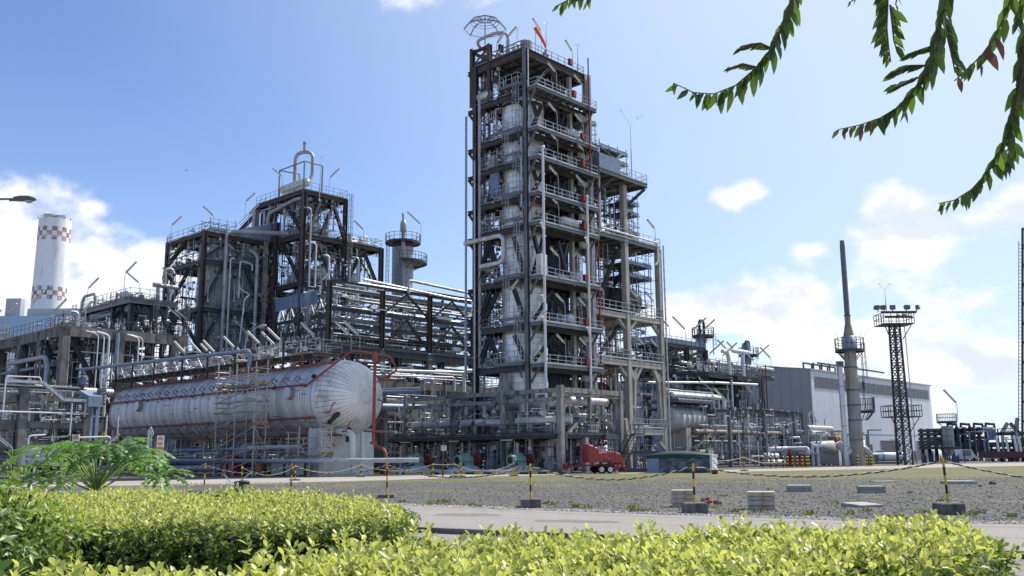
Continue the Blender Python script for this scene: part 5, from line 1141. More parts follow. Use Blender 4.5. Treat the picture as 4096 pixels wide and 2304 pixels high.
def right_block():
    t = T('process_structure', 'taller dark steel structure with drums, right block behind the tank', 'process structure', (10.5, 52.8, 0))
    u0, v0 = 10.5, 52.8
    for u, v, z, mt, w in ((u0, v0, 39.6, RUST, .6), (17.9, v0, 39.6, RUST, .55), (u0, 65.5, 39.4, CONCP, .8), (17.9, 65, 39.4, STEEL, .6), (24.9, v0, 33.3, RUST, .6), (24.9, 64, 33.3, STEEL, .6), (12.2, 65.2, 36, CONCP, .6), (u0, 59.5, 36, STEEL, .6)): col(t, u, v, 8, z, w, mt)
    deck(t, u0, 18.2, v0, 65.5, 39.8, bm=RUST, bh=.6, joist=1.4); deck(t, u0, 25.0, v0, 65, 33.3, bm=RUST, bh=.6, joist=1.6, hole=(13, 16, 56, 60)); deck(t, u0, 25, v0, 65, 26.2, bh=.45, joist=2, hole=(13, 22, 55, 62)); deck(t, u0, 25, v0, 65, 19, bh=.45, joist=2, hole=(13, 22, 55, 62))
    rail(t, [(u0, 65.5), (u0, v0), (18.2, v0), (18.2, 60)], 39.8, 1.2, GREYS, 1.3); rail(t, [(u0, 65), (u0, v0), (25, v0), (25, 60)], 33.3, 1.2, GREYS, 1.5); rail(t, [(u0, 65), (u0, v0), (25, v0)], 26.2, 1.2, GREYS, 1.5)
    for p, q in (((u0+.3, v0, 26.6), (13.2, v0, 32.3)), ((15.9, v0, 26.6), (13.2, v0, 32.3)), ((11.5, v0, 33.6), (13.4, v0, 38.8)), ((15.8, v0, 38.6), (13.7, v0, 33.6)), ((15.6, v0, 38.8), (17.7, v0, 33.7)), ((18.2, v0, 26.6), (21.2, v0, 32.3)), ((24.6, v0, 26.6), (21.5, v0, 32.3)), ((u0, v0+.4, 26.4), (u0, 58, 32.4)), ((u0, 58.4, 32.4), (u0, 64.8, 26.4)), ((u0, v0+.4, 33.6), (u0, 57.8, 38.8)), ((24.9, v0+.3, 26.4), (24.9, 58, 32.4)), ((u0, v0+.4, 19.2), (u0, 58, 25.4)), ((u0, 58.4, 25.4), (u0, 64.6, 19.3))): brace(t, p, q, .42)
    m = M(); m.box(11.0, 11.2, 61.2, 65.0, 12, 39); P('dark_wall', m, WALLD, t); m = M(); m.box(10.6, 10.85, 60.2, 62.8, 20, 38.5); P('dark_wall', m, WALLD, t)
    # roof drum and its big U pipe
    hvessel(t, (12.2, 54.6, 41.6), (0, 1, 0), 6.2, .7, ALU); hvessel(t, (13.6, 54.0, 34.8), (0, 1, 0), 7.0, .95, ALU); hvessel(t, (14.8, 54.0, 28.0), (0, 1, 0), 7.5, 1.0, ALU); hvessel(t, (20.8, 54, 28.0), (0, 1, 0), 6, .9, ALU)
    pipe(t, [(12.0, 57.6, 40), (12.0, 57.6, 46.7), (13.6, 55.4, 46.8), (13.6, 55.4, 43), (13.0, 55.4, 42)], .27, ALUD, 1.2, 12, 'u_pipe', .8); m = M(); m.cone((12.8, 56.5, 47.1), (12.8, 56.5, 48.4), .22, .22, 10); m.cone((12.8, 56.5, 48.1), (12.8, 56.5, 48.25), .3, .3, 10); P('vent_stub', m, ALUD, t)
    m = M(); 
    for u, v in ((11.2, 60.5), (11.2, 54), (14.4, 54), (14.4, 60)): m.bar((u, v, 39.8), (u, v, 44.4), .16)
    m.bar((11.2, 60.5, 44.4), (14.4, 60, 44.4), .14); m.bar((11.2, 54, 44.4), (14.4, 54, 44.4), .14); m.bar((11.2, 60.5, 44.4), (11.2, 54, 44.4), .14); P('lifting_frame', m, GREYS, t)
    pipe(t, [(11.0, 64, 22), (10.2, 61.5, 33), (10.2, 61.5, 37.6), (10.3, 54, 38.6), (12, 53, 38.6)], .28, ALUD, .9, 12, 'insulated_pipe', 1.2)
    for x, z0, z1, r, mt in ((11.5, 18, 37, .16, ALUD), (12.6, 18, 32, .12, PIPEW), (14.9, 17, 30.5, .18, ALU), (16.4, 17, 27, .16, PIPEW), (18.6, 18, 29.5, .18, ALUD), (20.3, 18, 31, .14, GALV)): pipe(t, [(x, v0-.4, z0), (x, v0-.4, z1), (x-1, v0, z1)], r, mt, .6, 10, 'riser', 1.5)
    for k, (z, z1) in enumerate(((19, 25), (26.2, 32), (33.3, 38.6))): clutter(t, u0+.3, 17.6, v0+.3, 58, z, z1, 22, rs=800+k, big=.3); clutter(t, u0, u0+1.5, 57, 64, z, z1, 12, rs=820+k, big=.3)
    for k, (z, z1) in enumerate(((19, 25), (26.2, 32), (33.3, 34.8))): clutter(t, 18.4, 24.6, v0+.3, 60, z, z1, 16, rs=810+k, big=.3, vert=.5 if z < 30 else .05, eq=.3 if z < 30 else .8)
    for z, z1 in ((15, 25), (26.3, 32.4), (33.4, 39)): fine(t, u0, 17.8, v0-.3, 58, z, z1, 170, int(z), .6); fine(t, u0-.2, u0+1, v0, 64, z, z1, 110, int(z)+1, .6); fine(t, 18, 24.8, v0-.2, 60, z, min(z1, 34.6), 120, int(z)+2, .5)
    ladder(t, 18.4, v0-.5, 26, 39.8, (0, -1), True); return t
right_block()
m_ = None
def blk_lamps():
    for p, d, lab, pl in (((-.5, 70.5, 33), (.6, -1), 'tube lamp at the left end of the left structure roof', 2.8), ((.8, 60.5, 33), (-1, .4), 'tube lamp at the near corner of the left structure roof', 2.6), ((6.6, 61, 34.6), (.4, -1), 'tube lamp beside the roof housing of the left structure', 2.4), ((9.5, 67, 37.8), (.6, -1), 'tube lamp beside the roof stair', 3.0),
                      ((10.5, 58.5, 39.8), (-.9, 1), 'tube lamp left of the roof drum', 3.4), ((15.0, 53, 39.8), (.1, -.2), 'upright tube lamp right of the roof drum', 3.0), ((21.6, 53, 33.3), (-1, .3), 'tube lamp on the lower right roof of the right block', 2.6), ((-.5, 70.6, 29), (.6, -1), 'tube lamp below the left structure roof', 2.0),
                      ((4.2, 60.4, 29), (-1, .3), 'tube lamp inside the left structure upper bay', 2.2), ((9.6, 60.4, 22.2), (-1, .3), 'tube lamp inside the left structure middle bay', 2.2), ((10.0, 60.4, 29), (-1, .3), 'tube lamp between the two left blocks', 2.4)): lamp(p, d, lab, pl, sc=1.2, L=1.5)
blk_lamps()
lightning_rod((13.3, 52.9, 39.8), 6.2, 'lightning rod on the right block roof beside the drum')
# ================================================================== pipe rack with trusses
def rack():
    t = T('pipe_rack', 'dark trussed steel pipe rack running from behind the tank to the tower', 'pipe rack', (6.2, 40, 0))
    US = [6.2, 15.0, 23.6, 32.2, 40.0]; ZS = [24.0, 20.4, 18.4, 15.9]
    for u in US:
        col(t, u, 40, 15.9, 24.1 if u < 30 else 22, .55, RUST, up=(1, 0, 0)); col(t, u, 46.5, 15.9, 24, .5, STEEL); col(t, u, 52.3, 15.9, 22, .5, STEEL); ccol(t, u, 40.2, 0, 15.6, .9, CONC); ccol(t, u, 47, 0, 15.6, .9, CONC)
    for a, b in zip(US, US[1:]):
        for z in ZS:
            m = M(); m.ibeam((a+.28, 40, z), (b-.28, 40, z), .3, .42); P('beam', m, STEEL, t); m = M(); m.ibeam((a+.25, 46.5, z), (b-.25, 46.5, z), .3, .4); P('beam', m, STEEL, t)
        for zz in (23.0, 19.0): m = M(); m.ibeam((a+.28, 40, zz), (b-.28, 40, zz), .2, .3); P('beam', m, GREYS, t)
        c = (a+b)/2
        for v in (40, 46.5):
            if a > 10 or v > 41: brace(t, (a+.3, v, 16.2), (c, v, 20.1), .26); brace(t, (b-.3, v, 16.2), (c, v, 20.1), .26)
            if a > 10: brace(t, (a+.3, v, 20.7), (c, v, 23.7), .22); brace(t, (b-.3, v, 20.7), (c, v, 23.7), .22)
        m = M(); m.box(a+.3, b-.3, 40.2, 52, 15.7, 15.78); P('floor_grating', m, GRATE, t); rail(t, [(a+.4, 39.9), (b-.4, 39.9)], 15.8, 1.1, GREYS, 1.4)
        m = M(); m.ibeam((a, 39.9, 15.2), (b, 39.9, 15.2), .5, .9); P('floor_beam', m, STEEL, t)
        cbeam(t, (a, 40.2, 9.6), (b, 40.2, 9.6), .6, .9, CONC); cbeam(t, (a, 47, 9.6), (b, 47, 9.6), .6, .9, CONC)
        for k in range(5): m = M(); m.bar((a+1+k*1.5, 42, 22.5), (a+2.1+k*1.5, 42, 22.5), .18, .1); P('strip_light', m, LAMPT, t) if k % 2 == 0 else None
    for k, (v, z, r, mt) in enumerate(((40.6, 23.4, .16, PIPEG), (41.2, 22.1, .3, ALUD), (42.0, 21.2, .22, ALU), (40.7, 20.0, .2, PIPEG), (42.5, 19.6, .36, ALUD), (43.2, 18.0, .3, STEEL), (41.5, 17.4, .25, PIPEG), (44.5, 23.2, .3, ALUD), (45.5, 19.2, .3, PIPEG), (41.6, 24.6, .34, ALU), (40.9, 17.0, .42, RUST), (43.8, 21.6, .25, ALUD), (44.8, 17.5, .35, PIPEG))):
        a = 6.6+(k*3.7) % 7; b = 36-(k*2.3) % 6; pts = [(a, v, z), (b, v, z)]
        if k % 3 == 0: pts = [(a, v, z-2.2)]+pts
        pipe(t, pts, r*.62, mt, .5, 10, 'rack_pipe', 2.2)
    for z, r, w in ((24.7, .18, 1), (21.4, .14, 1), (20.7, .14, 1), (17.3, .14, 1), (13.3, .24, 1)): pipe(t, [(20, 40.4, z), (52, 40.4, z)], r, PIPEG if r > .2 else STEEL, n=10, name='long_pipe')
    pipe(t, [(19.3, 39.7, 23.9), (19.3, 39.7, 25.7), (20.2, 39.7, 25.7), (42, 39.7, 25.0)], .2, ALUD, .6, 10, 'long_pipe', 2.5)
    pipe(t, [(11.5, 39.7, 24.8), (29, 39.7, 24.1)], .17, ALU, n=10, name='long_pipe', rings=2.5)
    # left side: truss with blue grey board
    for z in (22.2, 19.5, 17.8, 15.9): m = M(); m.ibeam((6.2, 40.3, z), (6.2, 52, z), .3, .4); P('beam', m, STEEL if z < 22 else GREYS, t)
    for k in range(5):
        a = 40.8+k*2.3; brace(t, (6.2, a, 15.9), (6.2, a+1.15, 19.3), .24, GREYS); brace(t, (6.2, a+2.3, 15.9), (6.2, a+1.15, 19.3), .24, GREYS); brace(t, (6.2, a, 19.7), (6.2, a+1.15, 21.8), .18, GREYS); brace(t, (6.2, a+2.3, 19.7), (6.2, a+1.15, 21.8), .18, GREYS)
    for k in range(9): v = 42.2+k*1.12; m = M(); m.box(6.0, 6.06, v, v+1.1, 21.2, 23.0); P('board_panel', m, BOARDB, t); m = M(); m.bar((5.97, v, 21.2), (5.97, v, 23.0), .05); P('board_batten', m, PIPEB, t)
    ladder(t, 5.6, 43.6, 16, 22.2, (-1, 0), True, GALV)
    for k in range(4): clutter(t, 6.8+k*8.5, 14.4+k*8.5, 40.5, 51, 15.9, 22.8, 26, rs=640+k, big=.3, vert=.3); clutter(t, 6.8+k*8.5, 14.4+k*8.5, 40.5, 46, 9.8, 15, 18, rs=660+k, big=.35, vert=.3); clutter(t, 6+k*8.5, 14.4+k*8.5, 40, 46, .2, 9, 22, rs=680+k, big=.4, vert=.3)
    fine(t, 6.4, 40, 40, 46, 16, 23.8, 420, 61, .35); fine(t, 6.2, 40, 39.8, 42, .5, 15, 260, 62, .4); fine(t, 6, 7.5, 40.5, 52, 16, 21, 120, 63)
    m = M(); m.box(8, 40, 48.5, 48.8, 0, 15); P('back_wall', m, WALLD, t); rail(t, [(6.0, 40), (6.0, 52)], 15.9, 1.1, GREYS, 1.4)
    for k, (u, w) in enumerate(((8.2, 3.4), (12.0, 2.6), (8.5, 3.0), (12.5, 2.6), (24, 3.2), (24.3, 3))): z = 23.6 if k < 2 else (20.9 if k < 4 else 21.8-k*.2); m = M(); m.box(u, u+w, 39.2, 40.0, z, z+.12); P('cable_tray', m, GALV, t)
    return t
rack()
for p, d, lab in (((7.0, 43, 22.3), (.3, -1), 'tube lamp standing on the blue grey board'), ((36, 40, 20.2), (.9, -.2), 'tube lamp on the rack just left of the tall tower'), ((40, 46, 24), (-1, .2), 'tube lamp far along the rack near the pale column')): lamp(p, d, lab, 2.4, sc=1.2, L=1.6)
t = T('middle_piping', 'dense dark pipework between the tank dome and the tall tower', 'piping', (2, 22, 0))
for k in range(5): ccol(t, 3+k*7.5, 25, 0, 9.2, .8, CONC); cbeam(t, (3+k*7.5, 25, 9.4), (3+k*7.5, 36, 9.4), .6, .7, CONC); ccol(t, 3+k*7.5, 36, 0, 9.2, .8, CONC)
for z in (9.6, 6.2): cbeam(t, (2.4, 25, z), (34, 25, z), .6, .8, CONC)
clutter(t, 2.5, 33, 24, 34, .2, 6, 70, rs=555, big=.45, vert=.25, eq=.3); clutter(t, 2.5, 33, 24, 34, 6.4, 9.2, 40, rs=556, big=.4, vert=.2); clutter(t, 2.5, 33, 23.5, 30, 9.8, 12.2, 40, rs=557, big=.3, vert=.15, eq=.45)
for pts, r, mt in (([(-4, 22, 8.2), (6, 22, 8.9)], .36, PIPEB), ([(2, 22, 10.2), (2, 22, 10.9), (20, 22, 11.6)], .16, PIPEW), ([(-2, 21, 6.8), (14, 21, 7)], .36, PIPEB), ([(13, 22, 9), (13, 22, 11.6), (19, 22, 11.8)], .2, PIPEW), ([(-1, 21.5, 10.2), (11, 21.5, 10.6), (11, 21.5, 9)], .12, PIPEW)): pipe(t, pts, r, mt, .5, 10)
fine(t, -3, 34, 22, 30, .3, 12, 420, 64, .45)
# pale column standing behind the rack
p = atY(1612, 960, 150); q = toplant(p)
column('pale_column', 'pale clad column with round platforms standing alone behind the rack', q[0], q[1], 12, 36.2, 1.75, ALUD, dz=.9, N=12, dome=False)
def ring_platform(t, u, v, z, r0, r1, a0=0, a1=2*math.pi, h=1.2, mt=STEEL):
    n = 18; A = np.linspace(a0, a1, n+1); m = M()
    for a, b in zip(A, A[1:]):
        q = lambda r, x, zz: (u+r*math.cos(x), v+r*math.sin(x), zz); m.add([q(r0, a, z-.12), q(r1, a, z-.12), q(r1, b, z-.12), q(r0, b, z-.12), q(r0, a, z), q(r1, a, z), q(r1, b, z), q(r0, b, z)], [(0,3,2,1),(4,5,6,7),(1,2,6,5),(3,0,4,7),(0,1,5,4),(2,3,7,6)])
    P('round_platform', m, GRATE, t); m = M()
    for i, (a, b) in enumerate(zip(A, A[1:])):
        pa = (u+r1*math.cos(a), v+r1*math.sin(a)); pb = (u+r1*math.cos(b), v+r1*math.sin(b))
        for zz in (z+h, z+h*.5): m.bar((*pa, zz), (*pb, zz), .06)
        m.bar((*pa, z-.2), (*pb, z-.2), .06, .3); m.bar((*pa, z), (*pa, z+h), .06)
        if i % 3 == 0: m.bar((*pa, z-.2), (u+r0*math.cos(a), v+r0*math.sin(a), z-1.3), .08)
    P('railing', m, mt, t)
t = T('column_platforms', 'round platforms, ladder and vent pipe on the pale column behind the rack', 'platforms', (q[0], q[1], 30))
ring_platform(t, q[0], q[1], 36.4, .4, 2.9); ring_platform(t, q[0], q[1], 33.0, 1.8, 4.0, -2.4, .6); ladder(t, q[0]-1.6, q[1]+1.6, 24, 36.4, (-.7, .7), True)
pipe(t, [(q[0]-1.2, q[1]-1.5, 12), (q[0]-1.2, q[1]-1.5, 37.6)], .35, PIPEG, n=10); m = M(); m.lathe((q[0]-1.2, q[1]-1.5, 37.6), (0, 0, 1), [(0, .4), (.3, .55), (1.4, .55), (2.0, .35), (2.1, .2)], 10); m.cone((q[0]-1.2, q[1]-1.5, 39.6), (q[0]-1.4, q[1]-1.5, 40.8), .18, .18, 8); P('vent_head', m, ALUD, t)
lamp((q[0]+2.6, q[1]-1.5, 36.4), (-1, .5), 'tube lamp on the top platform of the pale column behind the rack', 3.6, sc=1.4, L=2.0)
# ================================================================== far left concrete structure
def left_conc():
    t = T('concrete_structure', 'weathered concrete structure with steel module on top at far left', 'process structure', (-20.6, 54.8, 0))
    u0, v0 = -20.6, 54.8; z = 17.0
    us = [u0, onV(470, 1500, v0)[0], onV(690, 1500, v0)[0]]; vs = [v0, 61.5, 68, 76, 84]
    for u in us:
        for v in vs[:3] if u > u0 else vs: ccol(t, u, v, 0, z-.2, 1.0, CONC)
    ur = us[2]+1.6
    m = M(); m.box(u0-.5, ur, v0-.5, 86, z-.35, z); P('deck_slab', m, CONC, t)
    cbeam(t, (u0-.4, v0-.2, z-.8), (ur, v0-.2, z-.8), .6, .9, CONC); cbeam(t, (u0-.2, v0+.4, z-.82), (u0-.2, 86, z-.82), .6, .9, CONC)
    rail(t, [(ur, v0-.5), (u0-.5, v0-.5), (u0-.5, 86)], z, 1.25, STEEL, 1.3, False)
    for zz in (9.3, 5.2, 2.0):
        cbeam(t, (u0+.5, v0, zz), (us[1]-.5, v0, zz), .6, 1.0, CONC); cbeam(t, (us[1]+.5, v0, zz), (us[2]-.5, v0, zz), .6, 1.0, CONC); cbeam(t, (u0, v0+.5, zz), (u0, 84, zz), .6, .9, CONC)
    for a, b in zip(us, us[1:]): brace(t, (a+.4, v0, 16), (b-.4, v0, 9.8) if a > u0 else (a+.4+(b-a)*.95, v0, 6), .5)
    brace(t, (u0, v0+.5, 10), (u0, 61, 16), .5); brace(t, (u0, 61.8, 10), (u0, 67.6, 16), .5); brace(t, (u0, 61.5, 16), (u0, 68.2, 9.6), .5); brace(t, (us[1]+.3, v0, 8.5), (us[2]-.6, v0, 2.5), .45); brace(t, (u0+2, v0+4, 16.2), (u0-0, v0+10, 9.8), .5)
    m = M()
    for k in range(14): m.box(u0+.8, u0+2.0, 56+k*.85, 56.4+k*.85, 15.2-k*.45, 15.27-k*.45)
    for u in (u0+.8, u0+2.0): m.bar((u, 55.6, 15.6), (u, 68, 9), .1, .4); m.bar((u, 55.6, 16.8), (u, 68, 10.2), .07)
    P('stair', m, STEEL, t)
    # upper steel module
    a, z2 = onV(520, 1190, v0+.6); b = onV(712, 1200, v0+.6)[0]; ve = onU(322, 1225, a)[0]
    for u in (a+.4, (a+b)/2, b-.4):
        for v in (v0+1, v0+6, ve-1): col(t, u, v, z, z2-.4, .5, STEEL)
    deck(t, a, b, v0+.6, ve, z2, bm=GREYS, bh=.6, joist=1.6); rail(t, [(b, v0+.6), (a, v0+.6), (a, ve)], z2, 1.3, STEEL, 1.3); rail(t, [(b, ve), (b, v0+.6)], z2, 1.3, STEEL, 1.3)
    for k, (p, q) in enumerate((((a+.6, v0+1, z+.2), (a+2.2, v0+1, z2-.8)), ((b-.6, v0+1, z+.2), (b-2.2, v0+1, z2-.8)), ((a+.4, v0+1.2, z+.2), (a+.4, v0+4, z2-.7)), ((a+.4, v0+6, z2-2), (a+.4, v0+3.2, z2-.7)), ((b-.4, v0+.8, z2-2.2), (b+1.6, v0+.6, z2-.3)), ((a+2.5, v0+1, z+.2), (a+1.2, v0+1, z2-.8)))): brace(t, p, q, .34)
    for k in range(4): m = M(); m.bar((a+2.6+k*.22, v0+.72, z+.5+k*.4), (a+2.7+k*.22, v0+.72, z+.75+k*.4), .3, .3); P('hazard_stripe', m, YEL if k % 2 else BLK, t)
    m = M(); m.box(a+.6, b-.6, v0+2, ve-.5, z2-1.5, z2-.7); P('module_housing', m, PIPEB, t)
    pipe(t, [(a+1.4, v0+7.5, z2+.4), (a+1.4, v0+7.5, z2+1.6)], .2, ALUD, n=10); pipe(t, [(b-2.6, v0+1.0, z2), (b-2.6, v0+1.0, z2+1.9)], .22, ALUD, n=10); pipe(t, [(b-1.0, v0+1.0, z2), (b-1.0, v0+1.0, z2+1.9)], .22, ALUD, n=10)
    hvessel(t, (b-3.2, v0+1.0, z2+2.1), (1, 0, 0), 3.2, .3, ALUD); pipe(t, [(b-1.8, v0+1.0, z2+2.2), (b-1.8, v0+1.0, z2+4.3), (b-.9, v0+.9, z2+4.4), (b-.7, v0+.9, z2+3.8)], .26, ALUD, .9, 10, 'gooseneck', .5)
    pipe(t, [(a+.5, ve+.6, z+.6), (a+.5, ve+.6, z2+2.0), (a+.5, ve-3.4, z2+2.0), (a+.5, ve-3.4, z2+.4)], .2, ALUD, .9, 10, 'gooseneck', .6)
    clutter(t, a+.6, b-.6, v0+1, ve-1, z2, z2+1.5, 16, rs=901, vert=.05, eq=.8); clutter(t, a, b, v0+.8, ve, z, z2-1.5, 22, rs=902, big=.25); clutter(t, u0+.4, a-.4, v0+.3, 70, z, z+2.2, 34, rs=903, vert=.3, eq=.6, big=.3)
    for k, z0 in enumerate((2.4, 5.7, 9.8)): clutter(t, u0+.6, us[2], v0-.2, v0+5, z0, z0+3.2 if k < 2 else 15.6, 22, rs=910+k, big=.4, vert=.35); clutter(t, u0-.3, u0+1.5, 57, 82, z0, z0+3.2 if k < 2 else 15.6, 26, rs=920+k, big=.4, vert=.35)
    pipe(t, [(u0+6, v0-.6, 16.6), (u0+6, v0-.6, 11.6), (u0+8, v0-.6, 11.4), (us[2]+4, v0-.6, 12.4)], .24, PIPEB, .8, 12); pipe(t, [(u0-.8, 70, 13.5), (u0-.8, 58, 13.5), (u0-.8, 57.2, 12.5), (u0-.8, 57.2, 5)], .3, PIPEG, .9, 12)
    for k, (x, r) in enumerate(((3.6, .08), (4.3, .09), (4.9, .14), (8.6, .1), (9.1, .08))): pipe(t, [(u0+x, v0-.75, 6.5 if k < 3 else 11.5), (u0+x, v0-.75, 16.2), (u0+x-1.5, v0-.7, 16.5)], r, PIPEW, .5, 8)
    fine(t, u0, us[2], v0-.4, v0+4, .5, 16.4, 260, 65); fine(t, u0-.5, u0+1, 55, 84, .5, 16.4, 260, 66); fine(t, u0, us[2]+1, v0, 64, z, z+1.6, 160, 67); fine(t, a, b, v0+.7, ve, z, z2+1.2, 160, 68)
    ladder(t, us[2]+1.0, v0-.8, 12, 21, (0, -1), True); ladder(t, a-.5, ve+.2, z, z2, (-1, 0), True); ladder(t, a+3.2, v0+.2, z+1.5, z2, (0, -1), True)
    m = M(); m.box(u0-1.2, u0+1.0, 76.5, 82, z+.2, z+.3)
    P('landing', m, YEL, t); rail(t, [(u0-1.2, 82), (u0-1.2, 76.5), (u0+1, 76.5)], z+.3, 1.9, YEL, .9)
    return t, a, b, v0, ve, z, z2, u0, us
LC, a_, b_, v0_, ve_, z_, z2_, u0_, us_ = left_conc()
for x, y, p, lab, pl in ((0, 0, (u0_-.5, 79, z_), 'tube lamp beside the yellow railed landing, far left', 3.4), (0, 0, (u0_-.5, 73.5, z_), 'tube lamp right of the yellow railed landing', 3.6), (0, 0, (u0_-.5, 64.5, z_), 'tall tube lamp in front of the striped chimney base', 4.2), (0, 0, (u0_-.4, 57.5, z_), 'short tube lamp near the front corner of the left concrete deck', 2.2), (0, 0, (u0_+1.5, 54.5, z_), 'short tube lamp right of the front corner of the left concrete deck', 1.8),
                         (0, 0, (a_+.2, ve_-1.5, z2_), 'tube lamp at the left end of the upper steel module', 3.2), (0, 0, (a_+.1, 57.5, z2_), 'tall tube lamp on the near side of the upper steel module', 3.8)): lamp(p, (.45, -1), lab, pl, sc=1.15, L=1.7)
for p, lab, pl in (((b_-.3, v0_+1, z2_), 'tube lamp right of the gooseneck vent on the upper module', 3.6), ((a_+1.2, v0_+.7, z2_), 'tube lamp leaning left in front of the upper module', 2.2), ((us_[2]+.5, v0_-.4, z_), 'left tube lamp of the pair at the right end of the left concrete deck', 2.6), ((us_[2]+1.5, v0_-.4, z_), 'right tube lamp of the pair at the right end of the left concrete deck', 2.4)): lamp(p, (-1, .45), lab, pl, sc=1.15, L=1.7)
scaffold('scaffold', 'thin dark scaffold at the far left edge of the left concrete structure', u0_-3.6, u0_-.9, 74, 90, [3, 5, 7, 9, 11, 13, 15, 17], 1, 6, [13, 15], SST, 0, 1.2, grp='dark scaffolds inside the process structures', r=.05)
# lower frame in front, far left
def low_frame():
    c = toplant(atY(85, 1700, 76)); u0, v0 = c[0], c[1]; zt = onV(85, 1545, v0)[1]; ur = onV(352, 1650, v0)[0]
    t = T('concrete_structure', 'low stained concrete frame with white pipes at far left, behind the signs', 'pipe frame', (u0, v0, 0))
    for u, v, h, w in ((u0, v0, zt, .68), (ur, v0+.4, zt-.4, .5), (u0, v0+7, zt, .7), (ur, v0+7, zt, .7), (u0+4.6, v0+7, zt, .7), (u0-4, v0+5, zt, .8), (u0-8, v0+1, zt, .8)): ccol(t, u, v, 0, h, w, CONC)
    for z in (zt-.9, zt-3.1, zt-4.6, zt-6.3):
        if z < .5: continue
        cbeam(t, (u0+.4, v0, z), (ur-.3, v0+.3, z), .4, .45, CONC); cbeam(t, (u0, v0+.5, z), (u0, v0+6.6, z), .45, .7, CONC); cbeam(t, (u0+.4, v0+7, z-.2), (ur-.3, v0+7, z-.2), .5, .8, CONC); cbeam(t, (ur, v0+.7, z), (ur, v0+6.6, z), .4, .6, CONC); cbeam(t, (u0-8, v0+1, z), (u0-.5, v0+.2, z), .5, .8, CONC)
    # stepped cable duct
    y = v0-.5; m = M(); pts = [(u0-1.5, y, zt+.35), (u0+1.2, y, zt+.35), (u0+2.9, y, zt-1.0), (ur-.3, y, zt-1.0)]
    for p, q in zip(pts, pts[1:]): m.bar(p, q, .42, .24)
    P('cable_duct', m, GALV, t); m = M(); m.add([(ur-.4, y-.4, zt-1.5), (ur+.8, y-.4, zt-1.5), (ur+.8, y+.5, zt-1.5), (ur-.4, y+.5, zt-1.5), (ur-.4, y-.4, zt-.6), (ur+.8, y-.4, zt-.6), (ur+.5, y+.5, zt-.1), (ur-.9, y+.5, zt-.1)], [(0,3,2,1),(4,5,6,7),(0,1,5,4),(1,2,6,5),(2,3,7,6),(3,0,4,7)]); P('duct_box', m, PIPEB, t)
    W_ = lambda pts, r: pipe(t, pts, r*.62, PIPEW, .3, 10, 'white_pipe')
    y = v0-.7
    W_([(u0-1.7, y, zt-2.0), (u0-1.7, y, zt+.7), (u0+.9, y, zt+.75), (u0+1.0, y, zt+.4)], .09)
    W_([(u0-6, y+.2, zt-2.1), (ur-.2, y+.2, zt-2.1)], .12); W_([(u0+3.6, y, zt-1.3), (u0+3.6, y, zt-4.0), (u0+1.8, y+1, zt-4.1)], .1); W_([(u0+.3, y-.2, 0), (u0+.3, y-.2, zt-4.0), (u0+1.6, y-.2, zt-3.9)], .13); W_([(u0+.9, y-.3, 0), (u0+.9, y-.3, zt-4.9), (u0+6.9, y-.3, zt-4.7), (u0+6.9, y-.3, zt-4.0), (u0+4.3, y, zt-4.1)], .13)
    W_([(u0+6.6, y, zt-2.2), (u0+6.6, y, zt-4.1)], .1); W_([(u0+7.6, y, zt-2.2), (u0+7.6, y, zt-4.3), (u0+6.9, y+.4, zt-4.4)], .08); W_([(u0+6.0, y+.3, zt-5.6), (u0+6.0, y+.3, zt-6.4), (ur-.3, y+.3, zt-6.3)], .2); W_([(ur-.5, y, zt-1.2), (ur-.5, y, zt-2.0), (ur-.9, y, zt-2.05)], .08)
    m = M(); m.box(ur+.1, ur+.35, v0-.3, v0-.1, 0, zt-1.2); m.box(ur+.55, ur+.85, v0-.3, v0-.1, 0, zt-.2); P('cable_post', m, PIPEB, t)
    m = M(); m.box(ur+.5, ur+1.1, v0-.8, v0-.3, zt-.2, zt+.1); m.box(ur+.6, ur+1.0, v0-.82, v0-.8, zt-.15, zt+.02); P('junction_light', m, GREYS, t)
    for k in range(3): clutter(t, u0-6, ur, v0+.5, v0+6, .2+k*2.6, 2.6+k*2.6, 26, rs=950+k, big=.3, vert=.25)
    pipe(t, [(u0+2.2, v0+4, zt+.2), (u0+9, v0+4, zt+.1)], .3, ALU, n=14, rings=.8); brace(t, (ur+2.4, v0+2, 1), (ur-.2, v0+1, zt-.6), .35)
    for p in ((u0+5.5, v0-.6), (u0+2.0, v0-.6)): m = M(); m.bar((p[0], p[1], 2.4), (p[0]+1.8, p[1], 2.4), .24, .1); m.bar((p[0]+.4, p[1], 2.4), (p[0]+.4, p[1], 4), .05); m.bar((p[0]+1.7, p[1], 2.4), (p[0]+1.7, p[1], 4), .05); P('strip_light', m, LAMPG, t)
    fine(t, u0-7, ur, v0, v0+5, .3, zt, 220, 69)
    lamp((u0-.9, v0-1.2, .8), (-1, .5), 'tube lamp at the left edge, left of the stained concrete column', 1.8, sc=1.3, L=1.9); lamp((ur+.5, v0-.5, .9), (.8, -.6), 'tube lamp leaning right behind the papaya leaves', 1.2, sc=1.2, L=1.9)
low_frame()
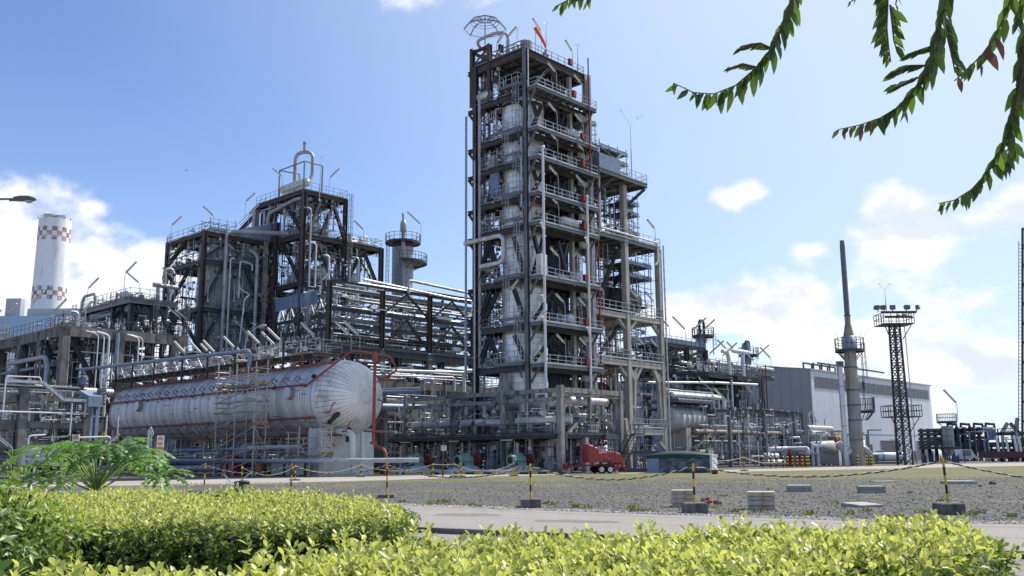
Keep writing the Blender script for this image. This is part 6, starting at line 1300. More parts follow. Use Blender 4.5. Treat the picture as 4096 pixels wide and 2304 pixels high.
# ================================================================== chimney and power station behind
def chimney():
    Y = 500; c = atY(223, 870, Y); x0, y0 = c[0], c[1]; zt = atY(226, 882, Y)[2]; 
    t = T('chimney', 'huge white chimney with red chequered bands and twin grey flues', 'chimney', (x0, y0, 0), plant=False)
    CW = mat('chimney_white', (.62, .64, .65), .8, 0, .06, .05, (.42, .44, .46), .3, .08, streak=1); CR = mat('chimney_red', (.27, .14, .135), .85, 0, .3, .25, (.5, .42, .41), .5, .3)  # distance haze put into the bluish white and the pale mottled red
    R0, R1 = 8.2, 9.6; R = lambda z: R0+(R1-R0)*(zt-z)/zt
    m = M(); m.cone((x0, y0, 0), (x0, y0, zt), R1, R0, 48); P('shaft', m, CW, t)
    for k, (ya, yb) in enumerate(((917, 970), (1152, 1206))):
        z1, z0 = atY(226, ya, Y)[2], atY(226, yb, Y)[2]; h = (z1-z0)/3; N = 20
        for row in range(3):
            for i in range(N):
                if (i+row) % 2: continue
                a = [2*math.pi*(i+j/3)/N for j in range(4)]; za, zb = z1-h*(row+1), z1-h*row; m = M()
                m.add([(x0+(R(za)+.06)*math.cos(q), y0+(R(za)+.06)*math.sin(q), za) for q in a]+[(x0+(R(zb)+.06)*math.cos(q), y0+(R(zb)+.06)*math.sin(q), zb) for q in a], [(j, j+1, j+5, j+4) for j in range(3)], True); P('red_check', m, CR, t)
    for dx in (-3.2, 3.1):
        m = M(); m.cone((x0+dx, y0, zt-1), (x0+dx, y0-1, zt+(3.6 if dx < 0 else 2.9)), 3.05, 3.05, 24, False); m.cone((x0+dx, y0-.5, zt+2.2), (x0+dx, y0-.5, zt+2.3), 3.0, 3.0, 24); P('flue', m, PIPEG, t)
    m = M()
    for k in range(7): a = -math.pi*k/6; m.bar((x0+8.4*math.cos(a), y0+8.4*math.sin(a), zt), (x0+8.4*math.cos(a), y0+8.4*math.sin(a), zt+1.2), .25)
    P('aviation_lights', m, STEEL, t)
chimney()
def bldg(name, lab, px0, px1, ytop, Y, depth, mt, rows, roof_bits=(), glass=None, zoff=0):
    a = atY(px0, ytop, Y); b = atY(px1, ytop, Y); zt = b[2]
    t = T(name, lab, 'building', ((a[0]+b[0])/2, Y, 0), plant=False); m = M(); m.box(a[0], b[0], Y, Y+depth, 0, zt); P('wall', m, mt, t)
    for yr, h, xs in rows:
        z = atY(px1, yr, Y)[2]
        for x0, x1 in xs:
            p, q = atY(x0, yr, Y)[0], atY(x1, yr, Y)[0]; f = M(); f.box(p, q, Y-.25, Y-.02, z-h, z); fo = P('window_frame', f, PIPEW, t)
            n = max(2, int((q-p)/1.9))
            for k in range(n):
                w = (q-p)/n; g = M(); g.box(p+k*w+.2, p+(k+1)*w-.2, Y-.32, Y-.26, z-h*.46, z-.25); g.box(p+k*w+.2, p+(k+1)*w-.2, Y-.32, Y-.26, z-h+.25, z-h*.54); P('pane', g, GLASS, fo)
    for x, w, h in roof_bits: p = atY(x, ytop, Y)[0]; m = M(); m.box(p, p+w, Y+4, Y+8, zt, zt+h); P('roof_unit', m, PIPEG, t)
    return t
GLASS = mat('blue_grey_glass', (.10, .17, .2), .12, .1, .15, .2, spec=.8); BW = mat('pale_station_wall', (.52, .55, .6), .7, 0, .04, .1); BB = mat('blue_cladding', (.25, .36, .5), .6, .1, .05, .1)
bldg('power_station', 'pale power station block with blue window strips behind the left structure', -260, 440, 1395, 360, 40, BW, [(1415, 3.4, ((150, 260), (365, 422))), (1465, 3.4, ((-20, 60), (100, 200), (330, 425))), (1510, 3.4, ((-20, 70), (280, 340), (360, 420)))], [])
bldg('station_hall', 'blue clad boiler hall under the chequered chimney', -300, 282, 1262, 430, 50, BB, [(1330, 6, ((-60, 60),))], [(0, 7, 9), (90, 30, 4)])
# ================================================================== right side: process units, warehouse
def right_unit():
    t = T('process_structure', 'dark trussed process unit with low steel frames right of the pale concrete frame', 'process structure', (44, 14, 0))
    V = 14.0; a = onV(2665, 1400, V)[0]; b = onV(2820, 1400, V)[0]; zt = onV(2740, 1388, V)[1]; z0 = onV(2740, 1510, V)[1]
    for u in (a, (a+b)/2, b):
        for v in (V, V+7): col(t, u, v, z0, zt, .6, RUST); ccol(t, u, v, 0, z0-.4, .9, CONC)
    for v in (V, V+7):
        for z in (zt, (zt+z0)/2+.6, z0): m = M(); m.ibeam((a, v, z), (b, v, z), .35, .5); P('beam', m, STEEL, t)
        for p, q in ((a, (a+b)/2), ((a+b)/2, b)): brace(t, (p+.2, v, z0+.2), ((p+q)/2, v, (zt+z0)/2+.4), .3); brace(t, (q-.2, v, z0+.2), ((p+q)/2, v, (zt+z0)/2+.4), .3); brace(t, (p+.2, v, (zt+z0)/2+.8), (q-.3, v, zt-.2), .3, RUST)
    for z in (zt, z0): m = M(); m.ibeam((a, V, z), (a, V+7, z), .35, .5); P('beam', m, STEEL, t)
    for v in np.linspace(V+.6, V+6.4, 4): brace(t, (a, v, z0), (a, v+.8 if v < V+5 else v, zt), .25)
    m = M(); m.box(a-1, b, V+1, V+6, zt+.1, zt+1.2); P('cooler_box', m, BOARDB, t); rail(t, [(a-1, V), (b, V)], zt+.2, 1.1, STEEL, 1.3)
    pipe(t, [(a+3.2, V-.2, zt-2.3), (b-1, V-.2, zt-2.5)], .25, ALU, n=10); pipe(t, [(a+4, V-.2, z0+.3), (b+1, V-.2, z0-.1)], .22, ALU, n=10)
    m = M(); m.ibeam((a-1, V-.1, z0-.6), (b+2, V-.1, z0-.6), .6, .9); P('floor_beam', m, STEEL, t)
    clutter(t, a, b, V+.5, V+6, z0, zt, 30, rs=1001, big=.35, vert=.4); clutter(t, a-2, b+4, V, V+6, z0-5, z0-.8, 26, rs=1002, big=.5, vert=.3); clutter(t, a-3, b+6, V-2, V+3, .2, z0-5.5, 34, rs=1003, big=.5, vert=.35)
    # middle unit with white goosenecks and green drum
    V2 = 9.0; c = onV(2815, 1500, V2)[0]; d = onV(3052, 1500, V2)[0]; zd = onV(2900, 1497, V2)[1]; zl = onV(2900, 1640, V2)[1]
    deck(t, c, d, V2, V2+7, zd, bh=.6, joist=1.6); deck(t, c, d, V2, V2+7, zl, bh=.6, joist=1.6)
    rail(t, [(c, V2+7), (c, V2), (d, V2), (d, V2+7)], zd, 1.3, STEEL, 1.2); rail(t, [(c, V2), (d, V2)], zl, 1.2, STEEL, 1.3)
    for u in (c+.5, (c+d)/2, d-.6):
        for v in (V2, V2+6.8): col(t, u, v, 0, zd, .6, STEEL)
    clutter(t, c+.5, d-.5, V2+.2, V2+6, zd, zd+1.8, 40, rs=1010, vert=.2, eq=.75, big=.3); clutter(t, c+.5, d-.5, V2-.3, V2+4, zl, zd-.8, 34, rs=1011, big=.3); clutter(t, c+.5, d-.5, V2-.3, V2+4, .2, zl-.7, 44, rs=1012, big=.35)
    DG = mat('dark_green_drum', (.05, .09, .07), .5); hvessel(t, ((c+d)/2-2, V2+1.5, (zd+zl)/2+.2), (1, 0, 0), 6.5, 1.0, DG)
    m = M(); m.box(c+4, d+8, V2+8, V2+14, zd, zd+3.4); P('cooler_box', m, BOARDB, t)
    for k, x in enumerate((2925, 2980)):
        u, z = onV(x, 1480, V2-.3); pipe(t, [(u, V2, zd), (u, V2, zd+2.3), (u-1.2, V2-.4, zd+3.3), (u-3.0, V2-.8, zd+3.0)] if k == 0 else [(u, V2, zd), (u, V2, zd+2.6), (u+.2, V2, zd+3.3)], .28, PIPEW, 1.0, 12, 'white_gooseneck')
    m = M(); u, z = onV(2970, 1435, V2-.3); m.lathe((u-2.4, V2, zd+3.5), (1, 0, 0), [(0, .1), (.15, .25), (.5, .32), (4.6, .32), (5.0, .25), (5.15, .1)], 12); P('white_silencer', m, PIPEW, t)
    pipe(t, [(c-14, V2-.6, zd-2.2), (c+2, V2-.6, zd-1.4), (d-3, V2-.6, zd-1.1)], .18, ALU, n=10, name='long_pipe'); u, z = onV(2930, 1600, V2-.8); pipe(t, [(u, V2-.8, zl-3), (u, V2-.8, zd-.8)], .14, PIPEW, n=8, name='white_pipe')
    pipe(t, [(d+.3, V2-.3, zl-5), (d+.3, V2-.3, zd+2)], .1, RED, n=6, name='red_pipe'); ladder(t, d-2, V2-.5, zl, zd, (0, -1), True)
    fine(t, a-2, d, V2-.5, V+5, .4, zd-.5, 420, 70); fine(t, c, d, V2, V2+4, zd, zd+1.8, 160, 71); fine(t, a, b, V, V+6, z0, zt, 120, 72)
    # two short dark columns with crown platforms
    for k, (x, yt, yb, V3, R) in enumerate(((2798, 1296, 1420, 20, .6), (2982, 1378, 1440, 24, .6))):
        u, zt3 = onV(x, yt, V3); zb = onV(x, yb, V3)[1]; m = M(); m.cone((u, V3, 0), (u, V3, zt3-1.6), R, R, 16); m.lathe((u, V3, zb+1), (0, 0, 1), [(0, R*1.35), (.4, R*1.35), (2, R)], 16); P('dark_column', m, PIPEB, t)
        ring_platform(t, u+.4, V3-.3, zt3-1.8, R*.6, 1.7, h=1.2); pipe(t, [(u-.4, V3-.2, zt3-1.6), (u-.4, V3-.2, zt3+.6), (u+.9, V3-.2, zt3+.6), (u+.9, V3-.2, zt3-8)], .22, STEEL, 1.2, 10)
        ring_platform(t, u, V3, zt3-5.4, R, 2.0, 1.2, 4.0, h=1.2); ladder(t, u+1.2, V3-1.6, zb, zt3-2, (.7, -.7), True, STEEL)
    # rack continuing left of the warehouse
    for z in (zt-1.2, zt-2.6): pipe(t, [(b-4, V+3, z), (b+26, V+3, z)], .4, ALUD if z > zt-2 else STEEL, n=8)
    m = M(); m.ibeam((b, V+2, zt-2.8), (b+24, V+2, zt-2.8), .4, .7); P('long_beam', m, STEEL, t); rail(t, [(d+2, V2+9), (d+24, V2+9)], zd+2.6, 1.2, STEEL, 2.2)
    return t, V, V2, a, b, c, d, zt, zd, zl
RU, RV, RV2, ra, rb, rc, rd, rzt, rzd, rzl = right_unit()
for p, d, lab in (((ra+1, RV, rzt), (-1, .4), 'tube lamp at the left end of the dark trussed unit'), ((rb-5, RV, rzt), (-1, .4), 'left of two crossing tube lamps on the dark trussed unit'), ((rb-3.4, RV, rzt), (.4, -1), 'right of two crossing tube lamps on the dark trussed unit'), ((rb-1, RV, rzt), (.4, -1), 'tube lamp left of the taller dark column'), ((rc+1.5, RV2, rzd), (.4, -1), 'tube lamp at the left end of the gooseneck deck'), ((rc+5, RV2, rzd), (.4, -1), 'tube lamp before the blue cooler box'),
                  ((rd-2.5, RV2, rzd), (-1, .4), 'tube lamp right of the white goosenecks'), ((rd+1, RV2+6, rzd+2), (-1, .4), 'tall tube lamp above the right end of the gooseneck deck'), ((rd+9, RV2+9, rzd+2.6), (-1, .4), 'tube lamp on the rail above the warehouse gable, left'), ((rd+15, RV2+9, rzd+2.6), (.4, -1), 'tube lamp on the rail above the warehouse gable, middle'), ((rd+20, RV2+9, rzd+2.6), (-1, .4), 'tube lamp on the rail above the warehouse gable, right'),
                  ((rc+1, RV2-.4, rzl), (-1, .3), 'tube lamp on the lower deck of the middle right unit, left'), ((rd-4, RV2-.4, rzl), (-1, .3), 'tube lamp on the lower deck of the middle right unit, right')): lamp(p, d, lab, 2.8, sc=1.15, L=2.2)
# small horizontal drum and its platform
def small_drum():
    V = 3.0; a = onV(2690, 1690, V)[0]; b = onV(2790, 1690, V)[0]; z = onV(2760, 1680, V)[1]
    t = T('horizontal_drum', 'short horizontal clad drum on a concrete saddle right of the pale frame', 'drum', (a, V, 0)); hvessel(t, (a-1, V, z), (1, 0, 0), b-a+1, 1.5, ALUD, 'drum_shell', .6, 24, 6)
    for u in (a+1, b-.6): m = M(); m.box(u-.5, u+.5, V-1.5, V+1.5, 0, z-1); P('saddle', m, CONCP, t)
    deck(t, a-1, b+1, V-1.6, V+1.6, z+2.2, bm=GREYS, bh=.25, joist=0); rail(t, [(a-1, V-1.6), (b+1, V-1.6), (b+1, V+1.6)], z+2.2, 1.1, GALV, 1.2); deck(t, b+2.0, b+8, V-1.8, V+1.5, z-1.2, bm=GREYS, bh=.25, joist=0); rail(t, [(b+2, V-1.8), (b+8, V-1.8)], z-1.2, 1.1, GALV, 1.0)
    for k in range(3): pipe(t, [(a-1, V-.8+k*.7, z+2.8+.35*k), (b+5, V-.8+k*.7, z+2.8+.35*k), (b+5, V-.8+k*.7, z-.5)], (.24, .1, .09)[k], (ALU, PIPEW, PIPEW)[k], .5, 10)
    clutter(t, a-1, b+8, V-1.5, V+1.5, .2, z-1.6, 40, rs=1101, big=.3); clutter(t, b+2, b+8, V-1.5, V+1.5, z-1.2, z+1.6, 18, rs=1102, vert=.3)
    lamp((b+4.5, V-1.8, z+.2), (-1, .4), 'bright tube lamp in front of the short clad drum', 2.2, sc=1.4, L=1.8); lamp((a+1, V-2.2, .3), (.4, -1), 'tube lamp at the foot of the short clad drum', 2.2, sc=1.3, L=1.7)
small_drum()
def right_rack():
    V = -1.0; us = [onV(x, 1750, V)[0] for x in (2920, 3060, 3180, 3215)]; zt = onV(3060, 1648, V)[1]
    t = T('pipe_rack', 'low grey pipe rack with brown pipes in front of the warehouse gable', 'pipe rack', (us[0], V, 0))
    for u in us:
        for v in (V, V+5): ccol(t, u, v, 0, zt, .4, GREYS, 'rack_post')
    m = M(); m.ibeam((us[0], V, zt), (us[-1], V, zt), .35, .5); P('beam', m, STEEL, t); m = M(); m.ibeam((us[0], V+5, zt), (us[-1], V+5, zt), .35, .5); P('beam', m, STEEL, t)
    for u in us: cbeam(t, (u, V+.3, zt-.1), (u, V+4.7, zt-.1), .3, .4, GREYS)
    BR = mat('brown_insulated_pipe', (.22, .18, .14), .7, .1, .2, 2); 
    for z, r in ((zt-2.6, .3), (zt-4.9, .28), (zt-6.2, .2)): pipe(t, [(us[0]-6, V+1.0, z), (us[-1]-1, V+1.0, z)], r, BR, n=10)
    pipe(t, [(us[-1]-1, V-1, zt-1.9), (us[-1]+7, V-1, zt-1.9), (us[-1]+7, V-1, zt-4)], .42, ALUD, 1.2, 12); pipe(t, [(us[-1]-1, V-1.6, zt-2.4), (us[-1]+3.4, V-1.6, zt-2.4), (us[-1]+3.4, V-1.6, zt-4.4)], .2, PIPEW, .7, 10)
    for x in np.linspace(us[0]+1, us[-1], 9): pipe(t, [(x, V-.6, .2), (x, V-.6, zt-RN.uniform(0, 3))], .09, PIPEW if RN.uniform() < .5 else PIPEG, n=6)
    pipe(t, [(us[1]+2, V-1.2, zt-5.7), (us[1]+2, V-1.2, zt-4.4), (us[-1]+16, V-1.2, zt-4.4), (us[-1]+16, V-1.2, zt-5.4)], .16, PIPEW, .3, 8); 
    fine(t, us[0]-5, us[-1]+6, V-1, V+5, .3, zt+.3, 300, 73, .6); clutter(t, us[0]-4, us[-1]+3, V, V+5, .3, zt-1, 50, rs=1201, big=.35, vert=.5)
right_rack()
# ================================================================== warehouse
def warehouse():
    u0, v0, u1, v1 = 97.2, 18.3, 158.0, 62.0; H_ = 16.8
    WH = mat('white_corrugated_cladding', (.74, .76, .79), .6, 0, .03, .2, rnd=.025); WG = mat('shaded_gable_cladding', (.40, .375, .39), .7, 0, .04, .2, rnd=.02)  # gable sheets coloured dark mauve, painting in the shade on that face
    t = T('warehouse', 'big white corrugated warehouse with louvred strip under its eaves', 'warehouse', (u0, v0, 0))
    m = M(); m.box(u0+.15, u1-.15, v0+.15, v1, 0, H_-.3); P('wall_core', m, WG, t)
    n = 34; w = (u1-u0)/n
    for k in range(n):
        a = u0+k*w
        for z0, z1 in ((0, 5.25), (5.32, H_)):
            m = M(); r = 4; pts = []
            for j in range(r): x = a+.015+(w-.03)*j/r; s_ = (w-.03)/r; pts += [(x, v0), (x+s_*.55, v0), (x+s_*.65, v0+.07), (x+s_*.95, v0+.07)]
            pts.append((a+w-.015, v0)); q = len(pts); m.add([(x, y, z0) for x, y in pts]+[(x, y, z1) for x, y in pts], [(j, j+1, j+1+q, j+q) for j in range(q-1)]); P('wall_panel', m, WH, t)
    m = 22; ww = (v1-v0)/m
    for k in range(m):
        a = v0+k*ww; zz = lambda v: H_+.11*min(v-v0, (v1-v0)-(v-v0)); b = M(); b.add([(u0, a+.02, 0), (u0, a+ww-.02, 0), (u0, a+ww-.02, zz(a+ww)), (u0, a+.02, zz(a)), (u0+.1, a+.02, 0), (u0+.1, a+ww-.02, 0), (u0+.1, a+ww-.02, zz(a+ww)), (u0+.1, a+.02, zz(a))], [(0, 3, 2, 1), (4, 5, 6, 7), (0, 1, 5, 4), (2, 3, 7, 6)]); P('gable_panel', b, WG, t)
    vm = (v0+v1)/2; zr = H_+.11*(vm-v0); b = M(); b.add([(u0-.3, v0-.3, H_), (u1+.3, v0-.3, H_), (u1+.3, vm, zr+.2), (u0-.3, vm, zr+.2), (u1+.3, v1+.3, H_), (u0-.3, v1+.3, H_)], [(0, 1, 2, 3), (3, 2, 4, 5)]); b.box(u0-.3, u1+.3, v0-.3, v0-.1, H_-.25, H_+.02); P('roof', b, PIPEG, t)
    b = M(); b.box(u0-.12, u0+.1, v0-.06, v0+.3, 0, H_); P('corner_flashing', b, WG, t)
    LV = mat('grey_louvre', (.10, .115, .14), .5, .2, .08, 1)
    k = 0; x = u0+1.6
    while x < u1-2: b = M(); [b.bar((x, v0-.06-.02, 13.6+j*.42), (x+2.3, v0-.06-.02, 13.6+j*.42), .06, .34) for j in range(5)]; P('louvre', b, LV, t); x += 2.42
    b = M(); b.box(u0, u1, v0-.05, v0+.02, 5.24, 5.33); P('panel_joint', b, PIPEG, t)
    DK = mat('dark_door', (.09, .09, .10), .6)
    for xa, xb, h in ((3528, 3600, 4.0), (3508, 3536, 1.9), (3566, 3604, 4.2), (3655, 3672, 1.9), (3700, 3720, 3.0), (3475, 3492, 3.2), (3722, 3735, 1.9), (3672, 3690, 4.0)):
        a = onV(xa, 1840, v0)[0]; b_ = onV(xb, 1840, v0)[0]; b = M(); b.box(a, b_, v0-.04, v0+.1, 0, h); dr = P('door', b, DK, t); b = M(); b.box(a-.12, a, v0-.08, v0-.0, 0, h+.12); b.box(b_, b_+.12, v0-.08, v0, 0, h+.12); b.box(a, b_, v0-.08, v0, h, h+.12); P('door_frame', b, PIPEG, dr)
    b = M(); b.box(u0+20, u0+34, v0+3, v0+5, H_+.4, H_+.6); b.box(u0+8, u0+40, v0+2, v0+2.3, H_+1.6, H_+1.9); b.box(u0+6, u0+20, v0+4, v0+4.3, H_+1.6, H_+1.9)
    for x in np.linspace(u0+6, u0+20, 5): b.bar((x, v0+2.1, H_), (x, v0+2.1, H_+1.7), .25); b.bar((x, v0+4.1, H_), (x, v0+4.1, H_+1.7), .25)
    P('roof_gantry', b, STEEL, t); return t
warehouse()
lamp((118, 20, 17.0), (-1, .4), 'pale tube lamp above the warehouse eaves', 3.2, sc=2.0, L=1.8)
# ================================================================== flare like stack, light tower, mast
def stack():
    Y = 118; b = atY(3432, 1862, Y); x, y = b[0], b[1]; Z = lambda py: atY(3400, py, Y)[2]
    RS = mat('stained_stack_paint', (.36, .345, .31), .75, .1, .15, .4, (.26, .13, .06), .42, .35, streak=1)
    t = T('exhaust_stack', 'tall rust streaked exhaust stack with round platform and tapering top', 'stack', (x, y, 0), plant=False)
    m = M(); m.lathe((x, y, 0), (0, 0, 1), [(0, .86), (Z(1680), .82), (Z(1680)+.02, .78), (Z(1395), .74)], 24); P('lower_shaft', m, RS, t)
    m = M(); m.lathe((x, y, Z(1395)), (0, 0, 1), [(0, .86), (.1, .88), (Z(1345)-Z(1395), .82), (Z(1345)-Z(1395)+.01, .66)], 24); P('collar', m, PIPEG, t)
    m = M(); m.lathe((x, y, Z(1345)), (0, 0, 1), [(0, .68), (Z(1290)-Z(1345), .34)], 20); P('cone', m, RS, t)
    m = M(); m.lathe((x, y, Z(1290)), (0, 0, 1), [(0, .36), (Z(1262)-Z(1290), .36), (Z(1262)-Z(1290)+.02, .36)], 16); P('neck', m, RS, t)
    m = M(); m.lathe((x, y, Z(1262)), (0, 0, 1), [(0, .36), (.05, .34), (Z(990)-Z(1262), .33), (Z(962)-Z(1262), .27)], 16); P('upper_shaft', m, GREYS, t); m = M(); m.lathe((x, y, Z(1262)-.05), (0, 0, 1), [(0, .36), (.01, .43), (.1, .43), (.11, .36)], 16); P('flange', m, STEEL, t)
    ring_platform(t, x, y, Z(1398), .8, 1.75, h=1.4, mt=STEEL); ladder(t, x+1.35, y-.3, Z(1560), Z(1400), (1, 0), True, STEEL); ladder(t, x+1.3, y-.2, Z(1640), Z(1550), (1, 0), False, STEEL); ring_platform(t, x+.6, y, Z(1640), .95, 1.9, -.9, 1.2, 1.5)
    for k, py in enumerate((1470, 1560, 1620, 1680, 1760)): m = M(); m.lathe((x, y, Z(py)), (0, 0, 1), [(-.04, .8), (-.03, .87), (.03, .87), (.04, .8)], 24); P('joint_band', m, STEEL, t)
    for dx, lean in ((-1.3, -.5), (1.2, .6), (1.7, .8)): m = M(); m.cone((x+dx, y, Z(1398)+1.2), (x+dx+lean, y, Z(1398)+2.6), .02, .012, 4); P('aerial', m, STEEL, t)
    t2 = T('duct_stack', 'slim white square duct standing left of the rust streaked stack', 'duct', (x-1.9, y-1, 0), plant=False); m = M(); m.box(x-2.0, x-1.5, y-1.2, y-.7, 0, Z(1470)); P('duct', m, PIPEW, t2)
    for k in range(1, 5): m = M(); z = Z(1470)*k/5; m.box(x-2.04, x-1.46, y-1.24, y-.66, z-.04, z+.04); P('joint_band', m, PIPEG, t2)
    m = M(); m.box(x-2.12, x-1.35, y-1.3, y-.6, Z(1470), Z(1448)); P('louvred_head', m, PIPEG, t2)
    for k in range(6): m = M(); m.box(x-2.1+k*.125, x-2.04+k*.125, y-1.34, y-1.3, Z(1468), Z(1450)); P('louvre', m, STEEL, t2)
stack()
def lattice(name, lab, cat, px, pbase, ptop, Y, w0, w1, n, mt, extra=None):
    b = atY(px, pbase, Y); x, y = b[0], b[1]; H_ = atY(px, ptop, Y)[2]; t = T(name, lab, cat, (x, y, 0), plant=False)
    W_ = lambda z: w0+(w1-w0)*z/H_; C_ = [(-1, -1), (1, -1), (1, 1), (-1, 1)]
    ang = .35; ca, sa = math.cos(ang), math.sin(ang); pt = lambda c, z: (x+(c[0]*ca-c[1]*sa)*W_(z)/2, y+(c[0]*sa+c[1]*ca)*W_(z)/2, z)
    for c in C_: m = M(); m.bar(pt(c, 0), pt(c, H_), .22 if w0 < 3 else .28); P('corner_leg', m, mt, t)
    for k in range(n):
        z0, z1 = H_*k/n, H_*(k+1)/n; m = M()
        for c, d in zip(C_, C_[1:]+C_[:1]): m.bar(pt(c, z0), pt(d, z1), .09); m.bar(pt(d, z0), pt(c, z1), .09) if k % 2 == 0 else None; m.bar(pt(c, z1), pt(d, z1), .1)
        P('lattice_bay', m, mt, t)
    return t, x, y, H_, pt
def light_tower():
    t, x, y, H_, _ = lattice('light_tower', 'steel lattice light tower with a crown of floodlights', 'light tower', 3622, 1862, 1298, 122, 1.3, .9, 18, STEEL)
    for z, r, h in ((H_, 2.0, 1.4), (atY(3620, 1666, 122)[2], 2.0, 1.4)):
        m = M(); m.box(x-r, x+r, y-r*.8, y+r*.8, z-.12, z) ; P('platform', m, STEEL, t); rail_ = M()
        for a, b in (((-r, -r*.8), (r, -r*.8)), ((r, -r*.8), (r, r*.8)), ((r, r*.8), (-r, r*.8)), ((-r, r*.8), (-r, -r*.8))):
            for k in range(5): f = k/4; p = (x+a[0]+(b[0]-a[0])*f, y+a[1]+(b[1]-a[1])*f); rail_.bar((*p, z), (*p, z+h), .07)
            for hh in (h, h*.5): rail_.bar((x+a[0], y+a[1], z+hh), (x+b[0], y+b[1], z+hh), .07)
        P('railing', rail_, STEEL, t)
        for sx in (-1, 1): m = M(); m.bar((x+sx*r*.9, y-r*.6, z-.1), (x+sx*.8, y-.5, z-2.0), .1); P('strut', m, STEEL, t)
    m = M(); m.bar((x-2.3, y-1.7, H_+1.4), (x+2.3, y-1.7, H_+1.4), .2, .3); m.bar((x-1.8, y-1.6, H_+.8), (x+1.8, y-1.6, H_+.8), .15, .3); P('lamp_beam', m, STEEL, t)
    for k, (dx, yaw, tilt) in enumerate(((-2.7, -1.1, .6), (-1.9, -.7, .5), (.1-.9, -.3, .45), (1.0, .1, .3), (2.3, .9, .4), (-.2, 0, -.6), (.5, 0, -.6))):
        m = M(); z = H_+(1.95 if k < 5 else 1.1); c, s_ = math.cos(yaw), math.sin(yaw); f = np.array((s_, -c, .25 if k < 5 else -.6)); p = np.array((x+dx, y-1.8, z)); m.bar(p, p+f*.4, .7 if k < 5 else .3, .5 if k < 5 else .3); m.bar(p-(0, 0, .55), p, .1); P('floodlight', m, GREYS, t)
    m = M(); z = 0
    for s_ in (-.22, .22): m.bar((x+1.15+s_*.3, y-.9+s_, 0), (x+.95+s_*.3, y-.9+s_, H_), .05)
    while z < H_: m.bar((x+1.15-.066, y-1.12, z), (x+1.15+.066, y-.68, z), .03); z += .4
    P('ladder', m, GALV, t); lightning_rod((x-1.3, y-1, H_+1.6), 3.4, 'forked lightning rod on top of the light tower', 2, plant=False)
light_tower()
MPT = lattice('radio_mast', 'tall grey lattice mast cut off by the right edge of the picture', 'mast', 4262, 1830, 905, 150, 8.6, 3.6, 12, STEEL)[4]
b0 = np.array(MPT((-1, 1), 0))-(.5, .3, 0); b1 = np.array(MPT((-1, 1), 36))-(.5, .3, 0); t = T('mast_ladder', 'long ladder running up the left leg of the lattice mast', 'ladder', tuple(b0), plant=False); m = M(); ux = np.array((.28, 0, 0))
for s_ in (-1, 1): m.bar(b0+ux*s_, b1+ux*s_, .09)
for k in range(60): q = b0+(b1-b0)*k/60; m.bar(q-ux, q+ux, .06)
P('rails_and_rungs', m, STEEL, t)
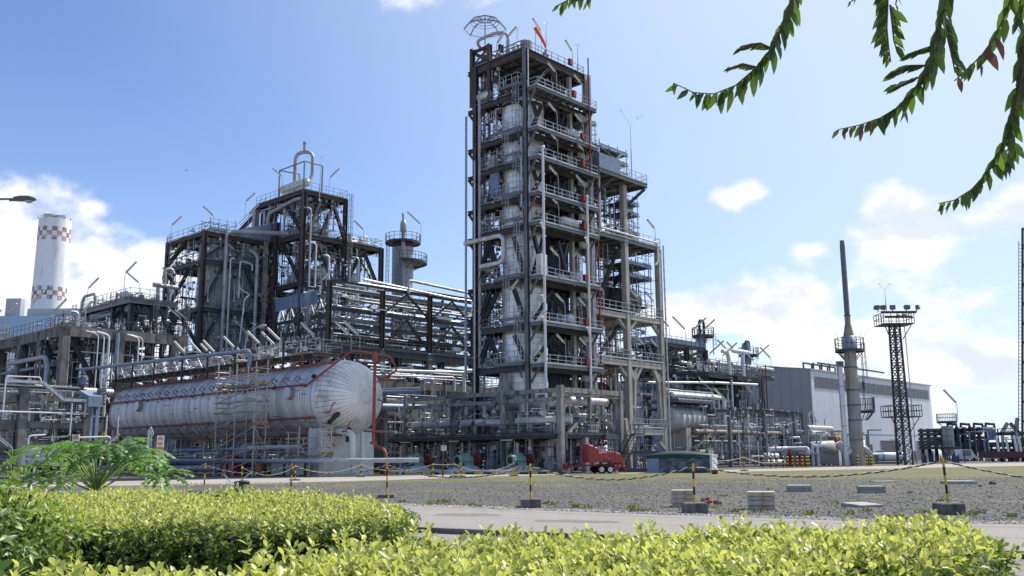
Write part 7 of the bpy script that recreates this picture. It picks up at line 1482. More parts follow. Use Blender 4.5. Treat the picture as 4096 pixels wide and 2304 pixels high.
# ================================================================== far right units
def far_right():
    Y = 175; X = lambda x: atY(x, 1800, Y)[0]; Z = lambda y: atY(3900, y, Y)[2]
    t = T('dark_pipe_rack', 'distant dark blue steel pipe rack with hoops at far right', 'pipe rack', (X(3900), Y, 0), plant=False); DB = mat('dark_blue_steel', (.04, .048, .062), .6, .1, .2, 1)
    for k, y in enumerate((1712, 1727, 1745, 1758, 1770, 1784)): m = M(); m.box(X(3770), X(3950), Y+(k%2)*1.2, Y+10, Z(y)-.5, Z(y)); P('pipe_bank', m, DB, t)
    for k in range(7): m = M(); x = X(3775+k*29); m.bar((x, Y-.2, 0), (x, Y-.2, Z(1708)), .5); m.bar((x, Y+9, 0), (x, Y+9, Z(1708)), .5); P('post', m, DB, t)
    for x in (3800, 3852, 3905, 3952): m = M(); m.tube([(X(x), Y, Z(1710)), (X(x), Y, Z(1695)), (X(x+34), Y, Z(1697)), (X(x+34), Y, Z(1712))], .28, 6); P('hoop', m, DB, t)
    for k in range(6): m = M(); m.tube([(X(3930+k*7), Y-.6, Z(1715)), (X(3945+k*6), Y-.6, Z(1720)), (X(3955+k*5), Y-.6, Z(1760))], .3, 6); P('pipe', m, PIPEB, t)
    for y, x0, x1, h in ((1770, 3780, 4400, .9), (1795, 3810, 4400, .7), (1808, 3900, 4400, .6), (1730, 3980, 4400, .6)): m = M(); m.box(X(x0), X(x1), Y-3, Y-1, Z(y)-h, Z(y)); P('pipe_bank', m, DB, t)
    for k in range(18): x = X(3800+k*24); m = M(); m.bar((x, Y-2, 0), (x, Y-2, Z(1772)), .32); P('post', m, DB, t)
    R_ = random.Random(3)
    for k in range(26): x = X(R_.uniform(3790, 4096)); z = R_.uniform(.5, 6); m = M(); m.tube([(x, Y-4, 0), (x, Y-4, z), (x+R_.uniform(-3, 3), Y-4, z)], R_.uniform(.1, .2), 6); P('pipe', m, R_.choice((PIPEG, DB, PIPEB)), t)
    t = T('clad_column', 'short clad column with crown platform beside the warehouse end', 'column vessel', (X(3770), 172, 0), plant=False); c = (X(3768), 172); m = M(); m.cone((*c, 0), (*c, Z(1705)), .95, .95, 20); P('shell', m, ALUD, t)
    for y in (1720, 1745, 1775): m = M(); m.lathe((*c, Z(y)), (0, 0, 1), [(-.05, .95), (-.04, 1.05), (.04, 1.05), (.05, .95)], 20); P('band', m, GREYS, t)
    ring_platform(t, *c, Z(1686), .6, 1.7, h=1.3); ring_platform(t, *c, Z(1787), .9, 1.9, h=1.0)
    lamp((c[0]+1.6, c[1]-1, Z(1686)), (-.7, -.3), 'tube lamp on the crown platform beside the warehouse', 3.6, sc=1.8, plant=False, L=1.9)
    # distant cranes
    for k, (xa, ya, xb, yb, lab, mt, Yc) in enumerate(((4075, 1730, 4040, 1693, 'thick dark crane jib pointing left behind the mast', STEEL, 300), (4008, 1730, 4030, 1692, 'thin pale crane jib far behind the dark rack', GREYS, 500), (4062, 1722, 4070, 1672, 'thin steep crane jib far behind the mast', GREYS, 500))):
        a = atY(xa, ya, Yc); b = atY(xb, yb, Yc); t = T('crane', lab, 'crane', (a[0], a[1], 0), plant=False); m = M(); m.bar(a, b, Yc/260*.8); P('jib', m, mt, t); m = M(); m.bar(b, (b[0], b[1], b[2]-6), .12); P('hook_line', m, STEEL, t); m = M(); m.bar((a[0], a[1], 0), a, 1.2); P('crane_mast', m, mt, t)
    # blue fence of bottles and white tanks in front of the warehouse
    Y2 = 135; X2 = lambda x: atY(x, 1850, Y2)[0]
    t = T('white_tank', 'long white cylinder with blue straps lying in front of the warehouse', 'tank', (X2(3540), Y2, 0), plant=False); r = .62; m = M(); m.lathe((X2(3505), Y2, 1.0), (1, 0, 0), [(-.5, .05), (-.4, .4), (0, r), (X2(3612)-X2(3505), r), (X2(3612)-X2(3505)+.1, .05)], 18); P('shell', m, PIPEW, t)
    BLU = mat('blue_strap', (.05, .22, .5), .5); m = M(); m.cone((X2(3528), Y2, 1.0), (X2(3533), Y2, 1.0), r+.03, r+.03, 18); m.cone((X2(3590), Y2-.2, 1.4), (X2(3603), Y2-.2, 1.45), .4, .4, 10); P('strap', m, BLU, t); m = M(); m.cone((X2(3478), Y2-1, .95), (X2(3500), Y2-1, .95), .62, .62, 16); m.box(X2(3470), X2(3620), Y2-1, Y2+1, 0, .3); P('cradle', m, GREYS, t)
    NB = mat('navy_cylinder', (.025, .05, .12), .5)
    for k in range(34):
        x = X2(3655+k*5.6+R_.uniform(-2, 2)); h = R_.uniform(1.0, 1.7); m = M(); m.lathe((x, Y2-1+R_.uniform(-1, 1), .1), (0, 0, 1), [(0, .1), (h*.8, .1), (h*.9, .05), (h, .05)], 7); S('gas_cylinder', m, NB if k % 6 else RED, 'upright dark blue cylinder standing in the row before the warehouse' if k % 6 else 'upright red cylinder standing in the blue row before the warehouse', 'cylinder', 'thing', 'upright cylinders in a row before the warehouse' if k % 6 else 'red cylinders among the blue row')
    CAR = []
    for k, (x, Yc, s_, lab) in enumerate(((3985, 160, 1, 'white car partly hidden beyond the gravel, left of the pair'), (4020, 158, 1, 'white car partly hidden beyond the gravel, right of the pair'), (3850, 165, 1.6, 'white covered load among low blue frames beyond the gravel'))):
        p = atY(x, 1850, Yc); t = T('parked_car', lab, 'car', (p[0], p[1], 0), plant=False); m = M(); w, l, h = .85*s_, 1.5*s_, 1.3*s_
        prof = [(-l, .35), (-l, .75), (-l*.55, .85), (-l*.25, h), (l*.45, h), (l*.75, .9), (l, .8), (l, .35)]
        n = len(prof); m.add([(p[0]+a, p[1]-w, b) for a, b in prof]+[(p[0]+a, p[1]+w, b) for a, b in prof], [tuple(range(n)), tuple(range(2*n-1, n-1, -1))]+[(i, i+n, (i+1) % n+n, (i+1) % n) for i in range(n)]); P('body', m, PIPEW, t)
        m = M(); m.box(p[0]-l*.2, p[0]+l*.4, p[1]-w-.01, p[1]+w+.01, .9, h-.1); P('window', m, GLASS, t)
        for dx in (-l*.6, l*.6): m = M(); m.cone((p[0]+dx, p[1]-w-.02, .32), (p[0]+dx, p[1]-w+.2, .32), .32, .32, 12); P('wheel', m, BLK, t)
    t = T('steel_platform', 'dark steel platform with white posts at the right edge beyond the gravel', 'platform', tuple(atY(4060, 1840, 150)), plant=False); Y3 = 150; X3 = lambda x: atY(x, 1850, Y3)[0]; zz = atY(4050, 1806, Y3)[2]; DR = mat('dark_red_steel', (.08, .03, .03), .6)
    m = M(); m.box(X3(3990), X3(4300), Y3, Y3+6, zz-1.0, zz); P('deck', m, DR, t)
    for x in (4045, 4075, 4110): m = M(); m.box(X3(x), X3(x+8), Y3+.5, Y3+1, 0, zz-1); P('leg', m, DR, t)
    for x in (4000, 4038, 4072, 4090): m = M(); m.bar((X3(x), Y3, zz), (X3(x)-.2, Y3, zz+2.2), .25); m.bar((X3(x)-.5, Y3, zz+2.2), (X3(x)+.2, Y3, zz+2.2), .2); P('white_post', m, PIPEW, t)
far_right()
# equipment cluster below the stack
def turbine_set():
    Y = 122; X = lambda x: atY(x, 1800, Y)[0]; Z = lambda y: atY(3300, y, Y)[2]; q = lambda x, y, dy=0: (X(x), Y+dy, max(Z(y), .1))
    t = T('turbine_unit', 'grey turbine set with casing boxes, ducts and pipes below the stack', 'turbine unit', (X(3280), Y, 0), plant=False)
    GC = mat('grey_casing', (.30, .30, .31), .6, .1, .12, 1, (.2, .15, .1), .3, 1)
    m = M(); m.box(X(3210), X(3318), Y, Y+6, Z(1778), Z(1738)); P('casing_box', m, GC, t)
    for k in range(1, 4): m = M(); m.box(X(3210+k*27)-.06, X(3210+k*27)+.06, Y-.08, Y, Z(1778), Z(1738)); P('casing_rib', m, PIPEG, t)
    m = M(); m.box(X(3210), X(3318), Y-.07, Y, Z(1759), Z(1757)); P('casing_rib', m, PIPEG, t)
    m = M(); m.box(X(3318), X(3385), Y+1, Y+7, Z(1770), Z(1748)); m.box(X(3316), X(3387), Y+.8, Y+7, Z(1748), Z(1745)); P('annex_box', m, GC, t)
    m = M(); m.lathe((X(3230), Y-1, Z(1800)), (1, 0, 0), [(0, 1.0), (.4, 1.1), (3, 1.2), (X(3320)-X(3230), 1.0)], 18); m.box(X(3215), X(3330), Y-2, Y+3, .2, Z(1812)); P('turbine_body', m, GC, t)
    m = M(); m.cone((X(3240), Y-2.6, Z(1793)), (X(3240), Y-2.1, Z(1793)), .62, .62, 18); P('fan_ring', m, PIPEB, t); m = M(); m.cone((X(3240), Y-2.68, Z(1793)), (X(3240), Y-2.61, Z(1793)), .42, .42, 18); P('fan_face', m, BLK, t)
    pipe(t, [(X(3190), Y-4, .8), (X(3190), Y-4, Z(1812)), q(3190, 1797, -4), q(3100, 1797, -4), q(3060, 1797, -4), q(3040, 1800, -4), q(3035, 1820, -4)], .36, ALU, 1.0, 14, 'bent_pipe', .9); pipe(t, [q(3090, 1850, -5), q(3092, 1805, -5), q(3110, 1797, -5), q(3180, 1795, -5)], .34, ALUD, 1.2, 14, 'bent_pipe', .9)
    hvessel(t, q(3012, 1829, -5), (1, 0, 0), X(3068)-X(3012), .55, ALUD, cap=.2); hvessel(t, q(3000, 1851, -6), (1, 0, 0), X(3075)-X(3000), .48, ALUD, cap=.8)
    pipe(t, [q(3322, 1770, -3), q(3330, 1785, -3), q(3365, 1835, -3)], .42, PIPEW, .8, 14, 'slanting_duct'); m = M(); m.bar(q(3360, 1830, -3), q(3385, 1848, -3), .5, .4); m.box(X(3350), X(3375), Y-4, Y-3, .1, Z(1842)); P('duct_outlet', m, PIPEW, t)
    pipe(t, [q(3408, 1790, -2), q(3440, 1800, -2), q(3455, 1830, -2), q(3458, 1855, -2)], .5, ALUD, 1.5, 14, 'curved_duct', .7); RSTP = mat('rusty_duct', (.3, .17, .09), .8, 0, .3, 1); hvessel(t, q(3330, 1770, 0), (1, 0, 0), X(3380)-X(3330), .9, RSTP, cap=.2)
    clutter_w(t, X(3130), X(3480), Y-2, Y+3, 70)
    m = M(); m.bar(q(3090, 1748, 1), q(3310, 1744, 1), .2); [m.bar((X(x), Y+1, 0), (X(x), Y+1, Z(1746)), .14) for x in (3092, 3130, 3170, 3200, 3240)]; P('pipe_gallery', m, PIPEW, t)
    for x in (3181, 3200): tt = T('vent_pipe', ('left' if x < 3190 else 'right')+' white hook topped vent pipe before the turbine set', 'vent pipe', (X(x), Y-7, 0), 'hook topped vent pipes', plant=False); m = M(); m.tube([(X(x), Y-7, 0), q(x, 1788, -7), (X(x)+.25, Y-7, Z(1782)), (X(x)+.5, Y-7, Z(1788))], .2, 8, .3); P('bent_pipe', m, PIPEW, tt)
    tt = T('red_cabinet', 'crimson upright cabinet in front of the bent pipes at right', 'cabinet', (X(3112), Y-9, 0), plant=False); m = M(); m.box(X(3100), X(3124), Y-9.5, Y-8.7, .1, Z(1832)); P('body', m, REDC, tt); m = M(); m.box(X(3101), X(3123), Y-9.54, Y-9.5, .2, Z(1834)); P('door', m, REDC, tt)
    tt = T('hydrant', 'red fire hydrant stand left of the crimson cabinet', 'hydrant', (X(3076), Y-9, 0), plant=False); m = M(); x = X(3076); m.lathe((x, Y-9, 0), (0, 0, 1), [(0, .35), (.15, .2), (1.2, .16), (1.25, .26), (1.6, .26), (1.7, .14), (2.0, .14), (2.1, .02)], 10); m.bar((x-.4, Y-9, 1.4), (x+.4, Y-9, 1.4), .16); m.bar((x-.35, Y-9, .5), (x+.35, Y-9, .5), .16); P('standpipe', m, RED, tt)
    tt = T('control_shelter', 'small roofed control stand with two blue boxes before the turbine set', 'shelter', (X(3170), Y-6, 0), plant=False); m = M(); m.box(X(3143), X(3215), Y-7.5, Y-5, Z(1818), Z(1813)); P('roof', m, CONCP, tt)
    for x in (3147, 3210): m = M(); m.bar((X(x), Y-6, 0), (X(x), Y-6, Z(1817)), .1); P('post', m, GREYS, tt)
    m = M(); m.box(X(3148), X(3208), Y-6.2, Y-6, .4, Z(1820)); P('back_board', m, GREYS, tt)
    for x in (3153, 3180): m = M(); m.box(X(x), X(x+12), Y-6.5, Y-6.2, Z(1836), Z(1822)); P('blue_box', m, mat('signal_blue', (.12, .3, .55), .5) if x < 3160 else MATS['signal_blue'], tt)
def clutter_w(t, x0, x1, y0, y1, n):
    R_ = random.Random(77)
    for k in range(n):
        x = R_.uniform(x0, x1); y = R_.uniform(y0, y1); z = R_.uniform(.6, 4.6); m = M(); r = R_.choice((.06, .08, .12, .2)); m.tube([(x, y, 0), (x, y, z), (x+R_.uniform(-2, 2), y, z)], r, 6, .2); P('pipe', m, R_.choice(PM), t)
turbine_set()
bol = None
for k, px in enumerate((3053, 3083, 3106, 3134, 3151, 3171, 3189, 3210, 3228, 3235, 3432, 3468, 3487)):
    b = gnd(px, 1876 if k < 10 else 1868); Y = 105 if k < 10 else 112; b = atY(px, 1860, Y)
    if bol is None:
        t = T('bollard', '', 'bollard', (b[0], Y, 0), 'black and yellow bollards before the turbine set', plant=False)
        for j in range(6): m = M(); m.cone((b[0], Y, j*.19), (b[0], Y, j*.19+.19), .13, .13, 10); P('painted_band', m, BLK if j % 2 else YEL, t)
        m = M(); m.lathe((b[0], Y, 1.14), (0, 0, 1), [(0, .13), (.08, .1), (.13, .02)], 10); P('cap', m, YEL, t); bol = t
    else: t = dup(bol, (b[0], Y, 0))
    t['label'] = ['black and yellow bollard left of the red hydrant', 'black and yellow bollard just right of the red hydrant', 'black and yellow bollard before the crimson cabinet', 'black and yellow bollard right of the crimson cabinet', 'second black and yellow bollard right of the crimson cabinet', 'black and yellow bollard below the left blue box', 'black and yellow bollard between the two hooked vent pipes', 'black and yellow bollard right of the hooked vent pipes',
                  'left bollard of the close pair right of the control stand', 'right bollard of the close pair right of the control stand', 'bollard just left of the stained stack foot', 'bollard between the stack foot and the white cylinder, left', 'bollard between the stack foot and the white cylinder, right'][k]
# ================================================================== vegetation
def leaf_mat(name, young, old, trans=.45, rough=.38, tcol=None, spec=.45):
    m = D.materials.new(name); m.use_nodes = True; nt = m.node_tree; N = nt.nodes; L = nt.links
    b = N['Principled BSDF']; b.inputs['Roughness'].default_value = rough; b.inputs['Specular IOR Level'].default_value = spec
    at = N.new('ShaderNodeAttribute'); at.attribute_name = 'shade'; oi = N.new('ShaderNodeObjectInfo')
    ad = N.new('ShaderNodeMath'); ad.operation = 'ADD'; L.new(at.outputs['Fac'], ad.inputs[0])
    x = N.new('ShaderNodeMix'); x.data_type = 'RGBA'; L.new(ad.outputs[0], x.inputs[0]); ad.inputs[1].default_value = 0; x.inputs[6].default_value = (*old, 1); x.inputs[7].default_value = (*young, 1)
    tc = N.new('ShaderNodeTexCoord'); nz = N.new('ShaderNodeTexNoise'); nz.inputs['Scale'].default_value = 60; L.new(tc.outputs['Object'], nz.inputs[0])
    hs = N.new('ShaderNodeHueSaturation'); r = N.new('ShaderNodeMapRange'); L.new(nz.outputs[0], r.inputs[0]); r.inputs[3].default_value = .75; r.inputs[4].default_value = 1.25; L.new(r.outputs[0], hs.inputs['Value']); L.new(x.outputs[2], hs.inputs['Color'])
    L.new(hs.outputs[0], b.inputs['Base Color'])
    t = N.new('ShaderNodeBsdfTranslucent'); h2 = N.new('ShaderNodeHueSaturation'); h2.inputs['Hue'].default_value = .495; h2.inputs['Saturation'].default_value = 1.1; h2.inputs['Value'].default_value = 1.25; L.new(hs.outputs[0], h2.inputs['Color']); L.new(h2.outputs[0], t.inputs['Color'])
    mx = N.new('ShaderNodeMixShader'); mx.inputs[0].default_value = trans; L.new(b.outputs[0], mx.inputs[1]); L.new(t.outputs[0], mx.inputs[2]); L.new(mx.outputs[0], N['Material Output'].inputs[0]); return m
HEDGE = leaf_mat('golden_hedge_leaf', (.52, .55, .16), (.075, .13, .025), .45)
DEEP = leaf_mat('deep_green_leaf', (.13, .22, .04), (.035, .075, .02), .4)
PAPL = leaf_mat('papaya_leaf', (.20, .36, .07), (.08, .18, .035), .45, .4)
TREEL = leaf_mat('tree_leaf', (.10, .165, .03), (.03, .065, .018), .5, .4)
BROWNL = leaf_mat('dry_brown_leaf', (.17, .075, .045), (.10, .045, .03), .35, .6)
TWIG = mat('brown_twig', (.10, .07, .045), .9, 0, .2, 20)
# leaf template: folded obovate blade, x along, y across, z normal
def template(w, pts, fold=.12, curl=.1):
    V = [(0, 0, 0)]; n = len(pts)
    for x, h in pts: c = -curl*x*x; V += [(x, -h*w, fold*h*w*2+c), (x, 0, c), (x, h*w, fold*h*w*2+c)]
    V.append((1, 0, -curl)); F = [(0, 1, 2), (0, 2, 3)]
    for i in range(n-1): a = 1+3*i; F += [(a, a+3, a+4), (a, a+4, a+1), (a+1, a+4, a+5), (a+1, a+5, a+2)]
    a = 1+3*(n-1); e = len(V)-1; F += [(a, e, a+1), (a+1, e, a+2)]; return np.array(V), np.array(F)
OB = template(.25, [(.25, .55), (.55, .98), (.82, .72)]); LAN = template(.175, [(.18, .7), (.45, 1.0), (.75, .62)], .1, .18)
def leaves_mesh(pos, d, nrm, size, shade, tpl, name, mt):
    V, F = tpl; d = d/np.linalg.norm(d, axis=1, keepdims=True); s = np.cross(nrm, d); s /= np.maximum(np.linalg.norm(s, axis=1, keepdims=True), 1e-6); nn = np.cross(d, s)
    P_ = pos[:, None, :]+size[:, None, None]*(V[None, :, 0:1]*d[:, None]+V[None, :, 1:2]*s[:, None]+V[None, :, 2:3]*nn[:, None])
    n = len(pos); FF = (F[None]+len(V)*np.arange(n)[:, None, None]).reshape(-1, 3)
    me = D.meshes.new(name); me.vertices.add(n*len(V)); me.vertices.foreach_set('co', P_.reshape(-1).astype(np.float32)); k = len(FF)
    me.loops.add(k*3); me.loops.foreach_set('vertex_index', FF.reshape(-1).astype(np.int32)); me.polygons.add(k); me.polygons.foreach_set('loop_start', np.arange(0, k*3, 3, dtype=np.int32)); me.polygons.foreach_set('use_smooth', np.ones(k, bool))
    at = me.attributes.new('shade', 'FLOAT', 'FACE'); at.data.foreach_set('value', np.repeat(shade, len(F)).astype(np.float32)); me.materials.append(mt); me.update(calc_edges=True); return me
def shoots(bases, axes, nl, L, size, spread=(.55, 1.35)):
    "spiralling leaves on short shoots; returns arrays of leaf data and an age value (1 tip .. 0 base)"
    pos, dr, nr, sz, ag = [], [], [], [], []
    for b, a in zip(bases, axes):
        a = a/np.linalg.norm(a); r = np.array((1, 0, 0)) if abs(a[0]) < .8 else np.array((0, 1, 0)); e1 = np.cross(a, r); e1 /= np.linalg.norm(e1); e2 = np.cross(a, e1); ph = RN.uniform(0, 6.28); n = max(3, int(nl+RN.normal(0, 1.2)))
        for k in range(n):
            f = k/(n-1); t = ph+k*2.4; o = e1*math.cos(t)+e2*math.sin(t); sp = spread[1]+(spread[0]-spread[1])*f+RN.normal(0, .15)
            d = a*math.cos(sp)+o*math.sin(sp); pos.append(b+a*L*(f-.6)); dr.append(d); nr.append(a*math.sin(sp)-o*math.cos(sp)+RN.normal(0, .2, 3)); sz.append(size*(1.05-.35*f)*RN.uniform(.75, 1.25)); ag.append(f)
    return np.array(pos), np.array(dr), np.array(nr), np.array(sz), np.array(ag)
def inpoly(x, y, P_):
    r = False; n = len(P_)
    for i in range(n):
        (a, b), (c, d) = P_[i], P_[(i+1) % n]
        if (b > y) != (d > y) and x < (c-a)*(y-b)/(d-b)+a: r = not r
    return r
def edge_dist(x, y, P_):
    best = (9, 0, 0)
    for i in range(len(P_)):
        a = np.array(P_[i]); b = np.array(P_[(i+1) % len(P_)]); p = np.array((x, y)); t = np.clip((p-a)@(b-a)/((b-a)@(b-a)), 0, 1); q = a+(b-a)*t; d = np.linalg.norm(p-q)
        if d < best[0]: best = (d, *(q-p)/max(d, 1e-6))
    return best
def hedge(name, lab, poly, z, ntop, nside, size, L, tall=(), bump=.05, sides=None, zlow=.25):
    xs = [p[0] for p in poly]; ys = [p[1] for p in poly]; B, A_ = [], []
    while len(B) < ntop:
        x, y = RN.uniform(min(xs), max(xs)), RN.uniform(min(ys), max(ys))
        if not inpoly(x, y, poly): continue
        d, ox, oy = edge_dist(x, y, poly); rr = .16; drop = 0 if d > rr else rr-math.sqrt(max(rr*rr-(rr-d)**2, 0))
        zz = z-drop*.8+bump*(math.sin(x*4.1+y*2.3)+math.sin(y*5.7-x*1.9))*.5+RN.normal(0, bump*.45)-RN.uniform(0, 1)**2*.07
        if RN.uniform() < .015: zz += RN.uniform(.04, .11)
        k = max(0, 1-d/rr); B.append((x, y, zz)); A_.append((ox*k*.8+RN.normal(0, .3), oy*k*.8+RN.normal(0, .3), 1))
    for x, y, h in tall:
        for _ in range(5): B.append((x+RN.normal(0, .05), y+RN.normal(0, .05), z+h*RN.uniform(.4, 1))); A_.append((RN.normal(0, .2), RN.normal(0, .2), 1))
    seg = sides or list(range(len(poly))); Ls = [np.linalg.norm(np.array(poly[(i+1) % len(poly)])-np.array(poly[i])) for i in seg]; W_ = np.array(Ls)/sum(Ls)
    for _ in range(nside):
        i = seg[RN.choice(len(seg), p=W_)]; a = np.array(poly[i]); b = np.array(poly[(i+1) % len(poly)]); t = RN.uniform(); q = a+(b-a)*t; n_ = np.array((b[1]-a[1], -(b[0]-a[0]))); n_ /= np.linalg.norm(n_)
        if inpoly(*(q+n_*.02), poly): n_ = -n_
        q = q+n_*RN.normal(-.03, .05); B.append((*q, RN.uniform(zlow, z-.04))); A_.append((n_[0]+RN.normal(0, .35), n_[1]+RN.normal(0, .35), .55+RN.normal(0, .3)))
    pos, dr, nr, sz, ag = shoots(np.array(B), np.array(A_, float), 8, L, size); cidx = np.cumsum(np.r_[0, (np.diff(ag) < 0).astype(int)])
    ok = pos[:, 2] > .1; pos, dr, nr, sz, ag = pos[ok], dr[ok], nr[ok], sz[ok], ag[ok]
    cut = len(B)-nside; side_leaf = cidx[ok] >= cut; shade = np.clip(.34+.72*ag+RN.normal(0, .26, len(ag))-side_leaf*.6, 0, 1.1)  # side leaves pushed to the dark colour, painting shade on the hedge faces
    c = (sum(xs)/len(xs), sum(ys)/len(ys), 0); t = T(name, lab, 'hedge', c, 'clipped golden hedges', plant=False)
    m = M(); s_ = np.array(poly); cc = s_.mean(0); ins = [tuple(cc+(p-cc)*(1-.13/max(np.linalg.norm(p-cc), .3))) for p in s_]; m.prism(ins, 0, z-.13); P('light_block_core', m, mat(name+'_core', (.025, .03, .015), .95, 0, .4, 25, bump=.5), t)  # solid dark block added inside the hedge to stop light
    return t, c, pos, dr, nr, sz, shade
def finish_hedge(h, single=0):
    t, c, pos, dr, nr, sz, shade = h; pos = pos-np.array(c)
    if single:
        w = pos+np.array(c)-CAMP; dep = w@_F; px = 2048+FPX*(w@_R)/dep; py = 1152-FPX*(w@_U)/dep; key = np.where((px > 0) & (px < 4096) & (py < 2290) & (dep > .5), sz/dep, 0)
        # only leaves of the upper shell count as the largest visible ones
        key = key*(pos[:, 2] > np.quantile(pos[:, 2], .55)); idx = np.argsort(-key)[:single]; keep = np.ones(len(pos), bool); keep[idx] = False
        tm = []
        for s_ in np.linspace(0.25, 1.1, 5): tm.append(leaves_mesh(np.zeros((1, 3)), np.array([[1.0, 0, 0]]), np.array([[0, 0, 1.0]]), np.array([1.0]), np.array([s_]), OB, 'leaf', HEDGE))
        for i in idx:
            d = dr[i]/np.linalg.norm(dr[i]); s_ = np.cross(nr[i], d); s_ /= np.linalg.norm(s_); n_ = np.cross(d, s_); k = sz[i]
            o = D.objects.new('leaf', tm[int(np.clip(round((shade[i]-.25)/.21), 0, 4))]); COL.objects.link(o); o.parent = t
            o.matrix_local = Matrix(((d[0]*k, s_[0]*k, n_[0]*k, pos[i][0]), (d[1]*k, s_[1]*k, n_[1]*k, pos[i][1]), (d[2]*k, s_[2]*k, n_[2]*k, pos[i][2]), (0, 0, 0, 1)))
        pos, dr, nr, sz, shade = pos[keep], dr[keep], nr[keep], sz[keep], shade[keep]
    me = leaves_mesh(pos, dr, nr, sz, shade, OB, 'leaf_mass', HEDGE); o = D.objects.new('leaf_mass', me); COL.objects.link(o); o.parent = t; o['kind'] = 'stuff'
near = [(-2.9, 3.4), (-2.2, 4.0), (-1.35, 4.75), (-.8, 5.7), (.4, 6.15), (1.7, 6.55), (3.0, 6.95), (3.3, 6.75), (3.18, 6.3), (2.55, 5.45), (1.9, 4.85), (1.05, 4.2), (.2, 3.25), (-1.2, 1.7)]
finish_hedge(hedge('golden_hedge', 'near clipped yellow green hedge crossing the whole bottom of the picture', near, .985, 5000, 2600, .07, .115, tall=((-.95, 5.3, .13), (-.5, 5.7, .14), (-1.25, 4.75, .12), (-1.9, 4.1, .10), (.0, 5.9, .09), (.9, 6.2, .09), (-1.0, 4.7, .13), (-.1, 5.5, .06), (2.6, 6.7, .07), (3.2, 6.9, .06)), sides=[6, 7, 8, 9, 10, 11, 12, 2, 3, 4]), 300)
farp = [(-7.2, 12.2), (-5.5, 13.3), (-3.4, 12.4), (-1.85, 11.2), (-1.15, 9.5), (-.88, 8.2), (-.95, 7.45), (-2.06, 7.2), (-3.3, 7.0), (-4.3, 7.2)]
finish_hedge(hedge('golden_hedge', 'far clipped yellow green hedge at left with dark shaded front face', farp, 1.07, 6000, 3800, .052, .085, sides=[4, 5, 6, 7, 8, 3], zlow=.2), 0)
# loose green plants
def bush(name, lab, cat, c, r, n, size, mt, tpl=LAN, up=.4, shade=(.2, .9), stems=6, grp=None):
    t = T(name, lab, cat, (c[0], c[1], 0), grp, plant=False); B, A_ = [], []
    m = M()
    for k in range(stems): a = RN.uniform(0, 6.28); q = np.array((math.cos(a)*r[0]*.6, math.sin(a)*r[1]*.6, c[2]+r[2]*RN.uniform(.2, .8))); m.tube([(c[0]+q[0]*.2, c[1]+q[1]*.2, 0), (c[0]+q[0]*.6, c[1]+q[1]*.6, q[2]*.6), (c[0]+q[0], c[1]+q[1], q[2])], .012, 5)
    P('stem', m, TWIG, t)
    for _ in range(n):
        d = RN.normal(0, 1, 3); d /= np.linalg.norm(d); k = RN.uniform(.35, 1)**.5*(1+.18*math.sin(d[0]*7+d[1]*5)+.15*math.sin(d[2]*9)); B.append((c[0]+d[0]*r[0]*k, c[1]+d[1]*r[1]*k, max(c[2]+d[2]*r[2]*k, .08))); A_.append((d[0], d[1], d[2]*.6+up))
    pos, dr, nr, sz, ag = shoots(np.array(B), np.array(A_), 6, size*1.4, size, (.7, 1.6)); me = leaves_mesh(pos-np.array((c[0], c[1], 0)), dr, nr, sz, np.clip(RN.uniform(*shade, len(ag))*.7+ag*.4, 0, 1.1), tpl, 'leaf_mass', mt); o = D.objects.new('leaf_mass', me); COL.objects.link(o); o.parent = t; o['kind'] = 'stuff'; return t
BUSHL = leaf_mat('bright_bush_leaf', (.20, .30, .05), (.04, .09, .02), .4)
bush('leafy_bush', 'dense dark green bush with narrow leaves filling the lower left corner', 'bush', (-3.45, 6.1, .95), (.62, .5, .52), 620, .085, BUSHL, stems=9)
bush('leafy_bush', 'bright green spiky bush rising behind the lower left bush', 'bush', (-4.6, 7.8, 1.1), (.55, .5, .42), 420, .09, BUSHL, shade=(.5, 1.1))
bush('broad_leaf_plant', 'low broad leaved plant between the left bush and the near hedge', 'plant', (-2.75, 4.9, .7), (.3, .3, .28), 46, .13, DEEP, OB, stems=4)
bush('dark_shrub', 'small dark green shrub poking above the far hedge beside the bicycle', 'shrub', (-3.15, 11.2, .97), (.38, .22, .15), 120, .09, DEEP, OB, shade=(.2, 1.0))
bush('dark_shrub', 'low dark green shrub left of the bicycle handlebar behind the far hedge', 'shrub', (-3.8, 11.9, .93), (.35, .22, .12), 80, .08, DEEP, OB, shade=(.2, .9))
bush('leafy_bush', 'green bush between the papaya plant and the far hedge', 'bush', (-6.6, 11.9, .95), (.8, .5, .35), 240, .09, BUSHL, stems=6)
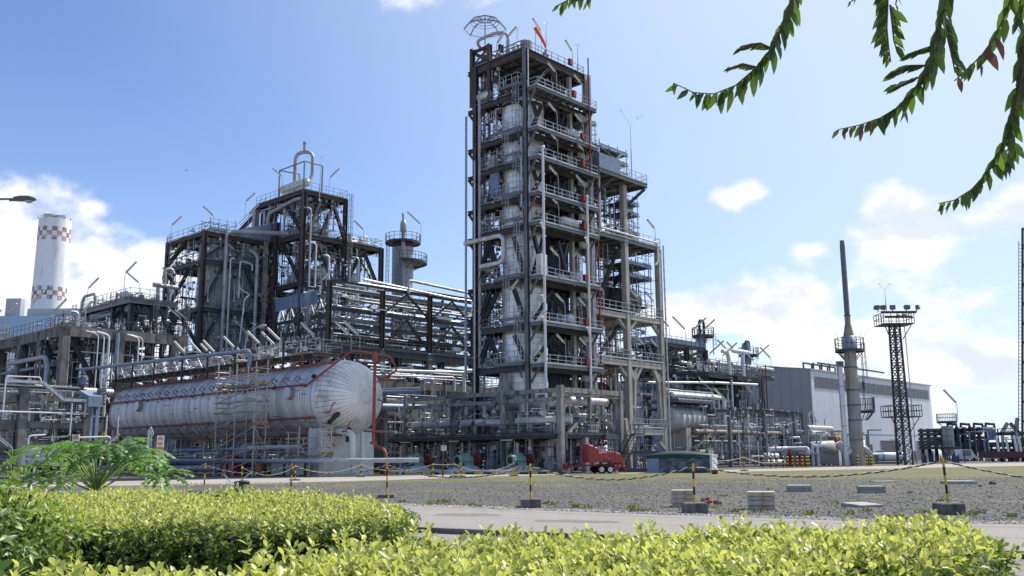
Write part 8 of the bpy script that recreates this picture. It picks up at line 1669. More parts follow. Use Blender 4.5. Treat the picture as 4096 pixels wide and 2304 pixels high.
# papaya with big lobed leaves
def papaya():
    c = np.array((-6.1, 13.9)); t = T('papaya_plant', 'papaya plant with big deeply lobed leaves behind the far hedge', 'plant', (*c, 0), plant=False)
    m = M(); m.tube([(*c, 0), (*c, 1.2)], [.06, .035], 8); P('trunk', m, mat('papaya_trunk', (.22, .22, .12), .8), t)
    def leaf_mesh(seed):
        R_ = np.random.default_rng(seed); V = [(0, 0, 0)]; nlob = 9; F = []; ring = []
        for k in range(nlob):
            ang = math.radians(-150+300*k/(nlob-1)); Lb = .42*(1-.35*abs(k-4)/4)*R_.uniform(.9, 1.1); w = .17
            d = np.array((math.cos(ang), math.sin(ang))); s = np.array((-d[1], d[0]))
            pr = [(.16, .045), (.36, .035), (.46, .17), (.54, .06), (.62, .27), (.70, .07), (.80, .2), (.86, .045), (1.0, 0)]
            z = lambda f: -.13*f*f+.02
            ii = []; base = len(V)
            for f, h in pr: V.append((*(d*Lb*f), z(f)+.01))
            for f, h in pr: V.append((*(d*Lb*(f+.04*(h > .15))-s*h*Lb*.62), z(f)-h*.08))
            for f, h in pr: V.append((*(d*Lb*(f+.04*(h > .15))+s*h*Lb*.62), z(f)-h*.08))
            n = len(pr); F += [(0, base+n, base), (0, base, base+2*n)]
            for i in range(n-1): F += [(base+i, base+n+i, base+n+i+1), (base+i, base+n+i+1, base+i+1), (base+i, base+i+1, base+2*n+i+1), (base+i, base+2*n+i+1, base+2*n+i)]
            ring.append((base+n, base+2*n))
        for a, b in zip(ring, ring[1:]): F.append((0, a[1], b[0]))
        me = D.meshes.new('leaf'); me.from_pydata(V, [], F); me.polygons.foreach_set('use_smooth', [True]*len(F)); at = me.attributes.new('shade', 'FLOAT', 'FACE'); at.data.foreach_set('value', [(seed*.23) % 1.0]*len(F)); me.materials.append(PAPL); return me
    MS = [leaf_mesh(s) for s in range(5)]; stk = mat('papaya_leaf_stalk', (.16, .24, .06), .6)
    for k in range(26):
        f = (k+.5)/26; a = k*2.399+RN.normal(0, .15); rad = .22+.82*math.sqrt(f); tip = np.array((c[0]+rad*math.cos(a), c[1]+rad*.8*math.sin(a), 1.78-.62*f**1.5+RN.normal(0, .05))); b0 = np.array((*c, 1.15-.1*f)); mid = b0+(tip-b0)*.5+np.array((0, 0, .1+.1*f))
        m = M(); m.tube([b0, mid, tip], [.014, .011, .008], 5); P('leaf_stalk', m, stk, t)
        o = D.objects.new('leaf', MS[k % 5]); COL.objects.link(o); o.parent = t; h = np.array((math.cos(a), math.sin(a))); X = np.array((h[0], h[1], -.12-.25*f+RN.normal(0, .18))); X /= np.linalg.norm(X); Z_ = np.array((RN.normal(0, .3), RN.normal(-.25, .3), 1)); Y_ = np.cross(Z_, X); Y_ /= np.linalg.norm(Y_); Z_ = np.cross(X, Y_); s_ = RN.uniform(.85, 1.15); q = tip-np.array((*c, 0))
        o.matrix_local = Matrix(((X[0]*s_, Y_[0]*s_, Z_[0]*s_, q[0]), (X[1]*s_, Y_[1]*s_, Z_[1]*s_, q[1]), (X[2]*s_, Y_[2]*s_, Z_[2]*s_, q[2]), (0, 0, 0, 1)))
papaya()
# overhanging tree at the upper right
def tree():
    t = T('overhanging_tree', 'overhanging tree branches with pointed green leaves hanging in at upper right', 'tree', (6.2, 1.4, 0), plant=False); org = np.array((6.2, 1.4, 0))
    m = M(); m.tube([(6.2, 1.4, 0), (6.1, 1.5, 1.6), (5.8, 1.8, 3.6), (5.2, 2.3, 5.2)], [.2, .17, .14, .1], 10); P('trunk', m, TWIG, t)
    m = M(); m.tube([(5.3, 2.2, 5.0), (4.2, 3.4, 5.4), (2.8, 4.2, 5.0), (1.6, 4.5, 4.6), (.3, 4.5, 4.4)], [.08, .06, .045, .03, .012], 8); P('limb', m, TWIG, t)
    VT = []
    for s_ in (.15, .4, .7, 1.0): VT.append(leaves_mesh(np.zeros((1, 3)), np.array([[1.0, 0, 0]]), np.array([[0, 0, 1.0]]), np.array([1.0]), np.array([s_]), LAN, 'leaf', TREEL))
    VB = leaves_mesh(np.zeros((1, 3)), np.array([[1.0, 0, 0]]), np.array([[0, 0, 1.0]]), np.array([1.0]), np.array([.7]), LAN, 'leaf', BROWNL)
    # (pixel path, depth, leaf spacing m, leaf length m, side bias, brown tail)
    BR = [([(3300, -330), (3210, -120), (3172, 0), (3106, 149), (3085, 193), (3023, 273), (2942, 342), (2855, 376), (2774, 370), (2693, 332)], 4.3, .024, .105, 0, 0),
          ([(3085, 193), (3040, 172), (2995, 178), (2950, 200)], 4.3, .018, .06, -1, 0), ([(3023, 268), (2970, 255), (2915, 275)], 4.3, .02, .05, -1, 0),
          ([(3560, -260), (3551, 0), (3547, 112), (3554, 186), (3563, 248)], 4.2, .024, .105, -1, 1), ([(3560, 20), (3568, 90), (3575, 160), (3590, 215)], 4.35, .03, .085, 1, 0),
          ([(3830, -300), (3771, 0), (3759, 99), (3749, 168), (3731, 230), (3693, 304), (3644, 373), (3582, 435), (3520, 472), (3439, 500), (3352, 519)], 4.3, .021, .11, 0, 1),
          ([(3745, 180), (3690, 196), (3625, 225)], 4.35, .017, .07, -1, 0), ([(3700, 262), (3640, 262), (3570, 290)], 4.3, .016, .08, -1, 0), ([(3670, 310), (3620, 330), (3575, 350)], 4.25, .018, .07, -1, 0), ([(3765, 60), (3790, 150), (3810, 235), (3820, 290)], 4.4, .024, .10, 1, 0),
          ([(4080, -260), (4041, 0), (4016, 68), (3979, 149), (3929, 217), (3867, 280), (3818, 323)], 4.0, .045, .125, 0, 2), ([(4120, -120), (4085, 0), (4070, 60), (4060, 120)], 3.9, .024, .13, 0, 0),
          ([(4200, -160), (4110, 100), (4097, 155), (4072, 348), (4041, 484), (3998, 609), (3942, 696), (3886, 758), (3818, 801), (3756, 814)], 4.2, .022, .105, 0, 0), ([(4060, 570), (4020, 610), (3985, 660)], 4.3, .016, .085, 1, 0), ([(4098, 240), (4085, 330), (4062, 430)], 4.1, .026, .08, 1, 0),
          ([(2450, -200), (2330, -40), (2265, 5), (2222, 26)], 4.3, .028, .10, 0, 0), ([(2420, -120), (2360, -20), (2345, 10)], 4.2, .03, .09, 0, 0), ([(3440, -120), (3425, -8), (3395, 12)], 4.2, .03, .06, 0, 0), ([(3600, -120), (3588, -10), (3582, 20)], 4.2, .03, .085, 1, 1)]
    tot = 0; EX = []
    for bi, (pp, Y, spc, LL, side, brown) in enumerate(BR):
        pts = np.array([atY(x, y, Y+.05*math.sin(i*1.3+bi)) for i, (x, y) in enumerate(pp)]); m = M(); n = len(pts)
        if pp[0][1] < -100: top = pts[0].copy(); lim = np.array((min(max(top[0], .3), 5.0), 4.3 if top[0] < 3 else 3.2, 4.7 if top[0] < 2 else 5.2)); pts = np.vstack([lim, pts])
        m.tube(pts, [.0045*(1-.7*i/len(pts))+.001 for i in range(len(pts))], 5); br = P('branch', m, TWIG, t)
        d = np.r_[0, np.cumsum(np.linalg.norm(np.diff(pts, axis=0), axis=1))]; s0 = 0
        vis = [i for i in range(len(pts)) if (1152-FPX*((pts[i]-CAMP)@_U)/((pts[i]-CAMP)@_F)) > -60]; s = d[max(0, min(vis)-1)] if vis else 0; k = 0
        while s < d[-1]:
            p = np.array([np.interp(s, d, pts[:, j]) for j in range(3)]); q = np.array([np.interp(min(s+.03, d[-1]), d, pts[:, j]) for j in range(3)])-p; q /= max(np.linalg.norm(q), 1e-6); f = s/d[-1]
            py = 1152-FPX*((p-CAMP)@_U)/((p-CAMP)@_F)
            if py > -70:
                sg = side if side else (1 if k % 2 else -1); lat = np.cross(q, (0, 1, 0)); lat /= max(np.linalg.norm(lat), 1e-6)
                if side == 0: dd = q*.6+np.array((sg*.42+.1, RN.normal(0, .3), -.95))+RN.normal(0, .16, 3)
                else: dd = q*.7+np.array((side*.85, RN.normal(0, .25), -.55))+RN.normal(0, .12, 3)
                dd /= np.linalg.norm(dd); nn = np.array((RN.normal(0, .5), -1.0, RN.normal(.3, .4))); sd_ = np.cross(nn, dd); sd_ /= np.linalg.norm(sd_); nn = np.cross(dd, sd_); z_ = LL*1.12*RN.uniform(.75, 1.15)*(1 if f < .8 else 1-.5*(f-.8)/.2)
                mesh = VB if (brown == 1 and f > .93 and k % 2) or (brown == 2 and f > .82) else VT[RN.integers(0, 4)]
                if tot >= 298 or RN.uniform() < .38: EX.append((p-org, dd, nn, z_, RN.choice((.15, .4, .7, 1.0)))); s += spc*.95*RN.uniform(.75, 1.3); k += 1; continue
                o = D.objects.new('leaf', mesh); COL.objects.link(o); o.parent = br; e = p-org
                o.matrix_local = Matrix(((dd[0]*z_, sd_[0]*z_, nn[0]*z_, e[0]), (dd[1]*z_, sd_[1]*z_, nn[1]*z_, e[1]), (dd[2]*z_, sd_[2]*z_, nn[2]*z_, e[2]), (0, 0, 0, 1))); tot += 1
            s += spc*.95*RN.uniform(.75, 1.3); k += 1
    o = D.objects.new('leaf_mass', leaves_mesh(*[np.array(x) for x in list(zip(*EX))[:4]], np.array([e[4] for e in EX]), LAN, 'leaf_mass', TREEL)); COL.objects.link(o); o.parent = t; o['kind'] = 'stuff'
tree()
# distant shrubs seen through the left structure
for x, y, Y, w, h, lab in ((190, 1545, 150, 4, 3.0, 'distant green shrubs seen below the station windows at far left'), (395, 1620, 160, 4, 5, 'distant green tree seen between the left concrete beams'), (440, 1780, 140, 5, 4, 'dark green tree seen low behind the left concrete structure')):
    p = atY(x, y, Y); bush('distant_tree', lab, 'tree', (p[0], p[1], p[2]-h*.3), (w, 2, h), 150, .9, DEEP, OB, stems=4)
# ================================================================== signs, vehicles, small things
SGW = mat('white_sign_face', (.74, .74, .72), .5, 0, .05, 2); SGG = mat('green_sign_frame', (.22, .36, .06), .5); SGR = mat('crimson_sign_face', (.42, .03, .06), .5); SGO = mat('faded_orange_sign', (.62, .30, .18), .6, 0, .1, 4); SGY = mat('amber_sign_face', (.75, .33, .02), .5); INK = mat('dark_sign_ink', (.03, .03, .05), .6); INKR = mat('maroon_sign_ink', (.16, .02, .05), .6); SGL = mat('pale_grey_sign_face', (.60, .60, .62), .5)
def local(m, x0, x1, y0, y1, z0, z1): return m.box(x0, x1, y0, y1, z0, z1)
def ring(m, x, z, r, w, y, n=20, sx=1.0):
    A = [2*math.pi*i/n for i in range(n)]
    m.add([(x+r*sx*math.cos(a), y, z+r*math.sin(a)) for a in A]+[(x+(r-w)*sx*math.cos(a), y, z+(r-w)*math.sin(a)) for a in A], [(i, (i+1) % n, (i+1) % n+n, i+n) for i in range(n)]); return m
def disc(m, x, z, r, y, n=24, sx=1.0, z0=-9, z1=9):
    A = [2*math.pi*i/n for i in range(n)]; m.add([(x+r*sx*math.cos(a), y, z+min(max(r*math.sin(a), z0), z1)) for a in A], [tuple(range(n))]); return m
# rules board
Y = 44; c = atY(165, 1822, Y); w = 160/FPX*Y; zt = atY(165, 1777, Y)[2]; zb = atY(165, 1866, Y)[2]
t = T('rules_board', 'pale board headed NESTE Life Saving Rules behind the papaya leaves', 'sign', (c[0], Y, 0), plant=False)
m = M(); m.box(c[0]-w/2, c[0]+w/2, Y, Y+.04, zb, zt); P('board_frame', m, SGG, t); m = M(); m.box(c[0]-w/2+.05, c[0]+w/2-.05, Y-.01, Y-.002, zb+.05, zt-.05); P('board_face', m, SGL, t)
for s_ in (-1, 1): m = M(); m.cone((c[0]+s_*(w/2+.04), Y+.05, 0), (c[0]+s_*(w/2+.04), Y+.05, zt), .03, .03, 8); P('post', m, GALV, t)
h = zt-zb; text('NESTE Life Saving Rules', .135, INK, t, (-.12, -.016, zt-.13), bold=.004)
for r in range(2):
    for k in range(4):
        x = c[0]-w/2+.3+k*.45; z = zb+h*(.45-.22*r); m = M(); ring(m, x, z, .075, .014, Y-.014); m.box(x-.035, x+.035, Y-.016, Y-.012, z-.03, z+.03); P('icon', m, INKR, t)
        m = M(); [m.box(x+.11, x+.11+.2*(1-.2*j), Y-.016, Y-.012, z+.03-j*.035, z+.042-j*.035) for j in range(3)]; P('caption_lines', m, INK, t)
text('a', .16, INK, t, (-w/2+.32, -.016, zb+h*.66), bold=.004); text('g', .16, INK, t, (-w/2+.32, -.016, zb+.1), bold=.004)
# lightning sign
c = atY(264, 1790, 46); t = T('warning_sign', 'small crimson LIGHTNING WARNING ALERT sign above the papaya leaves', 'sign', (c[0], 46, 0), plant=False); z = atY(264, 1768, 46)[2]
m = M(); m.box(c[0]-.29, c[0]+.29, 46, 46.03, z-.55, z); P('sign_face', m, SGR, t); m = M(); m.cone((c[0]-.2, 46.06, 0), (c[0]-.2, 46.06, z), .03, .03, 8); P('post', m, GALV, t); text('LIGHTNING WARNING ALERT', .052, SGW, t, (0, -.012, z-.06), bold=.002)
m = M(); [m.box(c[0]-.22+.02*(j % 2), c[0]+.22-.02*(j % 3), 45.985, 45.995, z-.14-j*.05, z-.125-j*.05) for j in range(5)]; P('small_print', m, SGW, t)
def no_entry(px, ptop, Y, lab, notice):
    c = atY(px, 1800, Y); zt = atY(px, ptop, Y)[2]; x = c[0]; k = Y/62*1.0; t = T('no_entry_sign', lab, 'sign', (x, Y, 0), 'white boards with faded no entry ovals', plant=False); w, h = .23*k, .74*k
    m = M(); m.prism([(x-w, Y), (x+w, Y), (x+w, Y+.03), (x-w, Y+.03)], zt-h, zt); P('sign_board', m, SGW, t)
    m = M(); disc(m, x, zt-h/2, h*.44, Y-.006, 28, .62); P('faded_disc', m, SGO, t); m = M(); m.box(x-w*.86, x+w*.86, Y-.014, Y-.008, zt-h*.57, zt-h*.43); P('white_bar', m, SGW, t)
    m = M(); m.cone((x+.02, Y+.06, 0), (x+.02, Y+.06, zt-.1), .035*k, .035*k, 8); P('post', m, GALV, t)
    m = M(); m.box(x-w*.92, x+w*.85, Y, Y+.02, zt-h-.17*k, zt-h-.01); P('amber_plate', m, SGY, t); text('KEEP' if False else 'STOP', .09*k, INK, t, (0, -.012, zt-h-.09*k)) if False else None
    m = M(); [m.box(x-w*.6, x+w*.5, Y-.01, Y-.004, zt-h-.06*k-j*.05*k, zt-h-.045*k-j*.05*k) for j in range(2)]; P('small_print', m, INK, t)
    if notice:
        z = zt-h-.2*k; m = M(); m.box(x-.26*k, x+.28*k, Y-.01, Y+.01, z-.40*k, z); P('notice_board', m, SGW, t); m = M(); m.box(x-.235*k, x+.255*k, Y-.02, Y-.012, z-.15*k, z-.02*k); P('notice_header', m, INKR, t); text('NOTICE', .13*k, SGW, t, (.01, -.03, z-.085*k), bold=.004)
        m = M(); ring(m, x-.13*k, z-.27*k, .095*k, .02*k, Y-.018); m.bar((x-.19*k, Y-.018, z-.21*k), (x-.07*k, Y-.018, z-.33*k), .004, .02*k, up=(0, 0, 1)); P('prohibition_symbol', m, INK, t)
        for j, s_ in enumerate(('NO', 'MOBILE', 'PHONES')): text(s_, .06*k, INK, t, (.13*k, -.02, z-.20*k-j*.065*k))
no_entry(639, 1742, 62, 'white board with faded no entry oval and NOTICE plate right of the papaya', True)
no_entry(299, 1738, 48, 'white board with faded no entry oval beside the crimson sign', False)
def notice(px, pt, pb, Y, lab, w=.62, h=.62, post=True):
    c = atY(px, pt, Y); x, zt = c[0], c[2]; t = T('notice_sign', lab, 'sign', (x, Y, 0), 'white notice signs', plant=False)
    m = M(); m.box(x-w/2+.05, x+w/2+.05, Y-.02, Y+.01, zt-h, zt); P('notice_board', m, SGW, t); m = M(); m.box(x-w/2+.08, x+w/2+.02, Y-.03, Y-.022, zt-h*.3, zt-.03); P('notice_header', m, INKR, t); text('NOTICE', h*.2, SGW, t, (.05, -.04, zt-h*.17), bold=.004)
    m = M(); ring(m, x-w*.18, zt-h*.62, h*.2, h*.05, Y-.026); m.bar((x-w*.30, Y-.026, zt-h*.5), (x-w*.06, Y-.026, zt-h*.74), .004, h*.05, up=(0, 0, 1)); P('prohibition_symbol', m, INK, t)
    m = M(); [m.box(x+w*.12, x+w*.42, Y-.026, Y-.022, zt-h*(.45+.13*j), zt-h*(.41+.13*j)) for j in range(4)]; P('small_print', m, INK, t)
    m = M(); m.cone((x, Y+.05, 0), (x, Y+.05, zt+.35), .06, .06, 8); P('post', m, RUST if Y < 80 else GREYS, t)
notice(1772, 1781, 1908, 72, 'white NOTICE sign on a brown post in front of the pump motors', .42, .40); notice(2408, 1787, 1850, 84, 'small white NOTICE sign behind the red covered trailer'); notice(2840, 1792, 1850, 90, 'small white NOTICE sign above the wrapped crate', .5, .6)
for px, py, Y, lab, ln in ((3395, 1795, 112, 'grey lettered sign left of the stained stack foot', ('DANGER', 'KEEP OUT', 'AREA')), (3637, 1797, 118, 'pale lettered sign on the light tower foot', ('NO ENTRY', 'PERMIT', 'REQUIRED'))):
    c = atY(px, py, Y); t = T('lettered_sign', lab, 'sign', (c[0], Y, 0), plant=False); m = M(); m.box(c[0]-.28, c[0]+.28, Y-.01, Y+.02, c[2]-.5, c[2]); P('sign_face', m, SGL, t); m = M(); [m.box(c[0]-.2, c[0]+.2-.06*(j % 2), Y-.02, Y-.012, c[2]-.12-.15*j, c[2]-.06-.15*j) for j in range(3)]; P('print_lines', m, INK, t); m = M(); m.bar((c[0], Y+.05, 0), (c[0], Y+.05, c[2]), .07); P('post', m, GREYS, t)
# ------------------------------------------------------------------ trailer under a red cover
TARP = mat('red_tarpaulin', (.36, .05, .045), .42, 0, .18, 1.4, bump=.5, bscale=5, spec=.5); TRED = mat('trailer_red_paint', (.28, .02, .03), .4, 0, .1, 3); RIMW = mat('white_rim', (.72, .74, .78), .35, .2); TYRE = mat('tyre_rubber', (.018, .018, .018), .85)
def trailer():
    b = gnd(2390, 1894); t = T('covered_trailer', 'red twin axle trailer carrying equipment under a red tarpaulin', 'trailer', (b[0], b[1], 0), plant=False, rot=math.radians(14))
    # local x to the right, tongue left
    def station(x, pts): return [(x, y, z) for y, z in pts]
    st = [(-1.08, .92, 2.38, .76), (-1.0, .92, 2.46, .8), (-.6, .95, 2.3, .82), (-.24, 1.0, 2.15, .82), (-.18, 1.0, 1.72, .84), (.15, .98, 1.72, .86), (.75, .95, 1.82, .86), (1.4, .9, 1.80, .86), (1.8, .86, 1.62, .86), (2.1, .82, 1.2, .82), (2.2, .84, .98, .76)]
    prof = lambda zb, zt, w: [(-w-.03, zb), (-w-.02, zb+(zt-zb)*.3), (-w, zb+(zt-zb)*.65), (-w+.02, zb+(zt-zb)*.96), (-w+.1, zt), (0, zt+.02), (w-.1, zt), (w-.02, zb+(zt-zb)*.96), (w, zb+(zt-zb)*.65), (w+.02, zb+(zt-zb)*.3), (w+.03, zb)]
    m = M(); R_ = random.Random(4); V = []; xs = []
    for a, b_ in zip(st, st[1:]):
        for k in range(4):
            f = k/4; xs.append(tuple(p+(q-p)*f for p, q in zip(a, b_)))
    xs.append(st[-1]); n = 11
    for i, (x, zb, zt, w) in enumerate(xs):
        for j, (y, z) in enumerate(prof(zb, zt, w)): k = .03*math.sin(i*1.9+j*.6)+.02*math.sin(i*.7+j*1.7); V.append((x+.015*math.sin(j*2.1+i), y+(k if j < 5 else -k), z+R_.uniform(-.012, .012)))
    F = [(i*n+j, (i+1)*n+j, (i+1)*n+j+1, i*n+j+1) for i in range(len(xs)-1) for j in range(n-1)]
    m.add(V, F, False); m.add(V[:n], [tuple(range(n))]); m.add(V[-n:], [tuple(range(n-1, -1, -1))]); P('tarpaulin', m, TARP, t)
    m = M(); m.tube([(.2, -.92, 1.12), (.7, -.97, 1.2), (1.0, -.95, 1.1), (1.5, -.9, 1.12)], [.03, .07, .06, .03], 6); P('tarpaulin_fold', m, TARP, t)
    m = M(); m.add([(-1.07, -.75, .9), (-.2, -.86, .96), (-.2, -.84, 1.5), (-1.05, -.78, 1.5), (-1.05, -.74, 2.3)], [(0, 1, 2, 3)]); 
    m = M(); m.box(-1.2, 2.1, -.8, .8, .62, .74); m.bar((-2.4, 0, .62), (-1.0, -.5, .66), .1); m.bar((-2.4, 0, .62), (-1.0, .5, .66), .1); m.bar((-2.6, 0, .62), (-2.3, 0, .62), .14); P('chassis', m, TRED, t)
    m = M(); m.box(1.15, 2.25, -.85, .85, .5, .8); m.bar((1.3, -.8, .05), (1.3, -.8, .6), .1); m.bar((2.2, -.8, .05), (2.2, -.8, .6), .1); m.bar((2.2, .8, .05), (2.2, .8, .6), .1); P('rear_frame', m, TRED, t)
    m = M(); m.bar((-2.3, 0, .02), (-2.3, 0, .9), .08); P('jack', m, TRED, t); m = M(); m.box(-3.0, -2.65, -.2, .2, .35, .85); P('hose_reel', m, RED, t)
    for x in (.05, .82):
        for y in (-.86, .86):
            m = M(); m.lathe((x, y-.11, .34), (0, 1, 0), [(0, .2), (.0, .30), (.04, .335), (.18, .335), (.22, .30), (.22, .2)], 24); P('tyre', m, TYRE, t)
            o = y-.125 if y < 0 else y+.125; m = M(); m.lathe((x, o, .34), (0, -1 if y < 0 else 1, 0), [(0, .215), (.015, .21), (-.01, .16), (.0, .09), (.03, .07), (.03, .01)], 20); P('rim', m, RIMW, t)
            for k in range(5): a = 2*math.pi*k/5; m = M(); s_ = -1 if y < 0 else 1; m.cone((x+.12*math.cos(a), o, .34+.12*math.sin(a)), (x+.12*math.cos(a), o+.022*s_, .34+.12*math.sin(a)), .028, .028, 6); P('rim_hole', m, BLK, t)
    m = M(); m.tube([(-.4, -.98, .55), (-.3, -.98, .76), (.05, -.98, .80), (.82, -.98, .80), (1.15, -.98, .76), (1.25, -.98, .55)], .03, 6); m.box(-.38, 1.2, -1.0, -.75, .74, .78); P('fender', m, BLK, t)
    for x in (1.3, 1.7, 2.1): m = M(); m.box(x-.06, x+.06, -.87, -.85, .6, .68); P('reflector', m, PIPEW, t)
trailer()
# ------------------------------------------------------------------ wrapped crate
def crate():
    a = gnd(2590, 1892); b = gnd(2838, 1891); yaw = math.radians(-20); L_ = 5.4; Dp = 3.6; Hh = 1.5
    t = T('wrapped_crate', 'long low crate wrapped in shiny plastic film under a dark green sheet', 'crate', (a[0], a[1], 0), plant=False, rot=yaw)
    FILM = mat('dark_blue_film', (.06, .085, .13), .28, 0, .3, .8, (.30, .34, .40), .35, 1.5, bump=.6, bscale=3, spec=.7); FILMS = mat('silver_film', (.62, .66, .70), .3, .25, .2, 1, bump=.8, bscale=4, spec=.7); DGS = mat('dark_green_sheet', (.012, .05, .045), .55, 0, .2, 1)
    m = M(); m.box(.1, L_-.1, .1, Dp-.1, .1, Hh-.1); P('crate_body', m, WOOD, t)
    m = M(); n = 26; V = []
    for i in range(n+1):
        for j in range(8): x = L_*i/n; z = Hh*.86*j/7; V.append((x, -.03*math.sin(j*1.7+i*.25)-.02*math.sin(i*1.1+j*2.6), z))
    m.add(V, [(i*8+j, (i+1)*8+j, (i+1)*8+j+1, i*8+j+1) for i in range(n) for j in range(7)], False); P('front_film', m, FILM, t)
    m = M(); m.box(-.03, .02, -.05, Dp, 0, Hh*.86); m.box(.0, 1.05, -.09, -.06, 0, Hh*.83); P('film_flap', m, mat('pale_blue_film', (.16, .24, .36), .35, 0, .2, 1, spec=.6), t)
    m = M(); V = []
    for i in range(13):
        for j in range(9): y = Dp*i/12; z = (Hh-.05)*j/8; V.append((L_+.05*math.sin(j*1.9+i*.5)+.03*math.sin(i*2.2), y, z))
    m.add(V, [(i*9+j, (i+1)*9+j, (i+1)*9+j+1, i*9+j+1) for i in range(12) for j in range(8)], False); m.box(L_-.08, L_+.1, -.12, .15, 0, Hh-.05); P('end_film', m, FILMS, t)
    for k in range(7): m = M(); z = .2+k*.17; m.bar((1.1, -.1, z+.05*(k % 3)), (L_-.1, -.1, z+.16*((k+1) % 2)), .012, .03); P('film_ridge', m, FILM, t)
    m = M(); V = []; n = 20
    for i in range(n+1):
        x = -.06+(L_-.1)*i/n; b_ = .22*math.sin(math.pi*i/n)**.8
        for y, z in ((-.11, Hh*.80+.05*i/n), (-.1, Hh*.96+b_*.4), (.3, Hh+.02+b_), (Dp*.5, Hh+.05+b_*1.3), (Dp, Hh+b_*.5), (Dp+.05, Hh*.85)): V.append((x, y, z))
    m.add(V, [(i*6+j, (i+1)*6+j, (i+1)*6+j+1, i*6+j+1) for i in range(n) for j in range(5)], True); m.add(V[:6], [tuple(range(6))]); m.add(V[-6:], [tuple(range(5, -1, -1))]); P('green_sheet', m, DGS, t)
    m = M(); V = []
    for i in range(9): V += [(L_-.3, Dp*i/8, Hh-.02+.05*(i % 2)), (L_+.12, Dp*i/8, Hh-.06+.06*((i+1) % 2))]
    m.add(V, [(2*i, 2*i+1, 2*i+3, 2*i+2) for i in range(8)]); P('top_film', m, FILMS, t)
    p = atY(2858, 1884, 74); s = T('red_can', 'small dull red can lying at the right corner of the wrapped crate', 'can', (p[0], p[1], 0), plant=False); m = M(); m.cone((p[0]-.2, p[1], .2), (p[0]+.2, p[1]+.05, .2), .2, .2, 12); P('can_body', m, RED, s); m = M(); m.cone((p[0]+.2, p[1]+.05, .2), (p[0]+.27, p[1]+.06, .2), .07, .06, 8); P('spout', m, RED, s)
crate()
for k, (x0, x1, z) in enumerate(((2528, 2640, 1803),)):
    Y = 86; a = atY(x0, z, Y); b = atY(x1, z, Y); t = T('steel_trestle', 'purple grey steel trestle between the trailer and the wrapped crate', 'trestle', ((a[0]+b[0])/2, Y, 0), plant=False); PG = mat('purple_grey_steel', (.13, .12, .15), .6)
    m = M(); m.ibeam((a[0], Y, a[2]-.15), (b[0], Y, a[2]-.15), .3, .3); m.ibeam((a[0], Y+.8, a[2]-.15), (b[0], Y+.8, a[2]-.15), .3, .3); P('top_beam', m, PG, t)
    for x in (a[0]+.2, a[0]+1.1, b[0]-.2): m = M(); m.ibeam((x, Y, 0), (x, Y, a[2]-.3), .28, .28); P('leg', m, PG, t)
    m = M(); m.ibeam((a[0]-1.0, Y-1.5, .2), (b[0]-.6, Y-1.5, .2), .3, .35); P('loose_beam', m, PG, t)
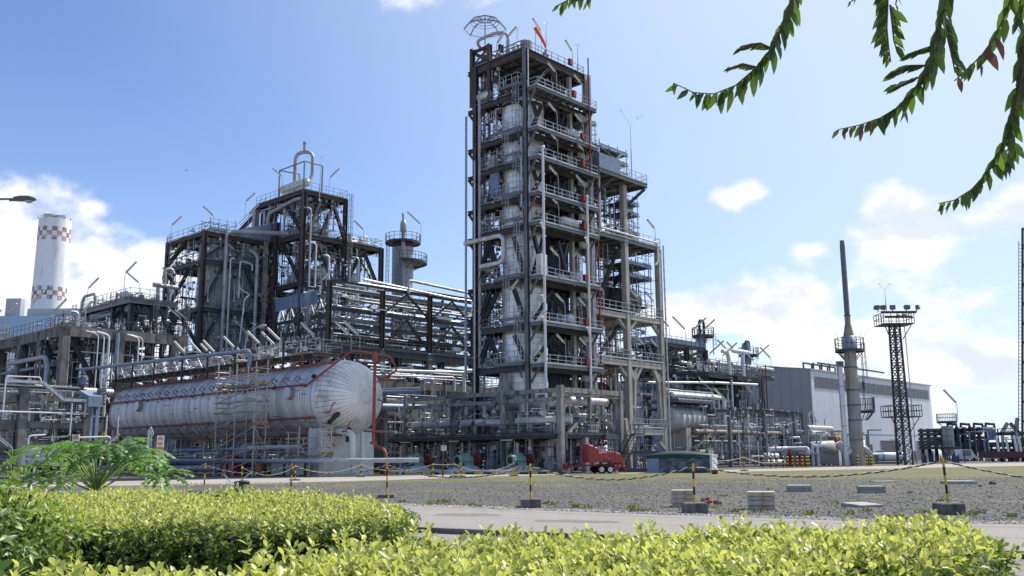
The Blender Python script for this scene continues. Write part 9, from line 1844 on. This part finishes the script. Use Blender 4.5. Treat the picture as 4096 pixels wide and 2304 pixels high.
# ------------------------------------------------------------------ bicycle
def bicycle():
    Y = 20.6; c = atY(990, 1960, Y); f = Vector((-.50, .866, 0)); yaw = math.atan2(f.y, f.x)
    t = T('bicycle', 'bicycle with swept chrome handlebar and black saddle showing above the far hedge', 'bicycle', (c[0]-.16, Y, 0), plant=False, rot=yaw); CH = mat('chrome', (.6, .6, .62), .15, 1); FR = mat('bicycle_frame_paint', (.02, .03, .06), .35, 0, .1, 3)
    for x, nm in ((-.42, 0), (.68, 1)):
        w = M(); A = [2*math.pi*i/28 for i in range(29)]; w.tube([(x+.33*math.cos(a), 0, .35+.33*math.sin(a)) for a in A], .02, 6, cap=False); wo = P('wheel', w, TYRE, t); r = M(); r.tube([(x+.305*math.cos(a), 0, .35+.305*math.sin(a)) for a in A], .012, 5, cap=False); [r.cone((x, 0, .35), (x+.3*math.cos(a), 0, .35+.3*math.sin(a)), .002, .002, 3, False) for a in A[:-1]]; r.cone((x, -.04, .35), (x, .04, .35), .02, .02, 8); P('rim', r, CH, wo)
    m = M(); S_ = (-.20, 0, .84); Bk = (0.02, 0, .30); Hd = (.50, 0, .80); Hb = (.53, 0, .68)
    for p, q in ((S_, Bk), ((-.17, 0, .74), Hd), (Bk, Hb), (Bk, (-.42, 0, .35)), ((-.18, 0, .78), (-.42, 0, .35)), ((.47, 0, .9), Hb)): m.cone(p, q, .016, .016, 8)
    P('frame', m, FR, t); m = M(); [m.tube([(.53, s_*.05, .66), (.58, s_*.06, .55), (.68, s_*.06, .35)], .012, 6) for s_ in (-1, 1)]; P('fork', m, FR, t)
    m = M(); m.cone((.46, 0, .88), (.44, 0, 1.0), .014, .014, 8); m.cone((.44, -.03, 1.0), (.44, .03, 1.0), .022, .022, 8); P('handlebar_stem', m, BLK, t)
    m = M(); m.tube([(.12, .30, 1.21), (.26, .32, 1.24), (.38, .26, 1.18), (.45, .10, 1.01), (.45, 0, 1.0), (.45, -.10, 1.01), (.38, -.26, 1.18), (.26, -.32, 1.24), (.12, -.30, 1.21)], .012, 8, .05); P('handlebar', m, CH, t)
    for s_ in (-1, 1): m = M(); m.cone((.22, s_*.318, 1.236), (.07, s_*.295, 1.20), .019, .021, 10); P('grip', m, BLK, t); m = M(); m.tube([(.33, s_*.30, 1.2), (.22, s_*.36, 1.18), (.14, s_*.35, 1.16)], .007, 5); m.tube([(.34, s_*.28, 1.2), (.5, s_*.2, 1.1), (.56, s_*.08, .8)], .004, 5); P('brake_lever', m, CH, t)
    m = M(); m.lathe((.33, .29, 1.22), (0, 0, 1), [(0, .03), (.02, .028), (.03, .01)], 10); P('bell', m, BLK, t)
    m = M(); prof = [(-.16, .105, .0), (-.12, .12, .03), (-.04, .105, .035), (.04, .06, .03), (.10, .03, .02), (.15, .022, .0)]; V = []
    for x, w, dz in prof: V += [(S_[0]+x, -w, 1.03+dz-.055), (S_[0]+x, -w*.9, 1.03+dz-.005), (S_[0]+x, 0, 1.03+dz), (S_[0]+x, w*.9, 1.03+dz-.005), (S_[0]+x, w, 1.03+dz-.055)]
    m.add(V, [(i*5+j, (i+1)*5+j, (i+1)*5+j+1, i*5+j+1) for i in range(5) for j in range(4)]+[(4, 3, 2, 1, 0), tuple(range(25, 30))], True); m.cone((S_[0]-.09, -.07, .9), (S_[0]-.09, -.07, 1.0), .025, .03, 8); m.cone((S_[0]-.09, .07, .9), (S_[0]-.09, .07, 1.0), .025, .03, 8); m.cone((S_[0], 0, .82), (S_[0]-.02, 0, 1.02), .014, .014, 8); P('saddle', m, BLK, t)
    m = M(); m.cone((.02, -.07, .3), (.02, .07, .3), .025, .025, 10); m.cone((.02, -.05, .3), (.02, -.045, .3), .09, .09, 16); m.bar((.02, -.08, .3), (.13, -.08, .18), .02); m.bar((.02, .08, .3), (-.09, .08, .42), .02); m.box(.09, .18, -.18, -.09, .165, .185); m.box(-.14, -.05, .09, .18, .41, .43); P('crank_and_pedals', m, BLK, t)
    m = M(); m.tube([(-.42+.36*math.cos(a), 0, .35+.36*math.sin(a)) for a in np.linspace(.2, 3.0, 12)], .02, 5); m.tube([(.68+.36*math.cos(a), 0, .35+.36*math.sin(a)) for a in np.linspace(.3, 2.6, 12)], .02, 5); P('mudguard', m, FR, t); m = M(); m.tube([(-.1, -.1, .4), (-.15, -.2, .02)], .01, 5); P('kick_stand', m, CH, t)
bicycle()
# ------------------------------------------------------------------ street lamp head at the left edge, bird
def edge_lamp():
    Y = 27; h = atY(100, 798, Y); t = T('street_lamp', 'dark street lamp head reaching in from the left edge', 'street lamp', (h[0]-3.2, Y, 0), plant=False); x, z = h[0], h[2]; DG = mat('dark_lamp_grey', (.10, .105, .11), .45, .2, .1, 4)
    m = M(); m.tube([(x-3.2, Y, 0), (x-3.2, Y, 5), (x-3.2, Y, z-.3), (x-2.8, Y, z), (x-.4, Y, z+.02)], [.09, .07, .055, .04, .03], 10); P('pole', m, DG, t)
    m = M(); prof = [(-.40, .03, .03, 0), (-.36, .07, .05, .0), (-.3, .10, .075, .02), (-.1, .13, .09, .03), (.12, .14, .085, .03), (.26, .11, .06, .015), (.33, .05, .03, -.01)]; V = []; n = 12
    for dx, w, hh, dz in prof:
        for k in range(n): a = 2*math.pi*k/n; V.append((x+dx, Y+w*math.cos(a), z+dz+hh*math.sin(a)))
    m.add(V, [(i*n+k, i*n+(k+1) % n, (i+1)*n+(k+1) % n, (i+1)*n+k) for i in range(6) for k in range(n)]+[tuple(range(n)), tuple(range(7*n-1, 6*n-1, -1))], True); P('lamp_head', m, DG, t)
    m = M(); m.lathe((x+.12, Y, z-.04), (0, 0, -1), [(0, .12), (.04, .10), (.07, .05), (.075, .01)], 12); P('lens', m, mat('lamp_lens', (.35, .36, .34), .15, 0), t); m = M(); m.cone((x-.46, Y, z-.01), (x-.36, Y, z), .05, .05, 8); P('clamp', m, DG, t)
edge_lamp()
b = atY(747, 681, 60); t = T('bird', 'tiny dark bird with straight wings gliding above the left structure', 'bird', tuple(b), plant=False); m = M(); x, y, z = b
m.lathe((x+.02, y-.05, z-.06), (-.12, .3, .25), [(0, .002), (.05, .03), (.14, .035), (.22, .02), (.27, .005)], 8); P('body', m, BLK, t)
for s_ in (-1, 1): m = M(); m.add([(x, y, z), (x+s_*.12, y, z+.012), (x+s_*.23, y+.02, z-.002), (x+s_*.12, y+.05, z+.016), (x, y+.06, z+.01)], [(0, 1, 3, 4), (1, 2, 3)]); P('wing', m, BLK, t)
m = M(); m.add([(x-.02, y+.06, z+.04), (x-.06, y+.14, z+.07), (x+.01, y+.15, z+.07), (x+.01, y+.06, z+.04)], [(0, 1, 2, 3)]); P('tail', m, BLK, t)
# knotted rope end at the leaning post, curled white cable stand
c = atY(603, 1720, 66); t = T('cable_stand', 'grey channel post with a curled white cable on top left of the NOTICE sign', 'post', (c[0], c[1], 0), plant=False); m = M(); m.bar((c[0]-.12, c[1], 0), (c[0]-.12, c[1], c[2]), .12); m.bar((c[0]+.08, c[1], .4), (c[0]+.08, c[1], c[2]), .06); P('channel', m, GALV, t); m = M(); m.tube([(c[0]-.1, c[1], c[2]), (c[0], c[1], c[2]+.25), (c[0]+.1, c[1], c[2]), (c[0]+.22, c[1], c[2]-.3), (c[0]+.1, c[1], c[2]-.42), (c[0]-.02, c[1], c[2]-.2), (c[0]+.08, c[1], c[2]+.1)], .025, 6, .1); P('cable', m, PIPEW, t); m = M(); m.lathe((c[0]+.12, c[1]-.05, 2.0), (0, -1, 0), [(0, .2), (.05, .2), (.1, .1), (.12, .02)], 12); P('red_wheel', m, RED, t)
